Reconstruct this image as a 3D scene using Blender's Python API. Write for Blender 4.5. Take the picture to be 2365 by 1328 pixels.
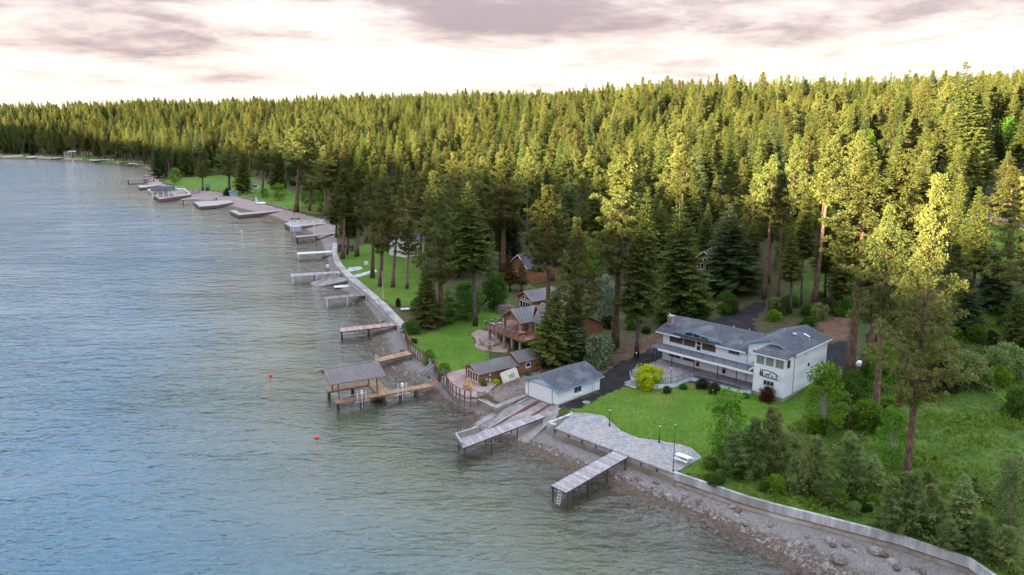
import bpy, math, random
import numpy as np
from mathutils import Vector, Matrix

for o in list(bpy.data.objects):
    bpy.data.objects.remove(o)
R = math.radians
SC = bpy.context.scene
COL = SC.collection

# ---------------------------------------------------------------- camera
F_PX, PITCH, CAM_H = 1770.0, R(12.6), 48.0      # focal length in photo pixels, tilt down, metres over the lake
cam_d = bpy.data.cameras.new('camera')
cam_d.sensor_width = 36.0
cam_d.lens = F_PX / 2365.0 * 36.0
cam_d.clip_start = 0.5
cam_d.clip_end = 12000.0
cam = bpy.data.objects.new('camera', cam_d)
COL.objects.link(cam)
cam.location = (0, 0, CAM_H)
cam.rotation_euler = (R(90) - PITCH, 0, 0)
SC.camera = cam

# ---------------------------------------------------------------- sun and sky
SUN_EL = R(5.6)
SH = np.array([-0.83, -0.56]); SH = SH / np.linalg.norm(SH)      # horizontal direction towards the sun
sun_d = bpy.data.lights.new('sun', 'SUN')
sun_d.energy = 5.0
sun_d.angle = R(0.6)
sun_d.color = (1.0, 0.83, 0.49)
sun = bpy.data.objects.new('sun', sun_d)
COL.objects.link(sun)
to_sun = Vector((SH[0]*math.cos(SUN_EL), SH[1]*math.cos(SUN_EL), math.sin(SUN_EL)))
sun.rotation_euler = to_sun.to_track_quat('Z', 'Y').to_euler()
sun.location = (-200, -150, 120)

W = bpy.data.worlds.new('World'); SC.world = W
W.use_nodes = True
nt = W.node_tree; N = nt.nodes; L = nt.links
N.clear()
def nd(t, **k):
    n = N.new(t)
    for a, b in k.items(): setattr(n, a, b)
    return n
def lk(a, b): L.new(a, b)
def math_n(op, a, b=None, c=None):
    n = nd('ShaderNodeMath', operation=op)
    for i, v in enumerate((a, b, c)):
        if v is None: continue
        if isinstance(v, (int, float)): n.inputs[i].default_value = v
        else: lk(v, n.inputs[i])
    return n.outputs[0]
def mixc(f, a, b, blend='MIX'):
    n = nd('ShaderNodeMix', data_type='RGBA', blend_type=blend)
    for s, v in ((n.inputs['Factor'], f), (n.inputs['A'], a), (n.inputs['B'], b)):
        pass
    for s, v in ((n.inputs[0], f), (n.inputs[6], a), (n.inputs[7], b)):
        if isinstance(v, (int, float)): s.default_value = v
        elif isinstance(v, tuple): s.default_value = (*v, 1)
        else: lk(v, s)
    return n.outputs[2]
def ramp(v, p0, p1, ease='EASE'):
    n = nd('ShaderNodeMapRange', interpolation_type='SMOOTHSTEP')
    n.inputs[1].default_value = p0; n.inputs[2].default_value = p1
    lk(v, n.inputs[0])
    return n.outputs[0]
out = nd('ShaderNodeOutputWorld'); bg = nd('ShaderNodeBackground'); lk(bg.outputs[0], out.inputs[0])
bg.inputs[1].default_value = 0.066
sky = nd('ShaderNodeTexSky', sky_type='NISHITA')
sky.sun_disc = False; sky.sun_elevation = SUN_EL
sky.sun_rotation = math.atan2(SH[0], SH[1]); sky.altitude = 900
tc = nd('ShaderNodeTexCoord')
sep = nd('ShaderNodeSeparateXYZ'); lk(tc.outputs['Generated'], sep.inputs[0])
zc = math_n('MAXIMUM', sep.outputs[2], 0.0)
den = math_n('ADD', zc, 0.10)
px = math_n('DIVIDE', sep.outputs[0], den); py = math_n('DIVIDE', sep.outputs[1], den)
cv = nd('ShaderNodeCombineXYZ'); lk(px, cv.inputs[0]); lk(py, cv.inputs[1])
def fbm(scale, detail, rough, off, dist=0.0):
    m = nd('ShaderNodeMapping'); m.inputs['Location'].default_value = off; lk(cv.outputs[0], m.inputs[0])
    n = nd('ShaderNodeTexNoise', noise_dimensions='3D'); n.inputs['Scale'].default_value = scale
    n.inputs['Detail'].default_value = detail; n.inputs['Roughness'].default_value = rough
    n.inputs['Distortion'].default_value = dist
    lk(m.outputs[0], n.inputs['Vector'])
    return n.outputs[0]
c1 = fbm(0.44, 10, 0.58, (5.6, 2.9, 1.4), 0.35)
c2 = fbm(0.21, 6, 0.5, (8.4, -2.2, 2.0), 0.2)
c3 = fbm(1.9, 9, 0.65, (1.0, 5.0, 7.0), 0.4)
body = math_n('ADD', math_n('MULTIPLY', c1, 0.60), math_n('MULTIPLY', c2, 0.40))
body = math_n('ADD', body, math_n('MULTIPLY', math_n('SUBTRACT', c3, 0.5), 0.22))
cover = ramp(body, 0.38, 0.49)          # thin bright veil of cloud
dark = ramp(body, 0.455, 0.60)          # thick, grey-mauve cloud
deep = ramp(body, 0.55, 0.63)           # the darkest bellies
# clear sky between clouds: cream at the horizon, pale blue higher up
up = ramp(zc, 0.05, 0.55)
low = ramp(zc, 0.012, 0.06)             # clouds thin out to a bright rim at the horizon
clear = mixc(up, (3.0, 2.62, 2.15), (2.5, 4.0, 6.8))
clear = mixc(0.2, clear, sky.outputs[0])
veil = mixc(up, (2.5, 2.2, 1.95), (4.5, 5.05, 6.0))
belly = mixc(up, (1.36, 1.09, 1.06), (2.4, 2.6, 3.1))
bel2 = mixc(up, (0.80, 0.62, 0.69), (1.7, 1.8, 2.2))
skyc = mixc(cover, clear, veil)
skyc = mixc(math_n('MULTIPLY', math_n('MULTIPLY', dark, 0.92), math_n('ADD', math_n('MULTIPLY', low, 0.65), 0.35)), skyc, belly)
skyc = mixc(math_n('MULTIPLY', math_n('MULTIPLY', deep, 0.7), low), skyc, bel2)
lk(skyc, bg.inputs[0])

# ---------------------------------------------------------------- exposure and render settings
SC.view_settings.view_transform = 'Standard'
SC.view_settings.look = 'None'
SC.view_settings.gamma = 1.0
SC.view_settings.use_curve_mapping = False
SC.view_settings.exposure = 3.08
SC.render.engine = 'CYCLES'
SC.cycles.use_denoising = True
SC.cycles.max_bounces = 7
SC.cycles.diffuse_bounces = 4
SC.cycles.glossy_bounces = 2
SC.cycles.transmission_bounces = 3
SC.cycles.transparent_max_bounces = 6
SC.cycles.caustics_reflective = False
SC.cycles.caustics_refractive = False
SC.cycles.sample_clamp_indirect = 4.0

# ---------------------------------------------------------------- photo pixel -> direction -> point on a known height
CAM = np.array([0.0, 0.0, CAM_H])
def ray(px, py):
    u = (px - 1182.5) / F_PX; v = (664 - py) / F_PX
    return np.array([u, math.cos(PITCH) + v*math.sin(PITCH), -math.sin(PITCH) + v*math.cos(PITCH)])
def at(px, py, z):
    d = ray(px, py); return CAM + d*((z - CAM_H)/d[2])
def aty(px, py, y):
    d = ray(px, py); return CAM + d*(y/d[1])
def topix(p):
    x, y, z = p; z = z - CAM_H
    c = y*math.cos(PITCH) - z*math.sin(PITCH); up_ = y*math.sin(PITCH) + z*math.cos(PITCH)
    return 1182.5 + F_PX*x/c, 664 - F_PX*up_/c

# ---------------------------------------------------------------- helpers
class MB:
    """collects vertices and faces for one mesh"""
    def __init__(s): s.v = []; s.f = []
    def add(s, vs, fs):
        n = len(s.v); s.v += [tuple(map(float, q)) for q in vs]; s.f += [tuple(i+n for i in f) for f in fs]; return s
    def box(s, a, b):
        (x0, y0, z0), (x1, y1, z1) = a, b
        return s.add([(x0,y0,z0),(x1,y0,z0),(x1,y1,z0),(x0,y1,z0),(x0,y0,z1),(x1,y0,z1),(x1,y1,z1),(x0,y1,z1)],
                     [(0,3,2,1),(4,5,6,7),(0,1,5,4),(1,2,6,5),(2,3,7,6),(3,0,4,7)])
    def hexa(s, bottom, top):
        return s.add(list(bottom)+list(top), [(0,3,2,1),(4,5,6,7),(0,1,5,4),(1,2,6,5),(2,3,7,6),(3,0,4,7)])
    def bar(s, p, q, w, h=None, up=(0,0,1)):
        """rectangular bar from p to q"""
        h = w if h is None else h
        p = Vector(p); q = Vector(q); d = (q-p).normalized(); u = Vector(up)
        if abs(d.dot(u)) > 0.98: u = Vector((1, 0, 0))
        a = d.cross(u).normalized()*(w/2); b = a.cross(d).normalized()*(h/2)
        return s.hexa([p-a-b, p+a-b, p+a+b, p-a+b], [q-a-b, q+a-b, q+a+b, q-a+b])
    def tube(s, pts, rads, n=6, cap=True):
        base = len(s.v); m = len(pts)
        for i, (p, r) in enumerate(zip(pts, rads)):
            p = Vector(p)
            d = (Vector(pts[min(i+1, m-1)]) - Vector(pts[max(i-1, 0)]))
            d = d.normalized() if d.length > 1e-9 else Vector((0, 0, 1))
            u = Vector((1, 0, 0)) if abs(d.x) < 0.9 else Vector((0, 1, 0))
            a = d.cross(u).normalized(); b = d.cross(a)
            for k in range(n):
                t = 2*math.pi*k/n
                q = p + a*(math.cos(t)*r) + b*(math.sin(t)*r); s.v.append(tuple(q))
        for i in range(m-1):
            for k in range(n):
                k2 = (k+1) % n
                s.f.append((base+i*n+k, base+i*n+k2, base+(i+1)*n+k2, base+(i+1)*n+k))
        if cap:
            s.f.append(tuple(base+k for k in range(n))[::-1]); s.f.append(tuple(base+(m-1)*n+k for k in range(n)))
        return s
    def cyl(s, p, q, r0, r1=None, n=8): return s.tube([p, q], [r0, r0 if r1 is None else r1], n)
    def prism(s, poly, z0, z1):
        n = len(poly); g = lambda z, i: z[i] if hasattr(z, '__len__') else z
        s_v = [(x, y, g(z0, i)) for i, (x, y) in enumerate(poly)] + [(x, y, g(z1, i)) for i, (x, y) in enumerate(poly)]
        area = sum(poly[i][0]*poly[(i+1) % n][1]-poly[(i+1) % n][0]*poly[i][1] for i in range(n))
        idx = list(range(n)) if area > 0 else list(range(n))[::-1]
        fs = [tuple(idx[::-1]), tuple(i+n for i in idx)]
        for k in range(n):
            a, b = idx[k], idx[(k+1) % n]; fs.append((a, b, b+n, a+n))
        return s.add(s_v, fs)
    def slab(s, pts, t):
        """planar or near planar polygon pts (top side) with thickness t downwards"""
        n = len(pts); low = [(x, y, z-t) for x, y, z in pts]
        fs = [tuple(range(n)), tuple(range(2*n-1, n-1, -1))]
        for i in range(n):
            j = (i+1) % n; fs.append((i, i+n, j+n, j))
        return s.add(list(pts)+low, fs)
    def ball(s, c, r, nu=10, nv=6, sz=(1, 1, 1)):
        base = len(s.v); c = Vector(c)
        for i in range(nv+1):
            th = math.pi*i/nv
            for k in range(nu):
                ph = 2*math.pi*k/nu
                s.v.append((c.x+r*sz[0]*math.sin(th)*math.cos(ph), c.y+r*sz[1]*math.sin(th)*math.sin(ph), c.z+r*sz[2]*math.cos(th)))
        for i in range(nv):
            for k in range(nu):
                k2 = (k+1) % nu
                s.f.append((base+i*nu+k, base+(i+1)*nu+k, base+(i+1)*nu+k2, base+i*nu+k2))
        return s
    def mesh(s, name):
        m = bpy.data.meshes.new(name); m.from_pydata(s.v, [], s.f); m.update(); return m
    def build(s, name, material, parent=None, smooth=False):
        return link(name, s.mesh(name), material, parent, smooth)

def link(name, mesh, material=None, parent=None, smooth=False):
    o = bpy.data.objects.new(name, mesh); COL.objects.link(o)
    if material is not None and mesh is not None and not mesh.materials: mesh.materials.append(material)
    if parent is not None: o.parent = parent
    if smooth and mesh is not None:
        mesh.polygons.foreach_set('use_smooth', [True]*len(mesh.polygons))
    return o
def tag(o, label=None, cat=None, group=None, kind=None):
    if label: o['label'] = label
    if cat: o['category'] = cat
    if group: o['group'] = group
    if kind: o['kind'] = kind
    return o
def thing(name, label, cat, loc=(0, 0, 0), rz=0.0, group=None):
    o = bpy.data.objects.new(name, None); COL.objects.link(o)
    o.empty_display_size = 0.3
    o.location = tuple(map(float, loc)); o.rotation_euler = (0, 0, rz)
    return tag(o, label, cat, group)
def structure(name, mb, material):
    return tag(mb.build(name, material), kind='structure')
def copy_tree(o, parent=None):
    c = o.copy(); COL.objects.link(c); c.parent = parent
    for ch in o.children: copy_tree(ch, c)
    return c
def local(p, loc, rz):
    d = np.array(p, float) - np.array(loc, float); c, s_ = math.cos(rz), math.sin(rz)
    return (c*d[0]+s_*d[1], -s_*d[0]+c*d[1], d[2])

# ---------------------------------------------------------------- materials
MATS = {}
def make_mat(name, c1_, c2_=None, scale=1.0, rough=0.8, metal=0.0, bump=0.0, bscale=None, stretch=(1, 1, 1), c3_=None,
             s3=0.2, spec=0.5, rnd=0.0, coords='Object', cracks=0.0, island=0.0):
    """two-tone noise material; c3_ adds large soft patches; rnd varies brightness per object"""
    m = bpy.data.materials.new(name); m.use_nodes = True; MATS[name] = m
    t = m.node_tree; n = t.nodes; b = n['Principled BSDF']
    b.inputs['Roughness'].default_value = rough; b.inputs['Metallic'].default_value = metal
    b.inputs['Specular IOR Level'].default_value = spec
    tcn = n.new('ShaderNodeTexCoord'); mp = n.new('ShaderNodeMapping'); mp.inputs['Scale'].default_value = stretch
    t.links.new(tcn.outputs[coords], mp.inputs[0])
    def noise(sc, det=6, ro=0.6):
        q = n.new('ShaderNodeTexNoise'); q.inputs['Scale'].default_value = sc; q.inputs['Detail'].default_value = det
        q.inputs['Roughness'].default_value = ro; t.links.new(mp.outputs[0], q.inputs['Vector']); return q.outputs[0]
    def mix(f, a, b_, bl='MIX'):
        q = n.new('ShaderNodeMix'); q.data_type = 'RGBA'; q.blend_type = bl
        for s_, v in ((q.inputs[0], f), (q.inputs[6], a), (q.inputs[7], b_)):
            if isinstance(v, (int, float)): s_.default_value = v
            elif isinstance(v, tuple): s_.default_value = (*v, 1)
            else: t.links.new(v, s_)
        return q.outputs[2]
    def mr(v, a, b_):
        q = n.new('ShaderNodeMapRange'); q.interpolation_type = 'SMOOTHSTEP'
        q.inputs[1].default_value = a; q.inputs[2].default_value = b_; t.links.new(v, q.inputs[0]); return q.outputs[0]
    col = c1_
    if c2_ is not None: col = mix(mr(noise(scale), 0.35, 0.65), c1_, c2_)
    if c3_ is not None: col = mix(mr(noise(s3, 4, 0.55), 0.45, 0.68), col, c3_)
    if cracks:      # joints between irregular stones
        vo = n.new('ShaderNodeTexVoronoi'); vo.feature = 'DISTANCE_TO_EDGE'; vo.inputs['Scale'].default_value = cracks; t.links.new(mp.outputs[0], vo.inputs['Vector'])
        vc = n.new('ShaderNodeTexVoronoi'); vc.inputs['Scale'].default_value = cracks; t.links.new(mp.outputs[0], vc.inputs['Vector'])
        q = n.new('ShaderNodeMix'); q.data_type = 'RGBA'; q.blend_type = 'OVERLAY'; q.inputs[0].default_value = 0.22
        t.links.new(col, q.inputs[6]) if not isinstance(col, tuple) else None; bw = n.new('ShaderNodeRGBToBW'); t.links.new(vc.outputs['Color'], bw.inputs[0]); t.links.new(bw.outputs[0], q.inputs[7]); col = q.outputs[2]
        col = mix(mr(vo.outputs['Distance'], 0.0, 0.09), (c1_[0]*.5, c1_[1]*.49, c1_[2]*.48), col)
    if island:      # every board its own tone
        ge = n.new('ShaderNodeNewGeometry'); q = n.new('ShaderNodeMapRange'); q.inputs[3].default_value = 1-island; q.inputs[4].default_value = 1+island
        t.links.new(ge.outputs['Random Per Island'], q.inputs[0]); hs = n.new('ShaderNodeHueSaturation'); t.links.new(q.outputs[0], hs.inputs['Value']); t.links.new(col, hs.inputs['Color']); col = hs.outputs[0]
    if rnd:
        oi = n.new('ShaderNodeObjectInfo'); q = n.new('ShaderNodeMapRange')
        q.inputs[3].default_value = 1-rnd; q.inputs[4].default_value = 1+rnd
        t.links.new(oi.outputs['Random'], q.inputs[0])
        hs = n.new('ShaderNodeHueSaturation'); t.links.new(q.outputs[0], hs.inputs['Value'])
        if isinstance(col, tuple): hs.inputs['Color'].default_value = (*col, 1)
        else: t.links.new(col, hs.inputs['Color'])
        col = hs.outputs[0]
    if isinstance(col, tuple): b.inputs['Base Color'].default_value = (*col, 1)
    else: t.links.new(col, b.inputs['Base Color'])
    if bump:
        bn = n.new('ShaderNodeBump'); bn.inputs['Strength'].default_value = bump; bn.inputs['Distance'].default_value = 0.05
        t.links.new(noise(bscale or scale*2), bn.inputs['Height']); t.links.new(bn.outputs[0], b.inputs['Normal'])
    return m
M = {}
def mk(key, *a, **k): M[key] = make_mat(key, *a, **k); return M[key]
mk('siding_white', (0.78, 0.80, 0.82), (0.72, 0.745, 0.775), 0.8, rough=0.55, stretch=(1, 1, 6), c3_=(0.60, 0.64, 0.70), s3=0.15)
mk('white_paint', (0.80, 0.80, 0.80), (0.72, 0.72, 0.73), 2.0, rough=0.5)
mk('blue_trim', (0.16, 0.33, 0.46), (0.13, 0.28, 0.40), 2.0, rough=0.5)
mk('shingle', (0.095, 0.105, 0.13), (0.045, 0.05, 0.062), 3.2, rough=0.95, bump=0.6, bscale=7, stretch=(1, 1, 3), c3_=(0.125, 0.13, 0.145), s3=0.35)
mk('rust_flashing', (0.20, 0.09, 0.05), (0.12, 0.06, 0.04), 3, rough=0.8)
mk('metal_roof', (0.145, 0.125, 0.125), (0.115, 0.10, 0.10), 0.8, rough=0.45, metal=0.3, c3_=(0.17, 0.15, 0.15), s3=0.3)
mk('cedar', (0.24, 0.105, 0.05), (0.17, 0.07, 0.032), 1.5, rough=0.65, stretch=(1, 1, 9), c3_=(0.28, 0.14, 0.07), s3=0.3)
mk('timber', (0.30, 0.15, 0.08), (0.22, 0.10, 0.055), 3, rough=0.7, stretch=(1, 1, 1))
mk('deck_red', (0.26, 0.10, 0.06), (0.19, 0.075, 0.045), 3, rough=0.6, c3_=(0.30, 0.13, 0.08), s3=0.4)
mk('dock_tan', (0.33, 0.20, 0.11), (0.26, 0.155, 0.09), 2, rough=0.8, c3_=(0.37, 0.24, 0.14), s3=0.3, island=0.28)
mk('dock_pink', (0.42, 0.27, 0.22), (0.36, 0.23, 0.19), 2, rough=0.8, island=0.28)
mk('dock_grey', (0.36, 0.33, 0.34), (0.24, 0.215, 0.22), 2.5, rough=0.85, c3_=(0.33, 0.29, 0.29), s3=0.5, island=0.28)
mk('dock_dark', (0.25, 0.23, 0.23), (0.18, 0.165, 0.16), 2, rough=0.85, island=0.28)
mk('pile_wood', (0.085, 0.055, 0.035), (0.05, 0.035, 0.025), 4, rough=0.9)
mk('pile_white', (0.66, 0.67, 0.68), (0.5, 0.5, 0.5), 2, rough=0.6)
mk('crib_wood', (0.24, 0.15, 0.10), (0.13, 0.085, 0.06), 2, rough=0.9, stretch=(1, 1, 5))
mk('steel_white', (0.72, 0.74, 0.78), rough=0.35, metal=0.2)
mk('steel_grey', (0.35, 0.37, 0.40), rough=0.4, metal=0.6)
mk('iron_black', (0.018, 0.02, 0.024), rough=0.5)
mk('rail_dark', (0.05, 0.055, 0.075), rough=0.6)
mk('rail_brown', (0.16, 0.085, 0.05), (0.11, 0.06, 0.04), 3, rough=0.7)
mk('balcony_floor', (0.20, 0.21, 0.25), (0.17, 0.18, 0.21), 1.5, rough=0.7)
mk('deck_stone', (0.28, 0.245, 0.26), (0.21, 0.18, 0.19), 0.8, rough=0.75, c3_=(0.33, 0.30, 0.31), s3=0.3, cracks=2.4)
mk('patio_grey', (0.34, 0.335, 0.335), (0.22, 0.22, 0.225), 1.3, rough=0.8, bump=0.4, bscale=5, c3_=(0.36, 0.31, 0.29), s3=0.22, cracks=2.4)
mk('patio_rose', (0.36, 0.255, 0.225), (0.28, 0.19, 0.17), 1.6, rough=0.75, c3_=(0.40, 0.29, 0.26), s3=0.3, cracks=2.6)
mk('concrete', (0.45, 0.43, 0.40), (0.34, 0.32, 0.30), 0.8, rough=0.85, c3_=(0.27, 0.25, 0.235), s3=0.3)
mk('concrete_white', (0.56, 0.56, 0.57), (0.30, 0.295, 0.29), 0.8, rough=0.85, stretch=(1, 1, 0.22), c3_=(0.27, 0.255, 0.24), s3=0.22)
mk('concrete_wet', (0.22, 0.175, 0.135), (0.14, 0.11, 0.085), 1.0, rough=0.55, c3_=(0.30, 0.26, 0.22), s3=0.25)
mk('concrete_ramp', (0.30, 0.27, 0.25), (0.20, 0.175, 0.16), 0.7, rough=0.8, c3_=(0.115, 0.09, 0.078), s3=0.16)
mk('foundation', (0.34, 0.31, 0.30), (0.27, 0.25, 0.24), 1.0, rough=0.9)
mk('asphalt', (0.030, 0.030, 0.036), (0.045, 0.043, 0.045), 0.6, rough=0.75, c3_=(0.06, 0.05, 0.05), s3=0.15)
mk('road', (0.24, 0.24, 0.26), (0.2, 0.2, 0.21), 0.5, rough=0.85)
mk('stone_wall', (0.34, 0.30, 0.26), (0.17, 0.145, 0.125), 2.4, rough=0.9, bump=0.6, bscale=3, cracks=2.2)
mk('chimney_stone', (0.42, 0.36, 0.30), (0.22, 0.18, 0.15), 3.0, rough=0.9, bump=0.5, bscale=4)
mk('fence_wood', (0.24, 0.19, 0.135), (0.15, 0.115, 0.08), 3, rough=0.9)
mk('glass_dark', (0.02, 0.022, 0.028), rough=0.06, spec=0.8)
mk('glass_brown', (0.055, 0.033, 0.024), (0.10, 0.06, 0.035), 0.9, rough=0.08, spec=0.8)
mk('curtain', (0.25, 0.24, 0.22), (0.16, 0.155, 0.15), 6, rough=0.3, stretch=(6, 6, 0.2), spec=0.8)
mk('frame_teal', (0.26, 0.36, 0.40), rough=0.5)
mk('adirondack', (0.50, 0.25, 0.09), (0.42, 0.2, 0.07), 3, rough=0.6)
mk('canvas_grey', (0.42, 0.44, 0.46), rough=0.8)
mk('boat_white', (0.78, 0.80, 0.82), rough=0.3)
mk('boat_cream', (0.62, 0.55, 0.42), (0.52, 0.46, 0.36), 1.5, rough=0.5)
mk('boat_blue', (0.04, 0.16, 0.34), rough=0.35)
mk('boat_teal', (0.05, 0.34, 0.30), rough=0.4)
mk('buoy_red', (0.75, 0.06, 0.025), rough=0.4)
mk('barn_red', (0.20, 0.05, 0.03), (0.15, 0.04, 0.025), 1.5, rough=0.8)
mk('roof_slate', (0.075, 0.08, 0.10), (0.05, 0.055, 0.07), 2, rough=0.85)
mk('roof_brown', (0.12, 0.085, 0.075), (0.085, 0.06, 0.055), 2, rough=0.85)
mk('shed_blue', (0.25, 0.37, 0.40), (0.2, 0.3, 0.33), 2, rough=0.7)
mk('lamp_glass', (0.75, 0.78, 0.80), rough=0.2)
mk('rail_rust', (0.22, 0.07, 0.045), (0.14, 0.05, 0.035), 3, rough=0.85)
mk('bark_pine', (0.22, 0.125, 0.082), (0.075, 0.048, 0.038), 1.6, rough=0.95, stretch=(3, 3, 0.8), rnd=0.3, bump=1.0, bscale=2.5)
mk('bark_grey', (0.11, 0.088, 0.072), (0.07, 0.055, 0.046), 2.0, rough=0.95, stretch=(3, 3, 0.6), rnd=0.25)
mk('bark_birch', (0.46, 0.44, 0.38), (0.22, 0.2, 0.17), 3.0, rough=0.9, stretch=(1, 1, 2))
mk('rock', (0.27, 0.235, 0.22), (0.14, 0.115, 0.10), 2.5, rough=0.9, rnd=0.35)
mk('rock_wet', (0.13, 0.095, 0.07), (0.085, 0.062, 0.046), 1.5, rough=0.6, rnd=0.3)
mk('soil', (0.10, 0.06, 0.04), (0.065, 0.042, 0.03), 1, rough=0.95)

def foliage(key, c_dark, c_light, trans=0.3, rnd=0.34, hue=0.02, tcol=None):
    m = bpy.data.materials.new(key); m.use_nodes = True; M[key] = m
    t = m.node_tree; n = t.nodes; n.clear(); o = n.new('ShaderNodeOutputMaterial')
    ge = n.new('ShaderNodeNewGeometry'); oi = n.new('ShaderNodeObjectInfo')
    mx = n.new('ShaderNodeMix'); mx.data_type = 'RGBA'
    t.links.new(ge.outputs['Random Per Island'], mx.inputs[0])
    mx.inputs[6].default_value = (*c_dark, 1); mx.inputs[7].default_value = (*c_light, 1)
    hs = n.new('ShaderNodeHueSaturation'); t.links.new(mx.outputs[2], hs.inputs['Color'])
    def rng(src, a, b):
        q = n.new('ShaderNodeMapRange'); q.inputs[3].default_value = a; q.inputs[4].default_value = b
        t.links.new(src, q.inputs[0]); return q.outputs[0]
    t.links.new(rng(oi.outputs['Random'], 1-rnd, 1+rnd), hs.inputs['Value'])
    wn = n.new('ShaderNodeMath'); wn.operation = 'FRACT'; ml = n.new('ShaderNodeMath'); ml.operation = 'MULTIPLY'; ml.inputs[1].default_value = 7.31
    t.links.new(oi.outputs['Random'], ml.inputs[0]); t.links.new(ml.outputs[0], wn.inputs[0])
    t.links.new(rng(wn.outputs[0], 0.508-hue*.7, 0.508+hue), hs.inputs['Hue'])
    d = n.new('ShaderNodeBsdfDiffuse'); tr = n.new('ShaderNodeBsdfTranslucent'); ms = n.new('ShaderNodeMixShader')
    ms.inputs[0].default_value = trans
    t.links.new(hs.outputs[0], d.inputs[0])
    t.links.new(hs.outputs[0], tr.inputs[0])
    t.links.new(d.outputs[0], ms.inputs[1]); t.links.new(tr.outputs[0], ms.inputs[2])
    t.links.new(ms.outputs[0], o.inputs[0]); return m
foliage('needle_pine', (0.115, 0.13, 0.040), (0.25, 0.245, 0.075), 0.42)
foliage('needle_fir', (0.085, 0.11, 0.030), (0.20, 0.215, 0.052), 0.42)
foliage('needle_blue', (0.062, 0.095, 0.042), (0.14, 0.175, 0.066), 0.35)
foliage('needle_brown', (0.10, 0.06, 0.026), (0.16, 0.10, 0.04), 0.25)
foliage('leaf_spring', (0.11, 0.21, 0.02), (0.24, 0.37, 0.045), 0.45, 0.2)
foliage('leaf_green', (0.055, 0.125, 0.018), (0.125, 0.22, 0.036), 0.4)
foliage('leaf_lime', (0.40, 0.48, 0.012), (0.58, 0.62, 0.025), 0.35, 0.06, 0.005)
foliage('leaf_sage', (0.13, 0.19, 0.10), (0.24, 0.30, 0.17), 0.3)
foliage('leaf_olive', (0.18, 0.23, 0.075), (0.32, 0.375, 0.13), 0.5, 0.2)
foliage('leaf_red', (0.07, 0.018, 0.016), (0.13, 0.035, 0.028), 0.3)
foliage('leaf_dark', (0.045, 0.045, 0.022), (0.09, 0.08, 0.035), 0.3)
foliage('blossom', (0.17, 0.22, 0.13), (0.36, 0.40, 0.30), 0.3)
foliage('grass_blade', (0.085, 0.16, 0.016), (0.20, 0.28, 0.045), 0.45)
# ================================================================ terrain
rng = np.random.default_rng(7)
random.seed(7)
# bank / seawall line, from the right bottom of the view round to the far shore: photo px, px, bank height, beach height at its foot
LE_PX = [(2284,1328,2.3,.9),(2248,1296,2.3,.9),(2086,1242,2.3,.9),(1906,1196,2.3,.9),(1744,1156,2.3,.9),(1600,1107,2.3,.9),(1557,1093,2.3,.85),
 (1283,989,2.3,.8),(1270,974,2.3,.8),(1284,940,2.3,.8),(1219,914,2.3,.8),(1160,930,2.3,.8),(1146,942,2.2,.8),(1106,920,2.2,.8),(1079,916,2.3,.7),(1052,906,2.3,.7),
 (1038,893,2.3,.7),(1030,879,2.3,.7),(1017,870,2.3,.7),(1007,855,2.3,.7),(1000,842,2.3,.7),(996,832,2.3,.7),(962,811,2.3,.7),(945,795,2.3,.7),(941,784,2.3,.7),
 (933,766,2.2,.9),(910,742,2.2,.9),(872,702,2.2,.9),(851,681,2.2,.9),(804,643,2.2,.9),(788,626,2.2,.9),(775,610,2.2,.9),(766,584,2.2,1.0),(769,561,2.1,1.2),
 (772,530,2.0,1.9),(765,512,1.8,1.8),(721,501,1.8,1.8),(653,483,1.8,1.8),(600,470,1.8,1.8),(564,458,1.8,1.8),(508,445,1.8,1.8),(470,441,1.8,1.8),(440,441,1.8,1.8),
 (400,431,1.8,1.8),(372,424,1.6,1.6),(358,416,1.5,1.5),(354,405,1.5,1.5),(351,395,1.5,1.5),(340,385,1.5,1.5),(300,377,1.5,1.5),(230,370,1.5,1.5),(150,364,1.5,1.5),
 (60,361,1.5,1.5),(0,359,1.5,1.5),(-250,353,1.5,1.5),(-700,346,1.5,1.5)]
WE_PX = [(1848,1328),(1719,1253),(1600,1195),(1505,1161),(1417,1125),(1338,1096),(1260,1057),(1212,1038),(1146,1015),(1095,988),(1083,958),(1043,936),(1015,925),
 (980,905),(937,881),(900,862),(872,835),(865,799),(861,770),(861,747),(842,711),(800,685),(741,660),(752,635),(750,601),(738,575),(729,553),(700,536),(676,526),
 (609,499),(514,476),(416,462),(358,440),(331,424),(345,412),(346,402),(343,392),(330,386),(290,379),(200,371),(100,367),(0,365),(-250,358),(-700,350)]
LE = [(1500,-200),(300,-40),(130,10),(76,44)] + [tuple(at(a,b,z)[:2]) for a,b,z,_ in LE_PX]
LEZ = [(2.3,.9)]*4 + [(z,b) for _,_,z,b in LE_PX]
WE = [(1500,-232),(300,-58),(118,-2),(62,36)] + [tuple(at(a,b,0)[:2]) for a,b in WE_PX]
FARP = [(-6000,2600),(-6000,9000),(9000,9000),(9000,-200)]
LE = np.array(LE); LEZ = np.array(LEZ); WE = np.array(WE)
LPOLY = np.vstack([LE, FARP]); WPOLY = np.vstack([WE, FARP[:3], [(9000,-232)]])

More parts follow.
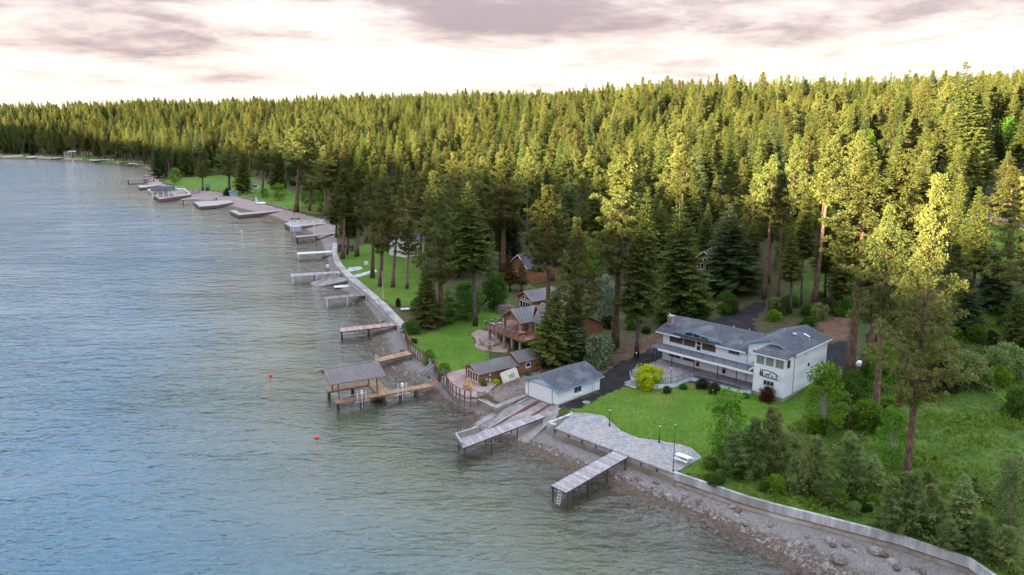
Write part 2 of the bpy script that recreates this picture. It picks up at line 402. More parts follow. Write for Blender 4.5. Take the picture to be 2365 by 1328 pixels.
FLAT_PX = [([(1266,977),(1284,992),(1326,958),(1320,948)], 0.9), ([(1283,989),(1557,1093),(1622,1057),(1597,1035),(1573,1027),(1524,1018),(1475,1012),(1436,996),(1411,975),(1397,961),(1360,955),(1325,953)], 2.0),
 ([(1104,918),(1079,917),(1062,911),(1047,902),(1037,891),(1031,880),(1020,871),(1028,864),(1045,858),(1074,852),(1112,872),(1150,885),(1128,905)], 2.1),
 ([(934,767),(872,702.5),(851,681.5),(804,643.5),(775,610.5),(766,584.5),(769,561.5),(779,562),(778,584),(790,610),(826,645),(868,681),(893,702),(951,762)], 2.1)]
FLAT = [(np.array([at(x, y, 2.36)[:2] for x, y in q]), z_) for q, z_ in FLAT_PX]
def inside(P, poly):
    x, y = P[:,0], P[:,1]; c = np.zeros(len(P), bool); n = len(poly)
    for i in range(n):
        (x0, y0), (x1, y1) = poly[i], poly[(i+1) % n]
        if y0 == y1: continue
        c ^= ((y0 > y) != (y1 > y)) & (x < (x1-x0)*(y-y0)/(y1-y0)+x0)
    return c
def polydist(P, line, vals=None):
    best = np.full(len(P), 1e18); val = None if vals is None else np.zeros((len(P), vals.shape[1]))
    for i in range(len(line)-1):
        a, b = line[i], line[i+1]; d = b-a; L2 = d@d
        t = np.clip(((P-a)@d)/L2, 0, 1); q = a+t[:,None]*d
        e = ((P-q)**2).sum(1); m = e < best; best[m] = e[m]
        if vals is not None: val[m] = vals[i]+(vals[i+1]-vals[i])*t[m,None]
    return np.sqrt(best), val
# smooth value noise
NG = rng.random((64, 64))
def vnoise(x, y):
    xi = np.floor(x).astype(int); yi = np.floor(y).astype(int); fx = x-xi; fy = y-yi
    fx = fx*fx*(3-2*fx); fy = fy*fy*(3-2*fy); g = lambda a, b: NG[a % 64, b % 64]
    return (g(xi,yi)*(1-fx)+g(xi+1,yi)*fx)*(1-fy)+(g(xi,yi+1)*(1-fx)+g(xi+1,yi+1)*fx)*fy - 0.5
def height(P, full=False):
    P = np.atleast_2d(np.asarray(P, float))
    dl, v = polydist(P, LE, LEZ); dw, _ = polydist(P, WE)
    land = inside(P, LPOLY); dry = inside(P, WPOLY)
    zl, zb = v[:,0], v[:,1]
    s = np.maximum(dl-42, 0); s = np.where(s < 30, s*s/60, s-15)
    rise = 0.02*np.minimum(dl, 60) + 0.15*s
    cap = 46 + np.clip(0.018*P[:,0], -14, 2) + 12*vnoise(P[:,0]/230+3, P[:,1]/230)
    rise = np.where(rise > 20, 20+(cap-20)*(1-np.exp(-(rise-20)/np.maximum(cap-20, 5))), rise)
    rise += vnoise(P[:,0]/37, P[:,1]/37)*np.clip((dl-30)/60, 0, 1)*3.0 + vnoise(P[:,0]/9, P[:,1]/9)*np.clip((dl-2)/20, 0, 1)*0.22
    rise += vnoise(P[:,0]/150+5, P[:,1]/115+2)*14*np.clip((dl-160)/200, 0, 1)
    zland = zl + rise
    zbeach = zb*dw/(dw+dl+1e-6) + 0.06*vnoise(P[:,0]/1.3, P[:,1]/1.3)*np.clip(dw, 0, 1)
    zlake = -(0.055*np.minimum(dw, 9) + 0.20*np.maximum(dw-9, 0)); zlake = np.maximum(zlake, -14) + 0.08*vnoise(P[:,0]/2, P[:,1]/2)*np.clip(dw/3, 0, 1)
    z = np.where(land & (dl > 0.6), zland, np.where(dry, zbeach, zlake))
    for poly, zf in FLAT: z = np.where(land & inside(P, poly), np.minimum(z, zf), z)
    # wooded hills across the lake, on the side of the sun
    q = P@SH; t = np.clip((q-420)/420, 0, 1); t = t*t*(3-2*t)
    hill = -14 + t*(RIDGE+14 + 9*vnoise((P@np.array([-SH[1], SH[0]]))/90, q*0+1.5) + 22*vnoise((P@np.array([-SH[1], SH[0]]))/420, q*0+4.5))
    z = np.where((q > 420) & ~dry, np.maximum(z, hill), z)
    if full: return z, land & (dl > 0.6), dry, dl, dw
    return z
RIDGE = 28 + 930*math.tan(SUN_EL)
def hz(x, y): return float(height([(x, y)])[0])
def hit(px, py, far=2500):
    d = ray(px, py); t = np.concatenate([np.arange(40, 420, 0.5), np.arange(420, far, 3)])
    P = CAM+d*t[:,None]; h = height(P[:,:2]); k = np.argmax(P[:,2] <= h)
    if k == 0: return P[-1]
    a, b = P[k-1], P[k]; fa = a[2]-h[k-1]; fb = b[2]-h[k]; w = fa/(fa-fb+1e-9)
    p = a+(b-a)*w; p[2] = hz(p[0], p[1]); return p
def zone(pts): return np.array([hit(a, b)[:2] for a, b in pts])

ZONES = {
 'lawn': [zone([(1316,951),(1445,893),(1500,880),(1750,905),(1830,915),(1900,880),(1905,925),(1865,960),(1800,1005),(1730,1050),(1655,1095),(1560,1094),(1283,989)]),
          zone([(945,792),(1000,768),(1050,742),(1120,718),(1165,702),(1178,722),(1112,763),(1090,778),(1096,800),(1130,815),(1100,850),(1080,858),(1035,872),(1010,860),(996,832)]),
          zone([(776,590),(800,575),(860,560),(905,575),(960,600),(1000,640),(985,690),(925,712),(897,702),(850,667),(822,642),(795,612)]),
          zone([(380,420),(440,440),(500,442),(545,452),(600,462),(660,482),(730,494),(762,502),(755,470),(700,455),(620,418),(560,402),(480,406),(400,410)]),
          zone([(2185,520),(2365,525),(2450,540),(2450,640),(2210,640)])],
 'asphalt': [zone([(1290,939),(1385,905),(1378,872),(1420,845),(1480,815),(1515,798),(1545,815),(1470,862),(1445,893),(1318,950)]),
             zone([(1630,748),(1700,716),(1750,700),(1800,688),(1850,690),(1800,705),(1765,716),(1745,735),(1745,775),(1690,770)]),
             zone([(1880,808),(1955,785),(1985,850),(1900,862)])],
 'road': [zone([(2180,498),(2290,495),(2450,520),(2450,532),(2290,512),(2180,512)])],
 'gravel_yard': [zone([(1128,908),(1150,893),(1212,866),(1244,852),(1222,913),(1150,938)])],
 'needle_litter': [zone([(1375,868),(1425,812),(1520,768),(1565,742),(1528,800),(1480,822),(1420,850)]), zone([(1890,742),(1965,730),(1960,782),(1900,790)])],
 'meadow': [zone([(1622,1078),(1740,1042),(1860,962),(1950,925),(2020,880),(2130,800),(2180,720),(2365,680),(2900,640),(2900,1500),(2284,1327),(2086,1241),(1906,1195),(1744,1155),(1600,1106)]), zone([(1840,600),(1960,590),(1960,680),(1840,690)])],
}
th = np.concatenate([np.arange(-180, -46, 4.0), np.arange(-46, -36, 1.0), np.arange(-36, 36.01, 0.19), np.arange(37, 47, 1.0), np.arange(48, 180, 4.0)])
rr = [3.0, 12, 25, 40, 50]
while rr[-1] < 430: rr.append(rr[-1]*1.0062)
while rr[-1] < 1050: rr.append(rr[-1]*1.010)
while rr[-1] < 9000: rr.append(rr[-1]*1.03)
rr = np.array(rr); nt_, nr_ = len(th), len(rr)
TT, RR_ = np.meshgrid(np.radians(th), rr)
GX = (np.sin(TT)*RR_).ravel(); GY = (np.cos(TT)*RR_).ravel()
GZ, g_land, g_dry, g_dl, g_dw = height(np.stack([GX, GY], 1), True)
i0 = (np.arange(nr_-1)[:,None]*nt_ + np.arange(nt_)[None,:]); i1 = np.roll(np.arange(nt_), -1)[None,:] + np.arange(nr_-1)[:,None]*nt_
QF = np.stack([i0, i1, i1+nt_, i0+nt_], 2).reshape(-1, 4)
cx = GX[QF].mean(1); cy = GY[QF].mean(1); cland = g_land[QF].mean(1) > 0.5; cdry = g_dry[QF].mean(1) > 0.5
Pc = np.stack([cx, cy], 1)
zid = np.where(cland, 1, np.where(cdry, 2, 3))       # 1 forest floor, 2 beach, 3 lake bed
ZN = {1: 'forest_floor', 2: 'beach', 3: 'lake_bed', 4: 'lawn', 5: 'asphalt', 6: 'road', 7: 'meadow', 8: 'gravel_yard', 9: 'needle_litter'}
near = (np.hypot(cx, cy) < 900)
Pz = Pc + np.stack([vnoise(cx/1.6, cy/1.6)+.5*vnoise(cx/.6+7, cy/.6), vnoise(cx/1.6+31, cy/1.6+17)+.5*vnoise(cx/.6, cy/.6+9)], 1)*1.5
for k, nm in ((7, 'meadow'), (9, 'needle_litter'), (8, 'gravel_yard'), (4, 'lawn'), (5, 'asphalt'), (6, 'road')):
    for poly in ZONES[nm]: zid[cland & near & inside(Pz, poly)] = k
zid[(cland) & (cy > 800) & (g_dl[QF].mean(1) < 26)] = 4
def submesh(name, faces, mat, extra=None, smooth=True):
    used, inv = np.unique(faces, return_inverse=True); inv = inv.reshape(faces.shape)
    m = bpy.data.meshes.new(name)
    m.vertices.add(len(used)); m.vertices.foreach_set('co', np.stack([GX[used], GY[used], (GZ[used] if extra is None else np.zeros(len(used)))], 1).astype(np.float32).ravel())
    m.loops.add(inv.size); m.loops.foreach_set('vertex_index', inv.astype(np.int32).ravel())
    m.polygons.add(len(inv)); m.polygons.foreach_set('loop_start', np.arange(0, inv.size, 4, dtype=np.int32))
    m.update(calc_edges=True)
    if smooth: m.polygons.foreach_set('use_smooth', np.ones(len(inv), bool))
    if extra is not None:
        a = m.attributes.new('depth', 'FLOAT', 'POINT'); a.data.foreach_set('value', extra[used].astype(np.float32))
    o = link(name, m, mat); tag(o, kind='structure'); return o
# ground materials
def ground_mat(key, build):
    m = bpy.data.materials.new(key); m.use_nodes = True; M[key] = m; t = m.node_tree; n = t.nodes; b = n['Principled BSDF']
    b.inputs['Roughness'].default_value = 0.95; b.inputs['Specular IOR Level'].default_value = 0.2
    g = n.new('ShaderNodeNewGeometry')
    def noise(sc, det=6, ro=0.6, st=(1, 1, 1), rot=0.0):
        mp = n.new('ShaderNodeMapping'); mp.inputs['Scale'].default_value = st; mp.inputs['Rotation'].default_value = (0, 0, rot); t.links.new(g.outputs['Position'], mp.inputs[0])
        q = n.new('ShaderNodeTexNoise'); q.inputs['Scale'].default_value = sc; q.inputs['Detail'].default_value = det; q.inputs['Roughness'].default_value = ro
        t.links.new(mp.outputs[0], q.inputs['Vector']); return q.outputs[0]
    def voro(sc):
        q = n.new('ShaderNodeTexVoronoi'); q.inputs['Scale'].default_value = sc; t.links.new(g.outputs['Position'], q.inputs['Vector']); return q
    def mix(f, a, c, bl='MIX'):
        q = n.new('ShaderNodeMix'); q.data_type = 'RGBA'; q.blend_type = bl
        for s_, v in ((q.inputs[0], f), (q.inputs[6], a), (q.inputs[7], c)):
            if isinstance(v, (int, float)): s_.default_value = v
            elif isinstance(v, tuple): s_.default_value = (*v, 1)
            else: t.links.new(v, s_)
        return q.outputs[2]
    def mr(v, a, c):
        q = n.new('ShaderNodeMapRange'); q.interpolation_type = 'SMOOTHSTEP'; q.inputs[1].default_value = a; q.inputs[2].default_value = c
        t.links.new(v, q.inputs[0]); return q.outputs[0]
    def mth(op, a, c):
        q = n.new('ShaderNodeMath'); q.operation = op
        for s_, v in ((q.inputs[0], a), (q.inputs[1], c)):
            if isinstance(v, (int, float)): s_.default_value = v
            else: t.links.new(v, s_)
        return q.outputs[0]
    sp = n.new('ShaderNodeSeparateXYZ'); t.links.new(g.outputs['Position'], sp.inputs[0])
    col, hgt, strength, dist = build(noise, voro, mix, mr, mth, sp.outputs)
    t.links.new(col, b.inputs['Base Color'])
    if hgt is not None:
        bn = n.new('ShaderNodeBump'); bn.inputs['Strength'].default_value = strength; bn.inputs['Distance'].default_value = dist
        t.links.new(hgt, bn.inputs['Height']); t.links.new(bn.outputs[0], b.inputs['Normal'])
    return m
def b_lawn(noise, voro, mix, mr, mth, xyz):
    c = mix(mr(noise(0.16, 5), 0.35, 0.65), (0.068, 0.15, 0.009), (0.105, 0.20, 0.014))
    c = mix(mr(noise(0.10, 5), 0.47, 0.70), c, (0.155, 0.185, 0.035))
    c = mix(mr(noise(0.6, 5, .65), 0.56, 0.74), c, (0.17, 0.165, 0.055))
    c = mix(mth('MULTIPLY', mr(noise(1.0, 2, .5, (1.6, .04, 1), 0.8), 0.45, 0.6), .35), c, (0.10, 0.19, 0.02))
    c = mix(mr(noise(2.6, 4), 0.4, 0.7), c, (0.045, 0.095, 0.010)); return c, noise(9, 3), 0.5, 0.05
def b_meadow(noise, voro, mix, mr, mth, xyz):
    c = mix(mr(noise(0.12, 6, 0.65), 0.38, 0.62), (0.050, 0.095, 0.014), (0.095, 0.155, 0.022))
    c = mix(mr(noise(0.07, 5, 0.6), 0.54, 0.72), c, (0.12, 0.095, 0.05))
    c = mix(mr(noise(1.1, 6, 0.7), 0.45, 0.7), c, (0.03, 0.06, 0.012)); return c, noise(1.6, 5), 0.8, 0.3
def b_forest(noise, voro, mix, mr, mth, xyz):
    c = mix(mr(noise(0.10, 6, 0.65), 0.4, 0.62), (0.055, 0.075, 0.02), (0.085, 0.062, 0.036))
    c = mix(mr(noise(0.9, 6, 0.7), 0.45, 0.7), c, (0.035, 0.045, 0.016)); return c, noise(1.4, 5), 0.7, 0.3
def b_asphalt(noise, voro, mix, mr, mth, xyz):
    c = mix(mr(noise(0.4, 5), 0.35, 0.7), (0.016, 0.016, 0.020), (0.036, 0.031, 0.031)); return c, noise(12, 3), 0.3, 0.02
def b_gravel_yard(noise, voro, mix, mr, mth, xyz):
    c = mix(mr(noise(1.8, 6, .7), 0.35, 0.65), (0.13, 0.095, 0.08), (0.24, 0.19, 0.17)); return mix(mr(noise(.3, 5), 0.5, 0.7), c, (0.10, 0.095, 0.045)), noise(8, 4), 0.7, 0.06
def b_needle_litter(noise, voro, mix, mr, mth, xyz):
    c = mix(mr(noise(.5, 6, .7), 0.35, 0.65), (0.12, 0.066, 0.04), (0.17, 0.10, 0.062)); return mix(mr(noise(2.5, 5), 0.5, 0.75), c, (0.06, 0.045, 0.028)), noise(5, 5), 0.8, 0.08
def b_road(noise, voro, mix, mr, mth, xyz):
    return mix(mr(noise(0.5, 5), 0.35, 0.7), (0.22, 0.22, 0.24), (0.28, 0.27, 0.28)), None, 0, 0
def b_beach(noise, voro, mix, mr, mth, xyz):
    v = voro(5.5); v2 = voro(14)
    dry = mix(mr(v.outputs['Color'], 0.2, 0.8), (0.26, 0.235, 0.228), (0.40, 0.37, 0.365))
    dry = mix(mr(noise(14, 4, 0.7), 0.35, 0.7), dry, (0.17, 0.145, 0.135))
    dry = mix(mr(xyz[1], 270.0, 330.0), dry, mix(mr(noise(0.4, 5), 0.3, 0.7), (0.36, 0.27, 0.25), (0.28, 0.215, 0.20)))
    wet = mix(mr(noise(2.2, 6, 0.7), 0.35, 0.65), (0.10, 0.076, 0.056), (0.19, 0.15, 0.12))
    h = mth('ADD', xyz[2], mth('MULTIPLY', mth('SUBTRACT', noise(0.5, 6, 0.65), 0.5), 0.45))
    c = mix(mr(h, 0.27, 0.56), wet, dry); return c, v2.outputs['Distance'], 0.9, 0.12
def b_lake(noise, voro, mix, mr, mth, xyz):
    c = mix(mr(noise(1.2, 7, 0.7), 0.35, 0.65), (0.085, 0.062, 0.036), (0.17, 0.125, 0.075))
    d = mix(mr(noise(0.25, 6, 0.65), 0.4, 0.62), (0.12, 0.125, 0.07), (0.075, 0.075, 0.04))
    c = mix(mr(xyz[2], -0.9, -0.15), d, c); return c, noise(2.0, 6, 0.7), 1.0, 0.3
for key, fn in (('lawn', b_lawn), ('meadow', b_meadow), ('forest_floor', b_forest), ('asphalt', b_asphalt), ('road', b_road), ('gravel_yard', b_gravel_yard), ('needle_litter', b_needle_litter), ('beach', b_beach), ('lake_bed', b_lake)):
    ground_mat('g_'+key, fn)
for k, nm in ZN.items():
    sel = QF[zid == k]
    if len(sel): submesh(nm, sel, M['g_'+nm])

# ---------------------------------------------------------------- water
wm = bpy.data.materials.new('lake_water'); wm.use_nodes = True; t = wm.node_tree; n = t.nodes; n.clear()
o_ = n.new('ShaderNodeOutputMaterial'); at_ = n.new('ShaderNodeAttribute'); at_.attribute_name = 'depth'
g_ = n.new('ShaderNodeNewGeometry')
def wn(op, a, b=None):
    q = n.new('ShaderNodeMath'); q.operation = op
    for i, v in enumerate((a, b)):
        if v is None: continue
        if isinstance(v, (int, float)): q.inputs[i].default_value = v
        else: t.links.new(v, q.inputs[i])
    return q.outputs[0]
def wnoise(sc, det, ro, st, rot, dist=0.0):
    mp = n.new('ShaderNodeMapping'); mp.inputs['Scale'].default_value = st; mp.inputs['Rotation'].default_value = (0, 0, rot)
    t.links.new(g_.outputs['Position'], mp.inputs[0])
    q = n.new('ShaderNodeTexNoise'); q.inputs['Scale'].default_value = sc; q.inputs['Detail'].default_value = det
    q.inputs['Roughness'].default_value = ro; q.inputs['Distortion'].default_value = dist
    t.links.new(mp.outputs[0], q.inputs['Vector']); return q.outputs[0]
wv = wn('ADD', wn('MULTIPLY', wnoise(0.42, 3, 0.5, (0.45, 1.0, 1), R(12), 0.3), 1.0), wn('MULTIPLY', wnoise(1.25, 4, 0.55, (0.55, 1.0, 1), R(-9), 0.4), 0.42))
wv = wn('ADD', wv, wn('MULTIPLY', wnoise(0.09, 3, 0.5, (0.5, 1.0, 1), R(20)), 1.6))
gust = wn('MAXIMUM', wn('SUBTRACT', wn('MULTIPLY', wnoise(0.022, 5, 0.62, (0.45, 1, 1), R(-20)), 2.6), 0.55), 0.22)
bm = n.new('ShaderNodeBump'); bm.inputs['Distance'].default_value = 1.0; t.links.new(wv, bm.inputs['Height']); t.links.new(wn('MINIMUM', wn('MULTIPLY', gust, 0.9), 1.0), bm.inputs['Strength'])
fr = n.new('ShaderNodeFresnel'); fr.inputs['IOR'].default_value = 1.48; t.links.new(bm.outputs[0], fr.inputs['Normal'])
gl = n.new('ShaderNodeBsdfGlossy'); gl.inputs['Roughness'].default_value = 0.05; gl.inputs[0].default_value = (1, 1, 1, 1); t.links.new(bm.outputs[0], gl.inputs['Normal'])
df = n.new('ShaderNodeBsdfDiffuse'); t.links.new(bm.outputs[0], df.inputs['Normal'])
bc = n.new('ShaderNodeMix'); bc.data_type = 'RGBA'; bc.inputs[6].default_value = (0.105, 0.115, 0.06, 1); bc.inputs[7].default_value = (0.045, 0.125, 0.178, 1)
mr_ = n.new('ShaderNodeMapRange'); mr_.inputs[1].default_value = 1.8; mr_.inputs[2].default_value = 9.0; t.links.new(at_.outputs['Fac'], mr_.inputs[0]); t.links.new(mr_.outputs[0], bc.inputs[0])
t.links.new(bc.outputs[2], df.inputs[0])
tr_ = n.new('ShaderNodeBsdfTransparent'); tr_.inputs[0].default_value = (0.86, 0.93, 0.88, 1)
ms1 = n.new('ShaderNodeMixShader'); ms2 = n.new('ShaderNodeMixShader')
fb = wn('SUBTRACT', 1.0, wn('POWER', 2.718, wn('MULTIPLY', wn('MAXIMUM', at_.outputs['Fac'], 0.0), -0.55)))
t.links.new(fb, ms1.inputs[0]); t.links.new(tr_.outputs[0], ms1.inputs[1]); t.links.new(df.outputs[0], ms1.inputs[2])
t.links.new(fr.outputs[0], ms2.inputs[0]); t.links.new(ms1.outputs[0], ms2.inputs[1]); t.links.new(gl.outputs[0], ms2.inputs[2])
t.links.new(ms2.outputs[0], o_.inputs[0]); M['water'] = wm
wsel = QF[(GZ[QF].min(1) < 0.05)]
submesh('lake_water', wsel, wm, extra=-GZ)
# ================================================================ buildings, walls, docks
HOUSES = []
V3 = lambda *a: np.array(a, float)
def rbox(mb, o, a, nrm, u0, u1, z0, z1, d0, d1):
    """box in wall coordinates: u along a, z up, d outwards"""
    o, a, nrm = map(np.asarray, (o, a, nrm)); Z = V3(0, 0, 1)
    P = lambda u, z, d: o + a*u + Z*z + nrm*d
    mb.hexa([P(u0,z0,d0), P(u1,z0,d0), P(u1,z0,d1), P(u0,z0,d1)], [P(u0,z1,d0), P(u1,z1,d0), P(u1,z1,d1), P(u0,z1,d1)]); return mb
def window(par, o, a, nrm, u0, u1, z0, z1, frame='white_paint', glass='glass_dark', n=1, name='window', fw=0.09, sill=True):
    f = MB()
    rbox(f, o, a, nrm, u0, u1, z0, z0+fw, 0.0, 0.06); rbox(f, o, a, nrm, u0, u1, z1-fw, z1, 0.0, 0.06)
    for k in range(n+1):
        x = u0+(u1-u0-fw)*k/n; rbox(f, o, a, nrm, x, x+fw, z0+fw, z1-fw, 0.0, 0.058)
    w = f.build(name, M[frame], par)
    for k in range(n):
        p = MB(); x = u0+(u1-u0-fw)*k/n
        rbox(p, o, a, nrm, x+fw, x+(u1-u0-fw)/n, z0+fw, z1-fw, 0.004, 0.022); p.build('pane', M[glass], w)
    if sill:
        s = MB(); rbox(s, o, a, nrm, u0-0.06, u1+0.06, z0-0.08, z0-0.002, 0.0, 0.11); s.build('sill', M[frame], w)
    return w
def glass_door(par, o, a, nrm, u0, u1, z0, z1, frame='white_paint', glass='glass_dark', split=True):
    f = MB(); fw = 0.16
    for (x0, x1, y0, y1) in ((u0, u0+fw, z0, z1), (u1-fw, u1, z0, z1), (u0+fw, u1-fw, z1-fw, z1), (u0+fw, u1-fw, z0, z0+fw*1.5)):
        rbox(f, o, a, nrm, x0, x1, y0, y1, 0.0, 0.07)
    zm = z0+(z1-z0)*0.52
    if split: rbox(f, o, a, nrm, u0+fw, u1-fw, zm-0.06, zm+0.06, 0.0, 0.065)
    d = f.build('door', M[frame], par)
    for y0, y1 in (((z0+fw*1.5, zm-0.06), (zm+0.06, z1-fw)) if split else ((z0+fw*1.5, z1-fw),)):
        p = MB(); rbox(p, o, a, nrm, u0+fw, u1-fw, y0, y1, 0.004, 0.025); p.build('pane', M[glass], d)
    hnd = MB(); rbox(hnd, o, a, nrm, u1-fw*0.7, u1-fw*0.3, z0+0.95, z0+1.1, 0.07, 0.12); hnd.build('handle', M['iron_black'], d)
    return d
def gable_walls(u0, u1, v0, v1, z0, ze, zr, along='v'):
    """walls of a gabled block with the ridge running along v (or u)"""
    mb = MB()
    if along == 'v':
        m = (u0+u1)/2; prof = [(u0, z0), (u1, z0), (u1, ze), (m, zr), (u0, ze)]
        vs = [(u, v0, z) for u, z in prof]+[(u, v1, z) for u, z in prof]
    else:
        m = (v0+v1)/2; prof = [(v0, z0), (v1, z0), (v1, ze), (m, zr), (v0, ze)]
        vs = [(u1, v, z) for v, z in prof]+[(u0, v, z) for v, z in prof]
    mb.add(vs, [(0,1,2,3,4), (9,8,7,6,5)]+[(i, i+5, (i+1) % 5+5, (i+1) % 5) for i in range(5)]); return mb
def roof_pair(u0, u1, v0, v1, ze, zr, along='v', t=0.14):
    """two roof slabs; u0.. are the outer edges of the overhangs, ze the height at those edges"""
    if along == 'v':
        m = (u0+u1)/2
        return (MB().slab([(u0,v0,ze),(m,v0,zr),(m,v1,zr),(u0,v1,ze)][::-1], t), MB().slab([(m,v0,zr),(u1,v0,ze),(u1,v1,ze),(m,v1,zr)], t))
    m = (v0+v1)/2
    return (MB().slab([(u0,v0,ze),(u1,v0,ze),(u1,m,zr),(u0,m,zr)], t), MB().slab([(u0,m,zr),(u1,m,zr),(u1,v1,ze),(u0,v1,ze)], t))
def seam_roof(par, quad, mat, width=0.45, t=0.10):
    """standing seam roof face: eaveA, eaveB, ridgeB, ridgeA; one panel object per strip, each with a raised seam"""
    a, b, c, d = map(np.array, quad); n = max(2, int(round(np.linalg.norm(b-a)/width)))
    nrm = np.cross(b-a, d-a); nrm = nrm/np.linalg.norm(nrm); nrm = nrm if nrm[2] > 0 else -nrm
    base = MB().slab([tuple(x) for x in (a, b, c, d)], t); ro = base.build('roof', M[mat], par)
    for i in range(n):
        s0, s1 = i/n, (i+1)/n; p0, p1, q1, q0 = a+(b-a)*s0, a+(b-a)*s1, d+(c-d)*s1, d+(c-d)*s0
        e = (p1-p0)*0.10; f = (q1-q0)*0.10; up = nrm*0.006; rb = nrm*0.06
        mb = MB(); mb.add([p0+up, p1-e+up, q1-f+up, q0+up, p1-e+up+rb, p1+up+rb, q1+up+rb, q1-f+up+rb, p1+up, q1+up],
                          [(0,1,2,3), (4,5,6,7), (1,4,7,2), (5,8,9,6), (1,8,5,4), (2,7,6,9)]); mb.build('roof_panel', M[mat], ro)
    return ro
def railing(par, pts, h, mat, sp=1.8, bal=0.16, ps=0.06, balm=None, toprail=0.05, cap=None, lower=True):
    rb = MB()
    for i in range(len(pts)-1):
        p, q = np.array(pts[i], float), np.array(pts[i+1], float); L_ = np.linalg.norm(q-p); Z = V3(0, 0, 1)
        rb.bar(p+Z*h, q+Z*h, toprail); 
        if lower: rb.bar(p+Z*0.1, q+Z*0.1, 0.03)
        if bal:
            for k in range(1, int(L_/bal)): rb.bar(p+(q-p)*(k*bal/L_)+Z*0.1, p+(q-p)*(k*bal/L_)+Z*h, 0.02)
    rb.build('railing', M[balm or mat], par)
    for i in range(len(pts)-1):
        p, q = np.array(pts[i], float), np.array(pts[i+1], float); L_ = np.linalg.norm(q-p); n = max(1, int(round(L_/sp)))
        for k in range(n + (1 if i == len(pts)-2 else 0)):
            b = p+(q-p)*k/n; pm = MB().box((b[0]-ps/2, b[1]-ps/2, b[2]), (b[0]+ps/2, b[1]+ps/2, b[2]+h+0.06)); po = pm.build('post', M[mat], par)
            if cap: MB().box((b[0]-ps*.8, b[1]-ps*.8, b[2]+h+0.061), (b[0]+ps*.8, b[1]+ps*.8, b[2]+h+0.12)).build('post_cap', M[cap], po)
X, Y_, NX, NY = V3(1, 0, 0), V3(0, 1, 0), V3(-1, 0, 0), V3(0, -1, 0)

# ---------------------------------------------------------------- white two-storey house
K = 1.2; ZR = 2.7
wh = thing('white_house', 'white two-storey house with grey shingle roof, balcony and deer silhouette on its wing', 'house', (28.2, 137.4, ZR), R(-46))
def h3(u, v, z): return (u*K, v*K, z*K-ZR)
def HB(a, b): return MB().box(h3(*a), h3(*b))
HOUSES += [(36, 136, 15), (44, 133, 13)]
gable_walls(0, 14.45*K, 0, 9.2*K, 2.2*K-ZR, 7.45*K-ZR, 8.72*K-ZR, 'u').build('wall', M['siding_white'], wh)
gable_walls(14.4*K, 21.2*K, 0.004, 10.3*K, 2.9*K-ZR, 8.52*K-ZR, 9.72*K-ZR, 'v').build('wall', M['siding_white'], wh)
HB((16.8,-2.6,2.92), (21.3,-0.001,8.36)).build('wall', M['siding_white'], wh)
fd = MB().box(h3(14.45,0.05,1.6), h3(21.15,10.25,2.9)); fd.box(h3(16.85,-2.55,1.6), h3(21.25,0.0,2.92)); fd.build('foundation', M['foundation'], wh)
# siding boards: real laps on the walls that show
lap = MB()
for k in range(40):
    z = 2.95+k*0.145
    if z < 8.3: rbox(lap, h3(0, -2.6, 0), X, NY, 16.8*K, 21.3*K, z*K, z*K+0.016, 0.0, 0.016); rbox(lap, h3(21.3, 0, 0), Y_, X, -2.6*K, 0, z*K, z*K+0.016, 0.0, 0.016)
    if z < 8.45: rbox(lap, h3(21.2, 0, 0), Y_, X, 0, 10.3*K, z*K, z*K+0.016, 0.0, 0.016)
    if 5.6 < z < 7.3: rbox(lap, h3(0, 0, 0), X, NY, 9.4*K, 14.3*K, z*K, z*K+0.016, 0.0, 0.016)
tag(lap.build('siding_laps', M['siding_white'], wh), kind='stuff')
# main roof: ridge along u
e0, rz_ = 7.45, 9.0
main = [MB().slab([h3(-0.9,-0.8,e0), h3(14.4,-0.8,e0), h3(14.4,4.6,rz_), h3(-0.9,4.6,rz_)], 0.16), MB().slab([h3(-0.9,4.6,rz_), h3(14.4,4.6,rz_), h3(14.4,10.0,e0), h3(-0.9,10.0,e0)], 0.16)]
for m_ in main: m_.build('roof', M['shingle'], wh)
fa = HB((-0.9,-0.86,7.30), (3.6,-0.80,7.46)); fa.build('fascia', M['white_paint'], wh)
HB((9.6,-0.86,7.30), (14.4,-0.80,7.46)).build('fascia', M['white_paint'], wh)
MB().bar(h3(-0.94,-0.8,7.36), h3(-0.94,4.6,8.91), 0.06, 0.2).bar(h3(-0.94,4.6,8.91), h3(-0.94,10.0,7.36), 0.06, 0.2).build('fascia', M['blue_trim'], wh)
# prow gable over the big windows
pk, rg_, lf, rt = (5.95,-1.15,8.80), (6.1,4.5,9.03), (1.65,-0.1,7.80), (10.4,-0.1,7.80)
dm = MB(); dm.slab([h3(*lf), h3(*pk), h3(*rg_)], 0.12).slab([h3(*pk), h3(*rt), h3(*rg_)], 0.12); dr = dm.build('gable_roof', M['shingle'], wh)
MB().bar(h3(lf[0],lf[1]-.03,lf[2]-0.07), h3(pk[0],pk[1]-.03,pk[2]-0.07), 0.07, 0.26).bar(h3(pk[0],pk[1]-.03,pk[2]-0.07), h3(rt[0],rt[1]-.03,rt[2]-0.07), 0.07, 0.26).build('fascia', M['blue_trim'], dr)
MB().bar(h3(10.3,0.0,7.84), h3(6.35,4.3,9.03), 0.16, 0.05).build('flashing', M['rust_flashing'], dr)
MB().bar(h3(1.8,0.0,7.84), h3(5.85,4.3,9.03), 0.10, 0.05).build('flashing', M['rust_flashing'], dr)
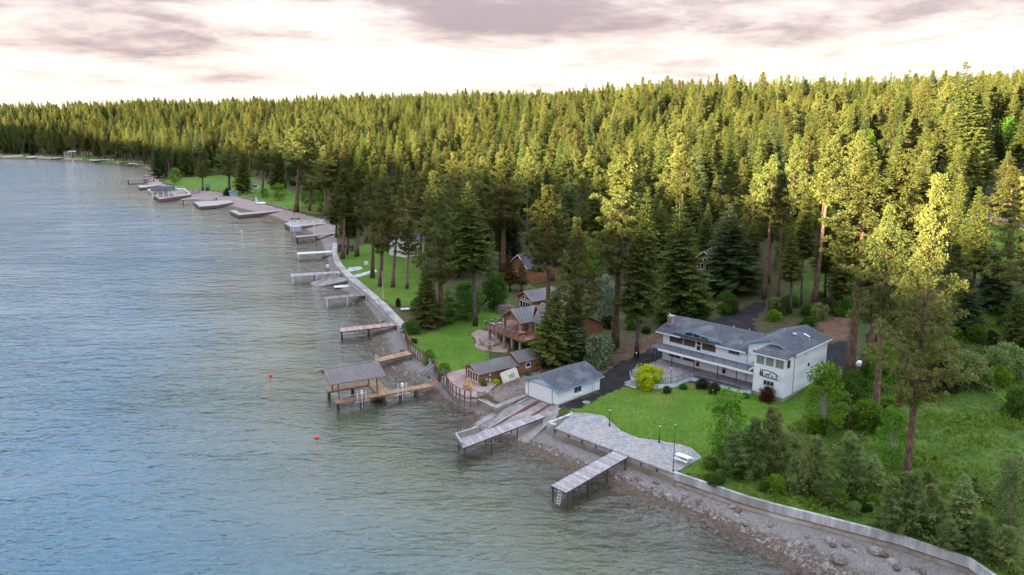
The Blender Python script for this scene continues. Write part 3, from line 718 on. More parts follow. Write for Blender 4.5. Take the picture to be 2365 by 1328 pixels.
gw = MB(); gw.add([h3(1.2,-0.06,7.2), h3(9.4,-0.06,7.2), h3(9.3,-0.06,7.85), h3(5.95,-0.06,8.6), h3(2.6,-0.06,7.85), h3(1.2,-0.0,7.2), h3(9.4,0.0,7.2), h3(9.3,0.0,7.85), h3(5.95,0.0,8.6), h3(2.6,0.0,7.85)],
                  [(0,1,2,3,4)]+[(i, i+5, (i+1) % 5+5, (i+1) % 5) for i in range(5)]); gw.build('gable_wall', M['white_paint'], wh)
for (x0, x1, z0, z1a, z1b) in ((4.0,5.2,7.72,8.02,8.28), (5.35,6.5,7.72,8.30,8.30), (6.65,7.9,7.72,8.28,8.0)):
    p = MB().add([h3(x0,-0.085,z0), h3(x1,-0.085,z0), h3(x1,-0.085,z1b), h3(x0,-0.085,z1a), h3(x0,-0.062,z0), h3(x1,-0.062,z0), h3(x1,-0.062,z1b), h3(x0,-0.062,z1a)], [(0,1,2,3), (4,7,6,5), (0,4,5,1), (1,5,6,2), (2,6,7,3), (3,7,4,0)])
    p.build('pane', M['glass_brown'], wh)
O0 = h3(0, 0, 0)
for u0, u1, z0, z1 in ((1.16,3.6,6.05,7.15), (3.66,5.8,6.05,7.5), (6.95,9.26,6.05,7.48)):
    window(wh, O0, X, NY, u0*K, u1*K, z0*K, z1*K, 'frame_teal', 'glass_brown', 1, sill=False, fw=0.07)
window(wh, O0, X, NY, 11.34*K, 13.13*K, 6.55*K, 7.08*K, 'frame_teal', 'glass_brown', 3, fw=0.07)
glass_door(wh, O0, X, NY, 5.9*K, 6.85*K, 5.62*K, 7.45*K, 'white_paint', 'glass_dark')
window(wh, O0, X, NY, 1.26*K, 3.25*K, 3.72*K, 4.75*K, 'frame_teal', 'glass_dark', 2, sill=False)
window(wh, O0, X, NY, 3.73*K, 5.7*K, 3.72*K, 4.75*K, 'frame_teal', 'glass_brown', 1, sill=False)
glass_door(wh, O0, X, NY, 5.95*K, 6.8*K, 3.06*K, 4.8*K); glass_door(wh, O0, X, NY, 10.41*K, 11.23*K, 3.06*K, 4.8*K)
for u0, u1 in ((7.6,9.3), (11.9,13.0), (13.15,14.0)): window(wh, O0, X, NY, u0*K, u1*K, 4.35*K, 4.85*K, 'frame_teal', 'glass_dark', 1, sill=False, fw=0.05)
# wing windows
OB = h3(0, -2.6, 0)
for u0, u1 in ((17.15,18.27), (18.5,19.65), (19.92,21.08)): window(wh, OB, X, NY, u0*K, u1*K, 6.98*K, 8.22*K, 'frame_teal', 'curtain', 2, sill=False)
window(wh, OB, X, NY, 18.36*K, 19.87*K, 4.2*K, 4.9*K, 'frame_teal', 'glass_dark', 3)
window(wh, h3(21.3,0,0), Y_, X, -2.25*K, -1.15*K, 6.9*K, 8.2*K, 'white_paint', 'glass_brown', 1, sill=False)
window(wh, h3(21.2,0,0), Y_, X, 4.2*K, 5.0*K, 5.7*K, 6.4*K, 'white_paint', 'glass_dark', 1, sill=False)
window(wh, h3(0,0,0), X, NY, 15.1*K, 15.5*K, 7.5*K, 7.95*K, 'white_paint', 'glass_dark', 1, sill=False)
# wing roof
for m_ in roof_pair(13.85*K, 21.6*K, -0.4*K, 10.7*K, 8.62*K-ZR, 10.0*K-ZR, 'v', 0.16): m_.build('roof', M['shingle'], wh)
MB().bar(h3(13.85,-0.43,8.54), h3(17.72,-0.43,9.92), 0.06, 0.24).bar(h3(17.72,-0.43,9.92), h3(21.6,-0.43,8.54), 0.06, 0.24).build('fascia', M['blue_trim'], wh)
HB((21.61,-0.4,8.44), (21.68,10.7,8.60)).build('gutter', M['white_paint'], wh)
br = MB().slab([h3(16.5,-2.95,8.42), h3(21.5,-2.95,8.42), h3(21.5,-0.25,8.80), h3(20.3,0.02,9.14), h3(17.6,0.02,9.22)], 0.12)
br.slab([h3(16.5,-2.95,8.42), h3(17.6,0.02,9.22), h3(16.5,0.02,8.42)], 0.12); br.build('bay_roof', M['shingle'], wh)
HB((16.5,-3.0,8.28), (21.5,-2.95,8.43)).build('fascia', M['white_paint'], wh)
HB((18.4,4.9,9.80), (18.9,5.2,10.0)).build('skylight_curb', M['white_paint'], wh)
sk = MB().slab([h3(19.0,7.0,9.62), h3(19.9,7.0,9.30), h3(19.9,7.35,9.30), h3(19.0,7.35,9.62)], 0.05); sk.build('skylight', M['white_paint'], wh)
for (u, v, z) in ((20.4,6.0,9.1), (12.6,1.0,8.0), (16.2,7,9.5), (8.4,6.3,8.5), (11.0,6.3,8.5)): MB().cyl(h3(u,v,z-.1), h3(u,v,z+0.35), 0.06, n=8).build('vent_pipe', M['steel_white'], wh)
for (u, v) in ((21.36,-0.02), (14.34,-0.05)): MB().cyl(h3(u,v-.03,2.9), h3(u,v-.03,8.3), 0.045, n=8).build('downpipe', M['blue_trim'], wh)
MB().cyl(h3(21.3,3.2,8.0), h3(21.5,3.2,8.0), 0.05).ball(h3(21.52,3.2,7.95), 0.12).build('floodlight', M['steel_white'], wh)
# chimney of individual stones
chr_ = MB().box(h3(-0.35,1.4,7.6), h3(0.35,2.3,9.55)); ch = chr_.build('chimney', M['chimney_stone'], wh)
rs = random.Random(3)
for r_ in range(7):
    for s_ in range(3):
        z = 8.15+r_*0.2; u = -0.34+s_*0.24
        HB((u, 1.355, z), (u+0.2, 1.4, z+0.16)).build('stone', M['chimney_stone'], ch)
        HB((0.35, 1.42+s_*0.3, z), (0.39, 1.68+s_*0.3, z+0.16)).build('stone', M['chimney_stone'], ch)
HB((-0.42,1.33,9.55), (0.42,2.37,9.66)).build('cap', M['concrete'], ch); MB().cyl(h3(-0.1,1.7,9.66), h3(-0.1,1.7,9.98), 0.13).build('flue', M['steel_white'], ch)
# balcony
HB((0.0,-2.7,5.36), (16.78,-0.002,5.52)).build('balcony', M['balcony_floor'], wh)
HB((1.0,-2.78,5.2), (16.78,-2.70,5.53)).build('balcony_fascia', M['white_paint'], wh)
HB((-0.6,-2.6,5.34), (0.0,0.0,5.52)).build('landing', M['balcony_floor'], wh)
railing(wh, [h3(-0.5,-2.65,5.52), h3(16.0,-2.65,5.52)], 1.0, 'rail_dark', 2.2, 0.13, 0.05)
for u in (0.5, 3.4, 7.25, 11.2, 14.2): HB((u-0.05,-2.5,3.02), (u+0.05,-2.4,5.355)).build('post', M['rail_dark'], wh)
st = MB()
for k in range(5): st.box(h3(15.9+k*0.2,-2.6,5.52+k*0.16), h3(16.12+k*0.2,-1.6,5.66+k*0.16))
st.build('stair', M['white_paint'], wh); railing(wh, [h3(15.9,-2.6,5.6), h3(16.75,-2.6,6.3)], 0.9, 'rail_dark', 2, 0.16)
sp_ = MB()
for k in range(12):
    a_ = k*0.55; sp_.box((-1.3+0.5*math.cos(a_)-.3, -1.0+0.5*math.sin(a_)-.2, 0.95+k*0.22), (-1.3+0.5*math.cos(a_)+.3, -1.0+0.5*math.sin(a_)+.2, 1.0+k*0.22))
sp_.cyl((-1.3,-1.0,0.1), (-1.3,-1.0,4.2), 0.06); sp_.build('spiral_stair', M['rail_dark'], wh)
# stone deck
dk = [(-0.1,0.0), (-0.1,-8.1), (1.5,-9.9), (4.4,-10.5), (6.1,-10.2), (7.4,-8.5), (7.8,-7.4), (7.75,-4.0), (15.5,-3.75), (16.78,-2.75), (16.78,0.0)]
MB().prism([(u*K, v*K) for u, v in dk], 2.80*K-ZR, 3.0*K-ZR).build('deck', M['deck_stone'], wh)
sk_ = dk[1:10]
for i in range(len(sk_)-1):
    (u0, v0), (u1, v1) = sk_[i], sk_[i+1]; o_b = h3(u0, v0, 0); a_ = V3(u1-u0, v1-v0, 0); L_ = np.linalg.norm(a_); a_ = a_/L_; n_ = V3(a_[1], -a_[0], 0)
    q = MB(); rbox(q, o_b, a_, n_, 0, L_*K, 1.9*K, 2.98*K, -0.1, 0.03); q.build('deck_skirt', M['siding_white'], wh)
    q = MB(); rbox(q, o_b, a_, n_, 0, L_*K, 2.94*K, 3.03*K, 0.032, 0.07); q.build('trim', M['blue_trim'], wh)
railing(wh, [h3(-0.05,-2.8,3.0), h3(-0.05,-8.0,3.0), h3(1.55,-9.8,3.0), h3(4.4,-10.4,3.0), h3(6.05,-10.1,3.0), h3(7.3,-8.4,3.0), h3(7.7,-7.4,3.0), h3(7.65,-4.05,3.0), h3(15.45,-3.7,3.0), h3(16.6,-2.7,3.0)], 0.95, 'rail_dark', 2.0, 0.15, 0.05)
HB((8.0,-3.6,3.0), (15.3,-3.0,3.06)).build('planter_soil', M['soil'], wh)
HB((2.0,-12.0,1.9), (3.9,-10.8,2.55)).build('step_box', M['siding_white'], wh); HB((1.9,-12.1,2.55), (4.0,-10.7,2.61)).build('step_top', M['deck_stone'], wh)
for (u, v, hh) in ((7.15,-8.1,2.4), (-0.3,-6.4,2.6)):
    lp = MB().cyl(h3(u,v,2.9), h3(u,v,3.0+hh/K), 0.04).build('deck_lamp', M['iron_black'], wh); MB().ball(h3(u,v,3.08+hh/K), 0.13).build('globe', M['lamp_glass'], lp)
# deer and trees silhouette, cut from flat steel and screwed to the wing
def art(pts, nm='steel_cutout'):
    d0, d1 = 0.03, 0.06; n = len(pts); o_ = h3(0, -2.6, 0); P = lambda u, z, d: (u*K, o_[1]-d, z*K-ZR)
    return MB().add([P(u, z, d1) for u, z in pts]+[P(u, z, d0) for u, z in pts], [tuple(range(n)), tuple(range(2*n-1, n-1, -1))]+[(i, i+n, (i+1) % n+n, (i+1) % n) for i in range(n)])
ar = art([(17.68,5.32),(20.55,5.22),(20.5,5.30),(20.2,5.36),(19.0,5.42),(17.95,5.44)]).build('silhouette_art', M['iron_black'], wh)
art([(18.1,6.18),(18.8,6.26),(19.2,6.2),(19.55,6.12),(20.0,6.0),(20.58,5.72),(20.58,5.80),(20.05,6.12),(19.6,6.26),(19.25,6.3),(18.8,6.36),(18.1,6.28)]).build('cutout_ridge', M['iron_black'], ar)
art([(20.12,5.34),(20.22,5.34),(20.24,6.0),(20.14,6.02)]).build('cutout_post', M['iron_black'], ar)
for x, s in ((17.85,1.0), (18.12,0.92)):
    z0, z1 = 5.42, 5.42+0.98*s; pts = [(x-.025,z0), (x+.025,z0)]; L2, R2 = [], []
    for k in range(5): zz = z0+0.2+(z1-z0-0.2)*k/5; w = 0.17*(1-k/6); R2 += [(x+w, zz), (x+w*0.35, zz+0.1)]; L2 += [(x-w, zz), (x-w*0.35, zz+0.1)]
    art(pts+R2+[(x, z1)]+L2[::-1]).build('cutout_tree', M['iron_black'], ar)
for x, s, fl in ((18.95,1.0,1), (18.6,0.6,1), (19.6,0.6,-1)):
    q = [(-.24,.26),(-.22,.02),(-.18,.02),(-.17,.2),(.1,.19),(.12,0),(.16,0),(.18,.24),(.24,.34),(.26,.42),(.34,.42),(.36,.47),(.28,.52),(.30,.6),(.24,.56),(.20,.62),(.20,.52),(.14,.36),(-.2,.36)]
    art([(x+a*s*fl, 5.46+b*s) for a, b in (q if fl > 0 else q[::-1])]).build('cutout_deer', M['iron_black'], ar)

# ---------------------------------------------------------------- white boathouse
gz = 2.25; gb = thing('white_boathouse', 'small white gabled boathouse with grey shingle roof and wide door above the slipway', 'boathouse', (2.22, 121.82, gz), R(-46.6))
HOUSES.append((8, 121, 9)); W_, D_ = 7.3, 10.6
gable_walls(0, W_, 0, D_, 0.35, 2.72, 4.2, 'v').build('wall', M['siding_white'], gb)
MB().box((0.02,0.02,-0.6), (W_-.02,D_-.02,0.35)).build('foundation', M['foundation'], gb)
for m_ in roof_pair(-0.6, W_+0.6, -0.5, D_+0.5, 2.66, 4.42, 'v', 0.13): m_.build('roof', M['shingle'], gb)
MB().bar((-0.6,-0.53,2.58), (W_/2,-0.53,4.34), 0.05, 0.22).bar((W_/2,-0.53,4.34), (W_+0.6,-0.53,2.58), 0.05, 0.22).build('fascia', M['blue_trim'], gb)
MB().box((W_+0.6,-0.5,2.5), (W_+0.66,D_+0.5,2.66)).build('fascia', M['blue_trim'], gb)
gd = MB()
for a_, b_, c_, d_ in ((0.75,0.87,0.1,2.75), (6.2,6.32,0.1,2.75), (0.75,6.32,2.751,2.86)): gd.box((a_,-0.05,c_), (b_,0.0,d_))
gdo = gd.build('garage_door', M['blue_trim'], gb)
for k in range(6):
    MB().box((0.88,-0.03,0.12+k*0.437), (6.19,0.0,0.12+k*0.437+0.405)).build('door_panel', M['white_paint'], gdo)
window(gb, (W_,0,0), Y_, X, 4.1, 5.85, 1.25, 2.3, 'frame_teal', 'glass_dark', 2)
MB().box((W_,4.0,0.75), (W_+0.28,5.95,0.98)).build('window_box', M['white_paint'], gb)
window(gb, (W_,0,0), Y_, X, 8.6, 9.2, 0.45, 1.75, 'blue_trim', 'white_paint', 1, name='hatch', sill=False, fw=0.06)
sg = MB().box((2.75,-0.045,2.98), (4.35,0.0,3.22)).build('name_board', M['white_paint'], gb)
for k in range(9): MB().box((2.85+k*0.16,-0.055,3.03), (2.95+k*0.16,-0.046,3.17)).build('letter_mark', M['steel_grey'], sg)
MB().box((3.3,-0.05,3.45), (3.46,0.0,3.62)).box((3.56,-0.05,3.47), (3.66,0.0,3.6)).build('lamp_bracket', M['steel_grey'], gb)
MB().cyl((W_+0.05,-0.1,-0.2), (W_+0.05,-0.1,2.6), 0.045).build('downpipe', M['white_paint'], gb)

# ---------------------------------------------------------------- brown boathouse cabin
cb = thing('brown_boathouse', 'low cedar-clad cabin with stepped brown metal roof on the rose patio', 'cabin', (-8.3, 130.74, 2.35), R(-54))
HOUSES.append((-2, 132, 9)); W_ = 4.6
gable_walls(0, W_, 0, 8.5, -0.2, 1.98, 3.0, 'v').build('wall', M['cedar'], cb)
gable_walls(0.0, W_+0.004, 8.5, 13.6, -0.2, 2.5, 3.55, 'v').build('wall', M['cedar'], cb)
for v0, v1, ze, zr in ((-0.55, 8.5, 1.85, 3.12), (8.25, 14.0, 2.38, 3.68)):
    m_ = W_/2
    seam_roof(cb, [(W_+0.45,v0,ze), (W_+0.45,v1,ze), (m_,v1,zr), (m_,v0,zr)], 'metal_roof'); seam_roof(cb, [(-0.45,v1,ze), (-0.45,v0,ze), (m_,v0,zr), (m_,v1,zr)], 'metal_roof')
    MB().bar((-0.45,v0-.03,ze-.1), (m_,v0-.03,zr-.1), 0.05, 0.2).bar((m_,v0-.03,zr-.1), (W_+0.45,v0-.03,ze-.1), 0.05, 0.2).build('fascia', M['timber'], cb)
dw = window(cb, (0,0,0), X, NY, 0.6, 4.0, 0.0, 1.75, 'white_paint', 'glass_brown', 4, name='patio_doors', sill=False, fw=0.12)
for q in ([(0.55,1.9),(2.0,1.9),(2.0,2.45),(1.85,2.5)], [(2.5,1.9),(4.0,1.9),(2.75,2.5),(2.5,2.45)]):
    n = len(q); P = [(u, -0.05, z) for u, z in q]+[(u, 0, z) for u, z in q]
    f = MB().add(P, [(0,1,2,3), (7,6,5,4)]+[(i, i+4, (i+1) % 4+4, (i+1) % 4) for i in range(4)]).build('window', M['white_paint'], cb)
    cxy = np.mean(q, 0); P = [(cxy[0]+(u-cxy[0])*.72, -0.06, cxy[1]+(z-cxy[1])*.62) for u, z in q]+[(cxy[0]+(u-cxy[0])*.72, -0.052, cxy[1]+(z-cxy[1])*.62) for u, z in q]
    MB().add(P, [(0,1,2,3), (7,6,5,4)]+[(i, i+4, (i+1) % 4+4, (i+1) % 4) for i in range(4)]).build('pane', M['glass_dark'], f)
window(cb, (W_+0.004,0,0), Y_, X, 10.0, 11.1, 1.0, 1.9, 'white_paint', 'glass_dark', 1)
for (v, z, s, mt) in ((1.9,1.1,.28,'steel_white'), (1.2,0.45,.24,'steel_white'), (1.9,0.15,.30,'steel_white'), (1.5,0.3,.18,'steel_grey')):
    MB().box((W_,v,z), (W_+0.18,v+s,z+s*1.3)).build('utility_box', M[mt], cb)

# ---------------------------------------------------------------- brown lodge
lo = thing('brown_lodge', 'large cedar lodge with brown metal roofs and raised red deck on stone pillars', 'house', (-5.65, 153.5, 3.0), R(-54))
HOUSES += [(2, 158, 11), (12, 158, 12), (14, 168, 10)]
DZ = 2.5
dp = [(0,0), (13.5,0), (13.5,5.6), (9.2,5.6), (9.2,8.5), (-1.0,8.5), (-1.0,5.6)]
MB().prism(dp, DZ-0.08, DZ).build('deck', M['deck_red'], lo)
MB().prism([(0.05,0.05), (13.45,0.05), (13.45,5.5), (0.0,5.5)], DZ-0.32, DZ-0.081).build('deck_joists', M['timber'], lo)
MB().box((-0.03,-0.05,DZ-0.36), (13.53,-0.001,DZ-0.01)).build('deck_fascia', M['deck_red'], lo)
for u in (1.1, 3.8, 6.4, 9.1, 11.8):
    z = hz(*(np.array([-5.65,153.5])+np.array([math.cos(R(-54)), math.sin(R(-54))])*u))-3.0
    pl = MB().box((u-.22,0.25,z-0.1), (u+.22,0.69,DZ-0.33)).build('stone_pillar', M['stone_wall'], lo)
    for k in range(6): MB().box((u-.24,0.22,z+0.05+k*0.36), (u+.05*(k%3)+.06,0.252,z+0.33+k*0.36)).build('stone', M['chimney_stone'], pl)
MB().box((0.5,4.2,-0.4), (13.4,4.6,DZ-0.33)).build('under_wall', M['stone_wall'], lo)
railing(lo, [(0.0,5.2,DZ), (0.06,0.06,DZ), (13.4,0.06,DZ)], 1.0, 'rail_brown', 1.75, 0.2, 0.12, 'iron_black', 0.04, 'lamp_glass')
for u, v in ((3.1,2.8), (8.9,2.8), (9.2,5.0)):
    p = MB().box((u-.3,v-.3,DZ), (u+.3,v+.3,4.75)).build('stone_pillar', M['stone_wall'], lo)
    for k in range(6):
        for s_ in range(2): MB().box((u-.32+s_*.33,v-.33,DZ+0.08+k*0.37), (u-.04+s_*.33,v-.301,DZ+0.38+k*0.37)).build('stone', M['chimney_stone'], p)
# porch
E_, P_ = 4.75, 6.95
seam_roof(lo, [(9.6,2.2,E_), (9.6,5.0,E_), (6.0,8.6,P_), (6.0,2.2,P_)], 'metal_roof'); seam_roof(lo, [(2.4,8.6,E_), (2.4,2.2,E_), (6.0,2.2,P_), (6.0,8.6,P_)], 'metal_roof')
tm = MB().bar((2.4,2.17,E_-.1), (6.0,2.17,P_-.1), 0.10, 0.26).bar((6.0,2.17,P_-.1), (9.6,2.17,E_-.1), 0.10, 0.26); tm.build('fascia', M['timber'], lo)
MB().bar((3.0,2.8,4.85), (9.0,2.8,4.85), 0.26, 0.3).build('beam', M['timber'], lo); MB().bar((6.0,2.8,4.95), (6.0,2.8,6.7), 0.22, 0.22).build('king_post', M['timber'], lo)
MB().bar((4.2,2.8,4.95), (6.0,2.8,6.1), 0.16, 0.18).bar((7.8,2.8,4.95), (6.0,2.8,6.1), 0.16, 0.18).build('brace', M['timber'], lo)
gable_walls(2.7, 9.3, 8.4, 16.0, DZ-2.0, E_+.1, P_-.1, 'v').build('wall', M['cedar'], lo)
glass_door(lo, (0,8.4,0), X, NY, 4.6, 5.8, DZ, 4.6, 'white_paint', 'glass_dark', False); glass_door(lo, (0,8.4,0), X, NY, 6.1, 7.3, DZ, 4.6, 'white_paint', 'glass_dark', False)
# right wing
gable_walls(9.3, 20.0, 5.6, 14.6, DZ-2.2, E_-.05, 7.1, 'u').build('wall', M['cedar'], lo)
seam_roof(lo, [(9.35,5.0,E_), (20.5,5.0,E_), (20.5,10.1,7.35), (6.2,10.1,7.35)], 'metal_roof'); seam_roof(lo, [(20.5,15.2,E_), (6.2,15.2,E_), (6.2,10.1,7.35), (20.5,10.1,7.35)], 'metal_roof')
for u0 in (9.9, 11.3, 13.2): glass_door(lo, (0,5.6,0), X, NY, u0, u0+1.25, DZ, 4.5, 'white_paint', 'glass_dark', False)
# upper gable
gable_walls(-1.4, 3.9, 9.6, 17.5, DZ-2.2, 7.35, 8.75, 'v').build('wall', M['cedar'], lo)
seam_roof(lo, [(4.4,9.0,7.2), (4.4,17.9,7.2), (1.25,17.9,8.95), (1.25,9.0,8.95)], 'metal_roof'); seam_roof(lo, [(-1.9,17.9,7.2), (-1.9,9.0,7.2), (1.25,9.0,8.95), (1.25,17.9,8.95)], 'metal_roof')
MB().bar((-1.9,8.97,7.1), (1.25,8.97,8.85), 0.10, 0.24).bar((1.25,8.97,8.85), (4.4,8.97,7.1), 0.10, 0.24).build('fascia', M['timber'], lo)
window(lo, (0,9.6,0), X, NY, -0.7, 3.2, 5.0, 6.7, 'white_paint', 'glass_dark', 4, sill=False, fw=0.12)
for q in ([(-0.5,7.0),(1.0,7.0),(1.0,8.0),(0.75,8.0)], [(1.5,7.0),(3.1,7.0),(1.8,8.0),(1.5,8.0)]):
    for s_, y0, y1, nm, mt in ((1.0,9.55,9.6,'window','white_paint'), (0.72,9.53,9.548,'pane','glass_dark')):
        c_ = np.mean(q, 0); P = [(c_[0]+(u-c_[0])*s_, y0, c_[1]+(z-c_[1])*s_) for u, z in q]+[(c_[0]+(u-c_[0])*s_, y1, c_[1]+(z-c_[1])*s_) for u, z in q]
        MB().add(P, [(0,1,2,3), (7,6,5,4)]+[(i, i+4, (i+1) % 4+4, (i+1) % 4) for i in range(4)]).build(nm, M[mt], lo)

# ---------------------------------------------------------------- houses half hidden in the wood
def far_house(name, label, px, py, w, d, wall, roof, hw, hr, rz, wins=((0.3, 1.2, 0.9, 2.0),), frame='white_paint', zoff=0.0, cat='house'):
    b = hit(px, py); o = thing(name, label, cat, (b[0], b[1], b[2]), rz); HOUSES.append((b[0], b[1]+d/2, max(w, d)*0.62))
    gable_walls(-w/2, w/2, 0, d, -1.0, hw, hr, 'v').build('wall', M[wall], o)
    for m_ in roof_pair(-w/2-.5, w/2+.5, -.6, d+.6, hw-.12, hr+.16, 'v', 0.16): m_.build('roof', M[roof], o)
    MB().bar((-w/2-.5,-.63,hw-.22), (0,-.63,hr+.06), 0.05, 0.2).bar((0,-.63,hr+.06), (w/2+.5,-.63,hw-.22), 0.05, 0.2).build('fascia', M[frame], o)
    for (u0, u1, z0, z1) in wins: window(o, (0,0,0), X, NY, u0, u1, z0, z1, frame, 'glass_dark', 2, fw=0.12)
    return o
far_house('red_cabin', 'tall narrow red cabin with brown roof among the dark firs', 1622, 672, 7, 9, 'barn_red', 'roof_brown', 7.0, 10.0, R(-30), ((0.4,2.2,5.4,7.0), (-1.6,0.1,5.4,7.0), (0.4,2.0,1.6,2.8), (-.2,1.6,7.4,8.4)))
far_house('slate_house', 'house with broad slate-grey roof beside the rust-brown cedars', 1200, 650, 10, 12, 'cedar', 'roof_slate', 4.6, 7.6, R(-62), ((-2,-.5,1.2,2.8), (1,2.6,1.2,2.8)))
far_house('dark_roof_house', 'dark-roofed house deep in the forest clearing', 978, 468, 12, 12, 'roof_brown', 'roof_slate', 4.2, 7.4, R(-35), ((-2.6,-.6,1.2,2.8), (1,3,1.2,2.8)))
far_house('white_gable_cottage', 'small white-gabled cottage peeping through the pines', 940, 486, 7, 8, 'white_paint', 'roof_slate', 3.0, 5.2, R(20), ((-1.2,1.2,1.0,2.4),))
far_house('white_balcony_house', 'white house with balcony behind the park lawn pines', 918, 592, 8, 8, 'white_paint', 'roof_slate', 5.4, 7.6, R(-40), ((-2.4,-.4,3.2,4.6), (0.4,2.6,3.2,4.6), (-2,0,0.8,2.0)))
far_house('hillside_house', 'dark wooden house with white windows high in the forest', 1655, 478, 9, 9, 'cedar', 'roof_brown', 5.0, 7.6, R(-20), ((-2.6,-.6,2.6,4.2), (0.6,2.6,2.6,4.2)))
far_house('brown_meadow_house', 'brown house in the wood above the road', 2352, 480, 10, 9, 'cedar', 'roof_brown', 4.2, 6.6, R(-50), ((-2,0,1,2.6),))
far_house('far_white_boathouse', 'white flat boathouse on the far shore', 158, 362, 9, 14, 'concrete', 'pile_white', 5.6, 6.4, R(10), ((-3,-.5,1.0,4.0), (0.5,3,1.0,4.0)), cat='boathouse')
far_house('turquoise_roof_house', 'house with turquoise roof far in the shore wood', 212, 352, 14, 10, 'boat_cream', 'shed_blue', 5, 9, R(5), ((-3,-1,1.2,3), (1,3,1.2,3)))
far_house('cream_shore_house', 'cream house at the far shore beneath the trees', 196, 359, 10, 8, 'boat_cream', 'roof_brown', 4, 6, R(0), ((-3,-1,1.2,3), (1,3,1.2,3)))
far_house('blue_shed', 'small blue-grey beach shed behind the stone bank', 540, 452, 4.6, 4.0, 'shed_blue', 'roof_brown', 2.6, 3.6, R(25), ((-1.4,0.2,0.6,2.0),), cat='shed')
far_house('lawn_summerhouse', 'white open summerhouse on the far lawn slope', 588, 436, 5.0, 5.0, 'white_paint', 'roof_brown', 3.0, 4.6, R(15), ((-1.6,1.6,0.8,2.4),), cat='summerhouse')

# ---------------------------------------------------------------- seawalls
def poly_off(pts, d):
    """offset a polyline to its left by d"""
    P = np.array(pts, float); out = []
    for i in range(len(P)):
        a = P[max(i-1, 0)]; b = P[min(i+1, len(P)-1)]; t_ = (b-a)/np.linalg.norm(b-a); n_ = np.array([-t_[1], t_[0]]); out.append(P[i]+n_*d)
    return np.array(out)
def resample(pts, step):
    P = np.array(pts, float); s = np.concatenate([[0], np.cumsum(np.linalg.norm(np.diff(P, axis=0), axis=1))]); n = max(2, int(round(s[-1]/step))+1)
    q = np.linspace(0, s[-1], n); return np.stack([np.interp(q, s, P[:,k]) for k in range(P.shape[1])], 1)
# long concrete wall on the right: a white-streaked parapet on a darker footing, cast in sections
line = resample(np.array([(76, 44)] + [tuple(at(a, b, 2.3)[:2]) for a, b, *_ in LE_PX[:7]]), 3.4)
# line runs with land on its right-hand side seen from its start: find which side is land
mid = line[len(line)//2]; tdir = line[len(line)//2+1]-mid; side = 1 if inside(np.array([mid+np.array([-tdir[1], tdir[0]])*0.5]), LPOLY)[0] else -1
sw = thing('concrete_seawall', 'long curved concrete seawall with white-streaked parapet below the meadow', 'seawall', (*line[len(line)//2], 0.9))
base_ = np.array([*line[len(line)//2], 0.9]); back = poly_off(line, 0.38*side); foot = poly_off(line, -0.45*side); bank0 = poly_off(line, 0.3*side); bank1 = poly_off(line, 2.6*side)
for i in range(len(line)-1):
    j = i+1; g = 0.012*(line[j]-line[i])/np.linalg.norm(line[j]-line[i])
    q = lambda p, z: tuple(np.array([p[0], p[1], z])-base_)
    MB().hexa([q(line[i]+g,1.35), q(line[j]-g,1.35), q(back[j]-g,1.35), q(back[i]+g,1.35)], [q(line[i]+g,2.42), q(line[j]-g,2.42), q(back[j]-g,2.42), q(back[i]+g,2.42)]).build('wall_section', M['concrete_white'], sw)
    MB().hexa([q(foot[i],-0.5), q(foot[j],-0.5), q(back[j],-0.5), q(back[i],-0.5)], [q(foot[i],0.95), q(foot[j],0.95), q(back[j],1.348), q(back[i],1.348)]).build('footing', M['concrete_wet'], sw)
bk = MB()
for i in range(len(line)-1):
    zz = [2.36, 2.36, hz(*bank1[i+1])+0.02, hz(*bank1[i])+0.02]
    bk.add([(*bank0[i], 2.36), (*bank0[i+1], 2.36), (*bank1[i+1], zz[2]), (*bank1[i], zz[3])], [(0,1,2,3) if side < 0 else (0,1,2,3)])
structure('bank', bk, M['g_meadow'])
# grey stone patio with its wall
pa_front = [(1283,989),(1557,1093)]; pa_back = [(1622,1057),(1597,1035),(1573,1027),(1524,1018),(1475,1012),(1436,996),(1411,975),(1397,961),(1360,955),(1325,953)]
pz = 2.32; pp = [at(a, b, pz)[:2] for a, b in pa_front+pa_back]; A_, B_ = pp[0], pp[1]
inn = (B_-A_)/np.linalg.norm(B_-A_); nrm_out = np.array([inn[1], -inn[0]]); nrm_out = nrm_out if inside(np.array([(A_+B_)/2+nrm_out*1.5]), LPOLY)[0] == False else -nrm_out
pt = thing('stone_patio', 'grey stamped-stone waterfront patio with curved lawn edge', 'patio', (*A_, 2.0))
lp_ = lambda P: [tuple(np.array(p)-A_) for p in P]
pp2 = [A_+nrm_out*0.12, B_+nrm_out*0.12]+pp[2:]
MB().prism(lp_(pp2), 0.12, pz+0.05-2.0).build('slab', M['patio_grey'], pt)
Lp = np.linalg.norm(B_-A_); npan = 8
for i in range(npan):
    a_ = A_+(B_-A_)*i/npan; b_ = A_+(B_-A_)*(i+1)/npan; w_ = -nrm_out*0.5
    MB().prism(lp_([a_+inn*.01, b_-inn*.01, b_-inn*.01+w_, a_+inn*.01+w_]), -0.35, 0.119).build('wall_panel', M['concrete'], pt)
    MB().prism(lp_([a_-nrm_out*0.02+nrm_out*.22, b_+nrm_out*.2, b_+w_, a_+w_]), -2.2, -0.351).build('wall_footing', M['concrete_wet'], pt)
    MB().prism(lp_([a_+nrm_out*.012-inn*.09, a_+nrm_out*.14-inn*.09, a_+nrm_out*.14+inn*.09, a_+nrm_out*.012+inn*.09]), -1.4, 0.118).build('wall_post', M['pile_wood'], pt)
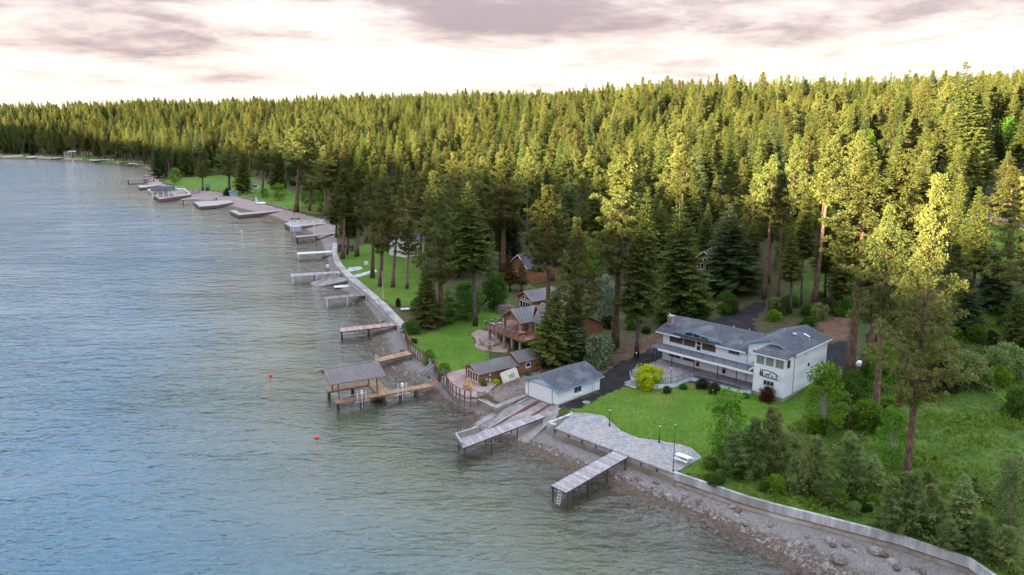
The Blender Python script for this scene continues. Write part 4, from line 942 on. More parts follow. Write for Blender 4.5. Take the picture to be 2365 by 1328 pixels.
for (a, b), (c, d) in (((1397,962),(1372,1024)), ((1476,1013),(1462,1058))):
    p, q = at(a, b, pz)[:2]-A_, at(c, d, pz)[:2]-A_; MB().bar((*p, 0.374), (*q, 0.374), 0.05, 0.012).build('joint', M['concrete'], pt)
# right return edge
MB().prism(lp_([B_+nrm_out*.1, B_-nrm_out*.3, pp[2]-nrm_out*.1, pp[2]+inn*.35]), -1.5, 0.118).build('wall_return', M['concrete'], pt)
# stub wall and steps beside the slipway
swp = [at(a, b, 2.3)[:2] for a, b in ((1270,974),(1262,979),(1274,988),(1328,952))]
q0 = at(1268,976,2.3); sb = thing('slip_side_wall', 'short concrete side wall and iron handrail between slipway and grey patio', 'wall', (q0[0], q0[1], 1.2))
e_ = at(1330,953,2.3)-q0; e_[2] = 0; L_ = np.linalg.norm(e_); e_ /= L_; n_ = np.array([e_[1], -e_[0], 0])
s0 = MB(); rbox(s0, (0,0,0), e_, n_, 0, L_*0.9, -1.6, 1.12, -0.12, 0.22); s0.build('wall', M['concrete'], sb)
s0 = MB(); rbox(s0, (0,0,0), e_, n_, -0.25, 0.45, -1.6, 1.16, -0.25, 1.3); s0.build('wall_end', M['concrete'], sb)
s0 = MB(); rbox(s0, (0,0,0), e_, n_, -0.06, L_*0.92, 1.161, 1.24, -0.18, 0.30); s0.build('coping', M['concrete_white'], sb)
for k in range(6): s0 = MB(); rbox(s0, (0,0,0), e_, n_, L_*(.30+k*.11), L_*(.30+(k+1)*.11)-.01, -1.0, -.25+k*.25, .32, 1.7); s0.build('step', M['concrete_wet'], sb)
hr = MB(); P = lambda u, d, z: tuple(e_*u+n_*d+V3(0,0,z))
hr.tube([P(L_*.55,.2,1.24), P(L_*.55,.2,2.2), P(L_*.28,.2,1.3)], [.03]*3, 6).tube([P(L_*.72,1.2,1.15), P(L_*.72,1.2,2.1), P(L_*.45,1.2,1.2)], [.03]*3, 6); hr.build('handrail', M['iron_black'], sb)
# rose patio with posts, panels and rail
rp_front = [(1104,918),(1079,917),(1062,911),(1047,902),(1037,891),(1031,880),(1020,871)]; rp_back = [(1028,864),(1045,858),(1074,852),(1112,872),(1150,885),(1128,905)]
rp = [at(a, b, 2.34)[:2] for a, b in rp_front+rp_back]; ro_ = rp[1]
rpo = thing('rose_patio', 'rose-tinted stone patio with brown posts and rail above a white-panelled seawall', 'patio', (*ro_, 2.0))
lr = lambda P, z: [(*(np.array(p)-ro_), z-2.0) for p in P]
MB().prism([tuple(np.array(p)-ro_) for p in rp], 0.05, 0.36).build('slab', M['patio_rose'], rpo)
def panelled(par, front, org, z_top=2.2, rail=0.95, white='concrete_white', step=1.25):
    F_ = resample(front, step); cen = np.mean([f for f in front], 0)
    for i in range(len(F_)-1):
        a_, b_ = F_[i], F_[i+1]; t_ = (b_-a_)/np.linalg.norm(b_-a_); n_ = np.array([t_[1], -t_[0]])
        if inside(np.array([(a_+b_)/2+n_*1.0]), LPOLY)[0]: n_ = -n_
        q = lambda p: tuple(np.array(p)-org)
        MB().prism([q(a_+t_*.08), q(b_-t_*.08), q(b_-t_*.08-n_*.2), q(a_+t_*.08-n_*.2)], z_top-0.85-2.0, z_top-0.02-2.0).build('wall_panel', M[white], par)
        MB().prism([q(a_+n_*.1), q(b_+n_*.1), q(b_-n_*.6), q(a_-n_*.6)], -2.4, z_top-0.86-2.0).build('wall_footing', M['concrete_wet'], par)
        MB().prism([q(a_-t_*.07-n_*.06), q(a_+t_*.07-n_*.06), q(a_+t_*.07+n_*.12), q(a_-t_*.07+n_*.12)], -1.6, z_top+(rail+0.15 if rail else 0.05)-2.0).build('post', M['rail_brown'], par)
        if rail: MB().bar((*(a_-org+n_*.03), z_top+rail+.17-2.0), (*(b_-org+n_*.03), z_top+rail+.17-2.0), 0.12, 0.06).build('handrail', M['rail_brown'], par)
panelled(rpo, [np.array(p) for p in rp[:7]], ro_, 2.36)
gp = at(1112,917,2.36)[:2]-ro_; gt_ = MB()
for k in range(5): gt_.box((gp[0]-.6+k*.28, gp[1]-.3+k*.1, 0.36), (gp[0]-.42+k*.28, gp[1]-.26+k*.1, 1.35))
gt_.bar((gp[0]-.6,gp[1]-.24,0.6), (gp[0]+.75,gp[1]+.2,0.6), .05, .08).bar((gp[0]-.6,gp[1]-.24,1.15), (gp[0]+.75,gp[1]+.2,1.15), .05, .08); gt_.build('gate', M['fence_wood'], rpo)
lw = [at(a, b, 2.3)[:2] for a, b in ((1012,862),(1007,855),(1002,844))]; lw2 = [at(a, b, 2.3)[:2] for a, b in ((996,832),(962,811),(945,795),(941,784),(935,768))]
lwo = thing('lawn_seawall', 'white-panelled seawall with brown posts and rail along the brown house lawn', 'seawall', (*lw2[1], 2.0))
panelled(lwo, lw, lw2[1], 2.3, 0.9); panelled(lwo, lw2, lw2[1], 2.3, 0.9)
# grass backing behind these walls
bk = MB()
for ln in (lw, lw2):
    for i in range(len(ln)-1):
        a_, b_ = ln[i], ln[i+1]; t_ = (b_-a_)/np.linalg.norm(b_-a_); n_ = np.array([-t_[1], t_[0]]); n_ = n_ if inside(np.array([(a_+b_)/2+n_*1.5]), LPOLY)[0] else -n_
        c_, d_ = b_+n_*2.2, a_+n_*2.2; bk.add([(*(a_+n_*.15), 2.33), (*(b_+n_*.15), 2.33), (*c_, hz(*c_)+.02), (*d_, hz(*d_)+.02)], [(0,1,2,3)])
structure('lawn_bank', bk, M['g_lawn'])
# stairs down to the shore
s0 = at(1000,840,2.3); s1 = at(975,864,0.8); d_ = s1-s0; stt = thing('shore_stairs', 'wooden stairs with pale side boards leading from the lawn to the shore', 'stairs', (s0[0], s0[1], 2.3))
n_ = np.cross(d_, [0,0,1]); n_ /= np.linalg.norm(n_)
for s_ in (-.6, .6): MB().bar(n_*s_, d_+n_*s_, 0.07, 0.28).build('stringer', M['dock_grey'], stt)
for k in range(7): c_ = d_*(k+.5)/7; MB().bar(c_-n_*.56, c_+n_*.56, 0.26, 0.05).build('step', M['dock_dark'], stt)
# concrete terrace box and slipway
tz = 2.1; tb = [at(a, b, tz)[:2] for a, b in ((1104,922),(1146,944),(1178,926),(1140,910))]
tbo = thing('boat_terrace', 'dark low concrete terrace with pale rim beside the slipway', 'terrace', (*tb[0], 1.0))
MB().prism([tuple(p-tb[0]) for p in tb], -1.6, 1.05).build('slab', M['concrete_wet'], tbo)
for i in range(2): MB().bar((*(tb[i]-tb[0]), 1.12), (*(tb[i+1]-tb[0]), 1.12), 0.2, 0.14).build('rim', M['concrete'], tbo)
rampq = [at(1214,916,2.28), at(1290,941,2.28), at(1330,952,2.25), at(1260,983,1.3), at(1212,1030,0.05), at(1150,1012,-0.1), at(1085,996,-0.2), at(1100,975,0.25), at(1152,942,1.7)]
rc = np.array([rampq[1][0], rampq[1][1], 0]); rm = MB(); P = [tuple(p-rc) for p in rampq]; ctr = tuple(np.mean(np.array(P), 0)+V3(0,0,.02)); n = len(P)
low = [(x, y, z-1.2) for x, y, z in P]
rm.add(P+[ctr]+low, [(i, (i+1) % n, n)[::-1] for i in range(n)]+[(i, i+n+1, (i+1) % n+n+1, (i+1) % n) for i in range(n)]); rm.build('x', M['concrete_ramp'])
rmo = COL.objects['x']; rmo.name = 'slipway'; rmo.location = tuple(rc); tag(rmo, kind='structure')
# rails on the slipway
def lerp_z(a, b, n=7):
    out = []
    A3, B3 = at(*a), at(*b)
    return [tuple(A3+(B3-A3)*i/(n-1)) for i in range(n)]
for nm, lab, mt, a, b, w in (('slip_rail', 'pale steel boat rail on the slipway beside the cross ties', 'steel_grey', (1222,918,2.40), (1086,992,0.22), .16), ('slip_rail', 'pale steel boat rail on the slipway next to the rusty one', 'steel_grey', (1241,923,2.40), (1110,1000,0.22), .16),
                             ('slip_rail', 'rust-red boat rail in the middle of the slipway', 'rail_rust', (1247,926,2.42), (1136,984,0.55), .26), ('slip_rail', 'short rust-red boat rail near the boathouse door corner', 'rail_rust', (1269,934,2.42), (1228,960,1.60), .26)):
    p, q = at(*a), at(*b); o = MB().bar((0,0,0), tuple(q-p), w, 0.16).build(nm, M[mt]); o.location = tuple(p); tag(o, lab, 'rail', 'slipway rails')
p0, p1, q0_, q1_ = at(1222,918,2.40), at(1086,992,0.22), at(1241,923,2.40), at(1110,1000,0.22)
for k in range(1, 6):
    a_ = p0+(p1-p0)*k/6; b_ = q0_+(q1_-q0_)*k/6; o = MB().bar((0,0,0), tuple(b_-a_), 0.14, 0.10).build('rail_tie', M['concrete']); o.location = tuple(a_-V3(0,0,.03)); tag(o, 'pale cross tie between the two steel slipway rails', 'tie', 'slipway cross ties')

# ---------------------------------------------------------------- docks
def planks(a, b, c, d, w=0.2, t=0.05):
    """deck boards across a quad a,b (one end) c,d (other end): a-d and b-c are the long edges"""
    a, b, c, d = map(np.array, (a, b, c, d)); L_ = np.linalg.norm(((d-a)+(c-b))/2); n = max(2, int(L_/w)); mb = MB()
    for i in range(n):
        s0, s1 = i/n, (i+0.93)/n; dz = V3(0, 0, random.uniform(-.006, .006))
        p = [a+(d-a)*s0+dz, b+(c-b)*s0+dz, b+(c-b)*s1+dz, a+(d-a)*s1+dz]; mb.hexa([x-V3(0,0,t) for x in p], p)
    return mb
def dock(name, label, corners, deck='dock_grey', pile='pile_wood', z=1.6, zs=None, sp=3.2, pr=0.12, cat='dock', w=0.2, piles=True, skirt=None, fascia=0.16):
    """corners in photo pixels: shore left, shore right, lake right, lake left"""
    zs = zs or [z]*4; P = [at(x, y, zz) for (x, y), zz in zip(corners, zs)]; o3 = np.array([(P[2]+P[3])[0]/2, (P[2]+P[3])[1]/2, 0.0])
    root = thing(name, label, cat, o3); A_, B_, C_, D_ = [p-o3 for p in P]
    dk_ = planks(A_, B_, C_, D_, w).build('decking', M[deck], root); tag(dk_, kind='stuff')
    dn = V3(0, 0, -.05-fascia/2-.002)
    for p, q in ((A_, D_), (B_, C_), (D_, C_)): MB().bar(p+dn, q+dn, 0.07, fascia).build('beam', M[skirt or pile if pile != 'pile_white' else deck], root)
    if piles:
        L_ = np.linalg.norm(D_-A_); n = max(2, int(L_/sp)+1)
        for k in range(n):
            s = 0.04+0.93*(1-k/(n-1)) if n > 1 else 0.9
            for e, f in ((A_, D_), (B_, C_)):
                p = e+(f-e)*s; gx = hz(p[0]+o3[0], p[1]+o3[1]); top = p[2]-.05
                if top-gx < 0.25: continue
                MB().cyl((p[0], p[1], min(gx, 0)-0.4 if gx < 0.3 else gx-.3), (p[0], p[1], top), pr, n=8).build('pile', M[pile], root)
    return root, o3, (A_, B_, C_, D_)
def ladder(loc, rz, label, h_above=0.9, drop=1.9, mat='steel_white', loops=True):
    o = thing('dock_ladder', label, 'ladder', loc, rz)
    for s in (-.24, .24):
        mb = MB(); pts = [(s, 0.5, 0.02), (s, 0.5, h_above*.8), (s, 0.25, h_above), (s, 0.02, h_above*.8), (s, -0.12, 0), (s, -0.12-drop*.22, -drop)]; mb.tube(pts, [.035]*6, 6); mb.build('side_rail', M[mat], o)
    for k in range(5):
        z = -drop*(k+.6)/5; MB().bar((-.24, -.12+z*.22, z), (.24, -.12+z*.22, z), 0.12, 0.05).build('rung', M[mat], o)
    return o
d1, o1, q1 = dock('grey_dock', 'wide weathered grey plank dock running off the stone patio', [(1416.6,1042),(1450,1055),(1307,1138),(1272.7,1120.7)], zs=[2.46,2.46,2.0,2.0], sp=3.6)
e1 = (q1[2]*.62+q1[3]*.38)+o1; dv = (q1[2]-q1[1]); ladder((e1[0]+.1, e1[1]+.1, 2.0), math.atan2(dv[1], dv[0])+math.pi/2, 'white tubular swim ladder with two hoops on the wide grey dock end')
d2, o2, q2 = dock('slip_dock', 'narrow bleached plank dock slanting across the slipway with a bench end', [(1245,955.7),(1257.7,962.8),(1067,1035.5),(1053,1013.5)], zs=[2.2,2.2,1.95,1.95], sp=4.4, pr=0.09)
L2 = q2[3]; R2 = q2[2]; bd = (q2[0]-q2[3]); bd = bd/np.linalg.norm(bd)
MB().hexa([L2+V3(0,0,.0), R2+V3(0,0,.0), R2+bd*.1, L2+bd*.1], [L2+V3(0,0,.85), R2+V3(0,0,.85), R2+bd*.1+V3(0,0,.85), L2+bd*.1+V3(0,0,.85)]).build('end_board', M['dock_dark'], d2)
MB().hexa([L2, L2+bd*4.0, L2+bd*4.0+V3(.1,-.1,0), L2+V3(.1,-.1,0)], [L2+V3(0,0,.8), L2+bd*4.0+V3(0,0,.8), L2+bd*4+V3(.1,-.1,.8), L2+V3(.1,-.1,.8)]).build('side_board', M['dock_dark'], d2)
MB().bar(L2+V3(0,0,.88), R2+V3(0,0,.88), 0.3, 0.06).bar(L2+V3(0,0,.86), L2+bd*4+V3(0,0,.86), 0.3, 0.06).build('cap_rail', M['dock_grey'], d2)
MB().cyl(L2+bd*.6+V3(-.2,.1,0), L2+bd*.6+V3(-.2,.1,1.9), 0.06).build('mooring_post', M['pile_wood'], d2)
# covered boat lift dock
cd_rz = R(28.5); cd = thing('covered_dock', 'tan U-shaped dock with metal-roofed boat shelter on timber posts', 'dock', (-29.12, 119.82, 0.0), cd_rz); Zd = 1.55
def cpl(u0, u1, v0, v1, along='u'):
    a_ = [(u0,v0,Zd), (u0,v1,Zd), (u1,v1,Zd), (u1,v0,Zd)] if along == 'u' else [(u1,v0,Zd), (u0,v0,Zd), (u0,v1,Zd), (u1,v1,Zd)]
    tag(planks(*a_, w=0.2).build('decking', M['dock_tan'], cd), kind='stuff')
    for p, q in (((u0,v0+.03), (u1,v0+.03)), ((u0,v1-.03), (u1,v1-.03))): MB().bar((*p, Zd-.16), (*q, Zd-.16), 0.08, 0.2).build('beam', M['timber'], cd)
    MB().bar((u0+.04,v0,Zd-.16), (u0+.04,v1,Zd-.16), 0.08, 0.2).build('beam', M['timber'], cd)
cpl(0, 17.2, 0, 1.7); cpl(0.2, 9.75, 6.0, 7.65); cpl(7.4, 9.75, 1.72, 5.98, 'v')
for k in range(3): MB().box((17.25+k*.38, 0.0, Zd-.05+k*.22), (17.63+k*.38, 1.7, Zd+k*.22+.04)).build('step', M['timber'], cd)
for u, v in ((0.5,.3), (0.5,1.4), (4.6,.3), (4.6,1.4), (8.4,.3), (8.4,1.4), (11.6,.3), (14.4,.3), (14.4,1.4), (0.6,6.3), (0.6,7.3), (4.8,6.3), (4.8,7.3), (9.2,6.3), (9.2,7.3), (11.6,1.4)):
    g_w = np.array([-29.12,119.82])+np.array([math.cos(cd_rz)*u-math.sin(cd_rz)*v, math.sin(cd_rz)*u+math.cos(cd_rz)*v]); gx = hz(*g_w)
    MB().cyl((u,v,gx-.5), (u,v,Zd-.06), 0.15).build('pile', M['pile_wood'], cd)
for u, v in ((0.9,1.5), (7.6,1.5), (1.1,6.2), (7.6,6.2)):
    MB().box((u-.11,v-.11,Zd), (u+.11,v+.11,5.05)).build('roof_post', M['timber'], cd)
for v in (1.5, 6.2):
    MB().bar((-.6,v,5.1), (8.5,v,5.1), 0.2, 0.26).build('roof_beam', M['timber'], cd)
    for u, s in ((0.9,1), (7.6,-1)): MB().bar((u,v,4.2), (u+s*.9,v,5.0), 0.12, 0.14).build('brace', M['timber'], cd)
seam_roof(cd, [(-.8,-0.05,4.95), (8.7,-0.05,4.95), (8.7,3.85,6.35), (-.8,3.85,6.35)], 'metal_roof', 0.5); seam_roof(cd, [(8.7,7.75,4.95), (-.8,7.75,4.95), (-.8,3.85,6.35), (8.7,3.85,6.35)], 'metal_roof', 0.5)
for u in (-.83, 8.73): MB().bar((u,-.05,4.86), (u,3.85,6.26), 0.06, 0.2).bar((u,3.85,6.26), (u,7.75,4.86), 0.06, 0.2).build('fascia', M['timber'], cd)
MB().bar((-.8,-.09,4.88), (8.7,-.09,4.88), 0.06, 0.16).build('fascia', M['timber'], cd)
cw = lambda u, v, z: (-29.12+math.cos(cd_rz)*u-math.sin(cd_rz)*v, 119.82+math.sin(cd_rz)*u+math.cos(cd_rz)*v, z)
lf_ = thing('boat_lift', 'white steel boat lift cradle in the slip under the metal roof', 'boat lift', cw(4.2, 4.0, -1.0), cd_rz)
for u in (-2.2, 2.2):
    for v in (-1.5, 1.5): MB().bar((u,v,-1.0), (u,v,1.5), 0.1).build('leg', M['steel_white'], lf_)
    MB().bar((u,-1.5,1.2), (u,1.5,1.2), 0.1).build('cross_beam', M['steel_white'], lf_)
for v in (-1.0, 1.0): MB().bar((-2.6,v,1.5), (2.6,v,1.6), 0.08, 0.1).build('bunk', M['steel_white'], lf_)
MB().box((-2.6,-1.4,0.9), (-1.9,-0.6,1.15)).build('pontoon', M['boat_blue'], lf_)
for u, lab in ((4.3, 'white boat hoist with winch box clamped to the covered dock beside the slip'), (11.5, 'white boat hoist with winch box clamped to the covered dock walkway')):
    h_ = thing('boat_hoist', lab, 'hoist', cw(u, -0.15, -0.9), cd_rz)
    for s in (-.75, .75): MB().bar((s,0.0,1.9), (s,0.0,4.0), 0.11).build('guide_post', M['steel_white'], h_)
    MB().bar((0,-.1,-.6), (0,-.1,3.5), 0.10).build('column', M['steel_white'], h_); MB().box((-.2,-.25,3.4), (.2,.15,4.05)).build('winch_box', M['white_paint'], h_)
    MB().bar((-1.3,-.2,2.1), (1.3,-.2,2.1), 0.22, 0.18).build('cross_beam', M['dock_grey'], h_)
ladder(cw(9.6, 6.9, Zd), cd_rz+math.pi/2, 'white swim ladder on the inner corner of the covered dock', 1.0, 1.4)
d4, o4, q4 = dock('small_tan_dock', 'short tan plank dock with white ladder off the brown house lawn', [(939.7,809.6),(952.7,817.6),(870.3,836.4),(866,828.4)], 'dock_tan', z=1.7, sp=4.5)
e4 = (q4[2]+q4[3])/2+o4; dv = q4[3]-q4[0]; ladder((e4[0], e4[1], 1.7), math.atan2(dv[1], dv[0])+math.pi/2, 'white swim ladder on the end of the short tan dock', 1.1, 1.6)
dock('pink_dock', 'pinkish plank dock with steel lift legs off the boardwalk end', [(914.6,744.5),(919,751),(785.9,766.7),(783.7,757.4)], 'dock_pink', z=1.9, sp=5.5)
lp2 = at(808,768,0.0); l2 = thing('dock_lift_frame', 'pale steel lift frame standing in the water beside the pinkish dock', 'boat lift', (lp2[0], lp2[1], 0), R(10))
for u in (-1.8, 1.8):
    for v in (-1.6, 1.6): MB().bar((u,v,-1.2), (u,v*0.6,1.7), 0.09).build('leg', M['steel_white'], l2)
for u in (-1.8, 1.8): MB().bar((u,-1.6,.15), (u,1.6,.15), 0.1).build('side_beam', M['steel_white'], l2)
for v in (-1.6, 1.6): MB().bar((-1.8,v,.15), (1.8,v,.15), 0.1).build('cross_beam', M['steel_white'], l2)
dock('white_post_dock', 'grey dock on white piles beside the upturned rowing boats', [(846,675.8),(850,680.8),(751.6,691.6),(748.7,685.8)], 'dock_dark', 'pile_white', z=2.0, sp=5.6, pr=0.2)
dock('lilac_dock', 'lilac-grey dock on white piles beside the concrete boat ramp', [(781.6,625.8),(787.3,630),(672.2,639.3),(670.7,632.2)], 'dock_grey', 'pile_white', z=2.1, sp=6.5, pr=0.2)
dock('white_rail_dock', 'narrow pale dock on white piles with a ladder rack alongside', [(766.3,578.6),(766.3,582.5),(687,586.8),(685.5,583)], 'pile_white', 'pile_white', z=2.1, sp=7, pr=0.22)
dock('lift_dock', 'long pale dock with canopy-framed boat lift at its end', [(776,537),(776,539.5),(684,548.5),(682,545)], 'dock_grey', 'pile_wood', z=2.1, sp=7, pr=0.2)
cf = at(704,540,1.0); cfo = thing('lift_canopy', 'white bow-trussed canopy frame over the boat lift beside the long pale dock', 'boat lift', (cf[0], cf[1], 0.0), R(4))
for u in (-4, 4):
    for v in (-1.8, 1.8): MB().bar((u,v,-1), (u,v,5.4), 0.2).build('leg', M['steel_white'], cfo)
for v in (-1.9, 1.9): MB().bar((-6.5,v,5.5), (6.5,v,5.5), 0.22).build('side_beam', M['steel_white'], cfo)
for u in (-6.4, -3.2, 0, 3.2, 6.4): MB().bar((u,-1.9,5.5), (u+1.2,0,6.5), 0.16).bar((u+1.2,0,6.5), (u,1.9,5.5), 0.16).build('bow', M['steel_white'], cfo)
MB().bar((-5,0,6.5), (7,0,6.5), 0.16).build('ridge_tube', M['steel_white'], cfo); MB().box((-5.5,-1.6,2.2), (-1.5,1.6,4.2)).build('hull_cover', M['canvas_grey'], cfo)
def crib(name, label, px, z, deck='dock_grey', side='crib_wood'):
    P = [at(x, y, z)[:2] for x, y in px]; c_ = np.mean(P, 0); o = thing(name, label, 'dock', (c_[0], c_[1], 0))
    q = [tuple(p-c_) for p in P]; MB().prism(q, z-.18, z).build('decking', M[deck], o); cc = np.mean(q, 0)
    q2_ = [tuple(cc+(np.array(p)-cc)*.98) for p in q]; MB().prism(q2_, -1.5, z-.181).build('crib', M[side], o)
    for i in range(len(q)):
        a_, b_ = np.array(q[i]), np.array(q[(i+1) % len(q)])
        for k in (1, 2): MB().bar((*a_, z*k/3.2), (*b_, z*k/3.2), 0.12, z/4.5).build('log', M[side], o)
    return o
crib('crib_dock', 'timber crib dock with blue mat by the canopy-framed lift', [(656,515.5),(672.8,524.5),(700,521.5),(766,515),(764,513.5),(690,517.5),(676,513)], 1.7)
crib('corner_crib_dock', 'L-shaped timber crib dock across the shingle beach', [(530.2,486.9),(552,496.5),(600,492),(668,485),(664,483.3),(600,488.5),(556,491.5),(543,484.5)], 1.6)
crib('platform_dock', 'broad timber crib platform with red-brown sides', [(446.4,466),(461,477),(500,474),(540,467),(530,462),(500,463)], 1.6, 'dock_grey')
dock('thin_dock', 'thin grey walkway dock on dark piles beside the broad platform', [(502,453.6),(502.6,455.4),(420,461.6),(419.7,459.6)], 'dock_grey', z=2.6, sp=12, pr=0.25)
crib('harbour_dock', 'front arm of the U-shaped crib harbour carrying the open shelter', [(354.6,452),(368.8,459.5),(441,449.5),(437,447),(372,455),(364,450)], 1.8)
crib('harbour_dock', 'rear arm of the U-shaped crib harbour', [(340,436.5),(348,443),(358,440.5),(421,436.5),(421,434),(352,436)], 1.8, 'concrete_white', 'concrete')
crib('harbour_dock', 'slanting inner arm joining the U-shaped crib harbour', [(421,434.2),(427,434.2),(442,448.5),(436,448.5)], 1.9, 'concrete_white')
gzp = at(374,455,1.8); gz_ = thing('dock_shelter', 'small dark-roofed open shelter with white gable trim on the crib harbour', 'shelter', (gzp[0], gzp[1]+3, 1.8), R(18))
for u in (-6, -3, 0, 3, 6):
    for v in (-2.5, 2.5): MB().box((u-.2,v-.2,0), (u+.2,v+.2,4.2)).build('post', M['white_paint'], gz_)
for m_ in roof_pair(-6.8, 6.8, -3.2, 3.2, 4.0, 6.0, 'u', 0.3): m_.build('roof', M['roof_slate'], gz_)
MB().bar((6.9,-3.2,3.9), (6.9,0,5.9), .12, .5).bar((6.9,0,5.9), (6.9,3.2,3.9), .12, .5).build('fascia', M['white_paint'], gz_)
crib('small_crib_dock', 'small square crib dock at the gravel spit', [(318,427.5),(322,433.5),(338,432),(372,426.5),(371,424.8),(338,427.2)], 1.6)
dock('spit_dock', 'long thin pier on dark trestles off the wooded point', [(357,411.6),(357,413.2),(294,414.8),(293.6,412.8)], 'dock_dark', z=3.0, sp=16, pr=0.35)
dock('point_dock', 'short dark dock behind the wooded point', [(357,404.5),(357,406),(332,407.6),(332,405.2)], 'dock_dark', z=3.0, sp=10, pr=0.3)
for i, (x0, x1, y) in enumerate(((60,85,362.5), (118,148,364), (210,262,369.2), (281,312,373.5), (295,318,377.5), (312,333,380))):
    dock('far_shore_dock', ('pale dock at the left end of the far shore','pale dock beside the far white boathouse','long pale seawall dock on the far shore','grey dock at the far bay corner','white-topped dock in the far bay','grey dock next to the white-topped one in the far bay')[i],
         [(x1, y-1.2), (x1, y-0.2), (x0, y+0.9), (x0, y-0.3)], 'pile_white' if i % 2 == 0 else 'dock_grey', z=2.0, sp=20, pr=0.4)

# ---------------------------------------------------------------- boardwalk
bw_out = [(934,767),(910,742.5),(872,702.5),(851,681.5),(804,643.5),(788,626.5),(775,610.5),(766,584.5),(769,561.5)]; bw_in = [(951,762),(928,738),(893,702),(868,681),(826,645),(806,627),(790,610),(778,584),(779,562)]
o_b = at(872,702,2.4)[:2]; bw = thing('boardwalk', 'grey concrete seawall walkway along the park lawn', 'walkway', (*o_b, 2.2))
po_ = [at(x, y, 2.34)[:2]-o_b for x, y in bw_out]; pi_ = [at(x, y, 2.34)[:2]-o_b for x, y in bw_in]; fo_ = resample(np.array(po_), 3.0); fi_ = np.array([pi_[0]+(pi_[-1]-pi_[0])*0]+[0*pi_[0]])
so = np.concatenate([[0], np.cumsum(np.linalg.norm(np.diff(np.array(po_), axis=0), axis=1))]); si = np.array(pi_)
fi_ = np.stack([np.interp(np.linspace(0, so[-1], len(fo_)), so, si[:,k]) for k in (0, 1)], 1)
for i in range(len(fo_)-1):
    g = (fo_[i+1]-fo_[i])*0.006
    MB().prism([tuple(fo_[i]+g), tuple(fo_[i+1]-g), tuple(fi_[i+1]-g), tuple(fi_[i]+g)], 0.0, 0.2+random.uniform(0, .006)).build('slab', M['concrete'] if i % 5 else M['patio_grey'], bw)
    t_ = fo_[i+1]-fo_[i]; t_ = t_/np.linalg.norm(t_); n_ = fi_[i]-fo_[i]; n_ = n_/np.linalg.norm(n_)
    MB().prism([tuple(fo_[i]+n_*.1), tuple(fo_[i+1]+n_*.1), tuple(fo_[i+1]+n_*.6), tuple(fo_[i]+n_*.6)], -2.6, -0.002).build('wall_section', M['concrete'], bw)
railing(bw, [(*(np.array(at(x, y, 2.42)[:2])-o_b), 0.2) for x, y in ((911,741),(890,721),(873,703))], 0.95, 'rail_brown', 2.0, 0, 0.08)
for lab, px in (('wide pale concrete apron leading inland from the boardwalk', [(798,630),(806,618),(833,616),(838,622),(812,627)]), ('narrow pale concrete path crossing the park lawn', [(812,640),(820,635),(866,623),(873,627),(826,641)])):
    P = [hit(x, y) for x, y in px]; o = tag(MB().prism([(p[0]-P[0][0], p[1]-P[0][1]) for p in P], -.3, [p[2]-P[0][2]+.10 for p in P]).build('concrete_path', M['concrete_white']), lab, 'path'); o.location = tuple(P[0])
rampb = [at(x, y, z) for x, y, z in ((770,634,1.9),(806,646,1.9),(726,664,-.15),(712,655,-.15))]; o = MB().slab([tuple(p-rampb[0]) for p in rampb], 0.4).build('boat_ramp', M['concrete_ramp']); o.location = tuple(rampb[0]); tag(o, kind='structure')
# ================================================================ vegetation
def soup(name, T, mat):
    """mesh from an (n,3,3) array of triangles"""
    T = np.asarray(T, np.float32); k = len(T)
    m = bpy.data.meshes.new(name); m.vertices.add(k*3); m.vertices.foreach_set('co', T.ravel())
    m.loops.add(k*3); m.loops.foreach_set('vertex_index', np.arange(k*3, dtype=np.int32))
    m.polygons.add(k); m.polygons.foreach_set('loop_start', np.arange(0, k*3, 3, dtype=np.int32))
    m.update(calc_edges=True); m.materials.append(mat); return m
def unit(a): return a/np.maximum(np.linalg.norm(a, axis=-1, keepdims=True), 1e-9)
def fans(rg, C, Rr, D, n, w=0.17, upb=0.3, dirw=0.7):
    """n needle fans round every centre C, radius Rr, leaning along D"""
    k = len(C); d = unit(rg.normal(size=(k, n, 3)) + D[:,None,:]*dirw + np.array([0, 0, upb]))
    tip = C[:,None,:] + d*(Rr[:,None,None]*rg.uniform(0.7, 1.15, (k, n, 1)))
    s = unit(np.cross(d, rg.normal(size=(k, n, 3))))*(Rr[:,None,None]*w*rg.uniform(0.6, 1.3, (k, n, 1)))
    a = C[:,None,:] + d*(Rr[:,None,None]*0.08)
    return np.stack([np.broadcast_to(a, tip.shape), tip-s, tip+s], 2).reshape(-1, 3, 3)
def trunk_mb(rg, h, r0, bend=0.3, n=8, seg=9, top=0.04):
    ph = rg.uniform(0, 6.28); pts = []; rad = []
    for i in range(seg+1):
        t = i/seg; o = bend*math.sin(t*2.4+ph)*t
        pts.append((o*math.cos(ph), o*math.sin(ph), h*t)); rad.append(r0*((1-t)**0.95)*(1+0.35*math.exp(-t*18))+top)
    mb = MB(); mb.tube(pts, rad, n); return mb, pts
def trunk_at(pts, z, h):
    f = min(max(z/h, 0), 0.9999)*(len(pts)-1); i = int(f); a, b = np.array(pts[i]), np.array(pts[i+1]); return a+(b-a)*(f-i)
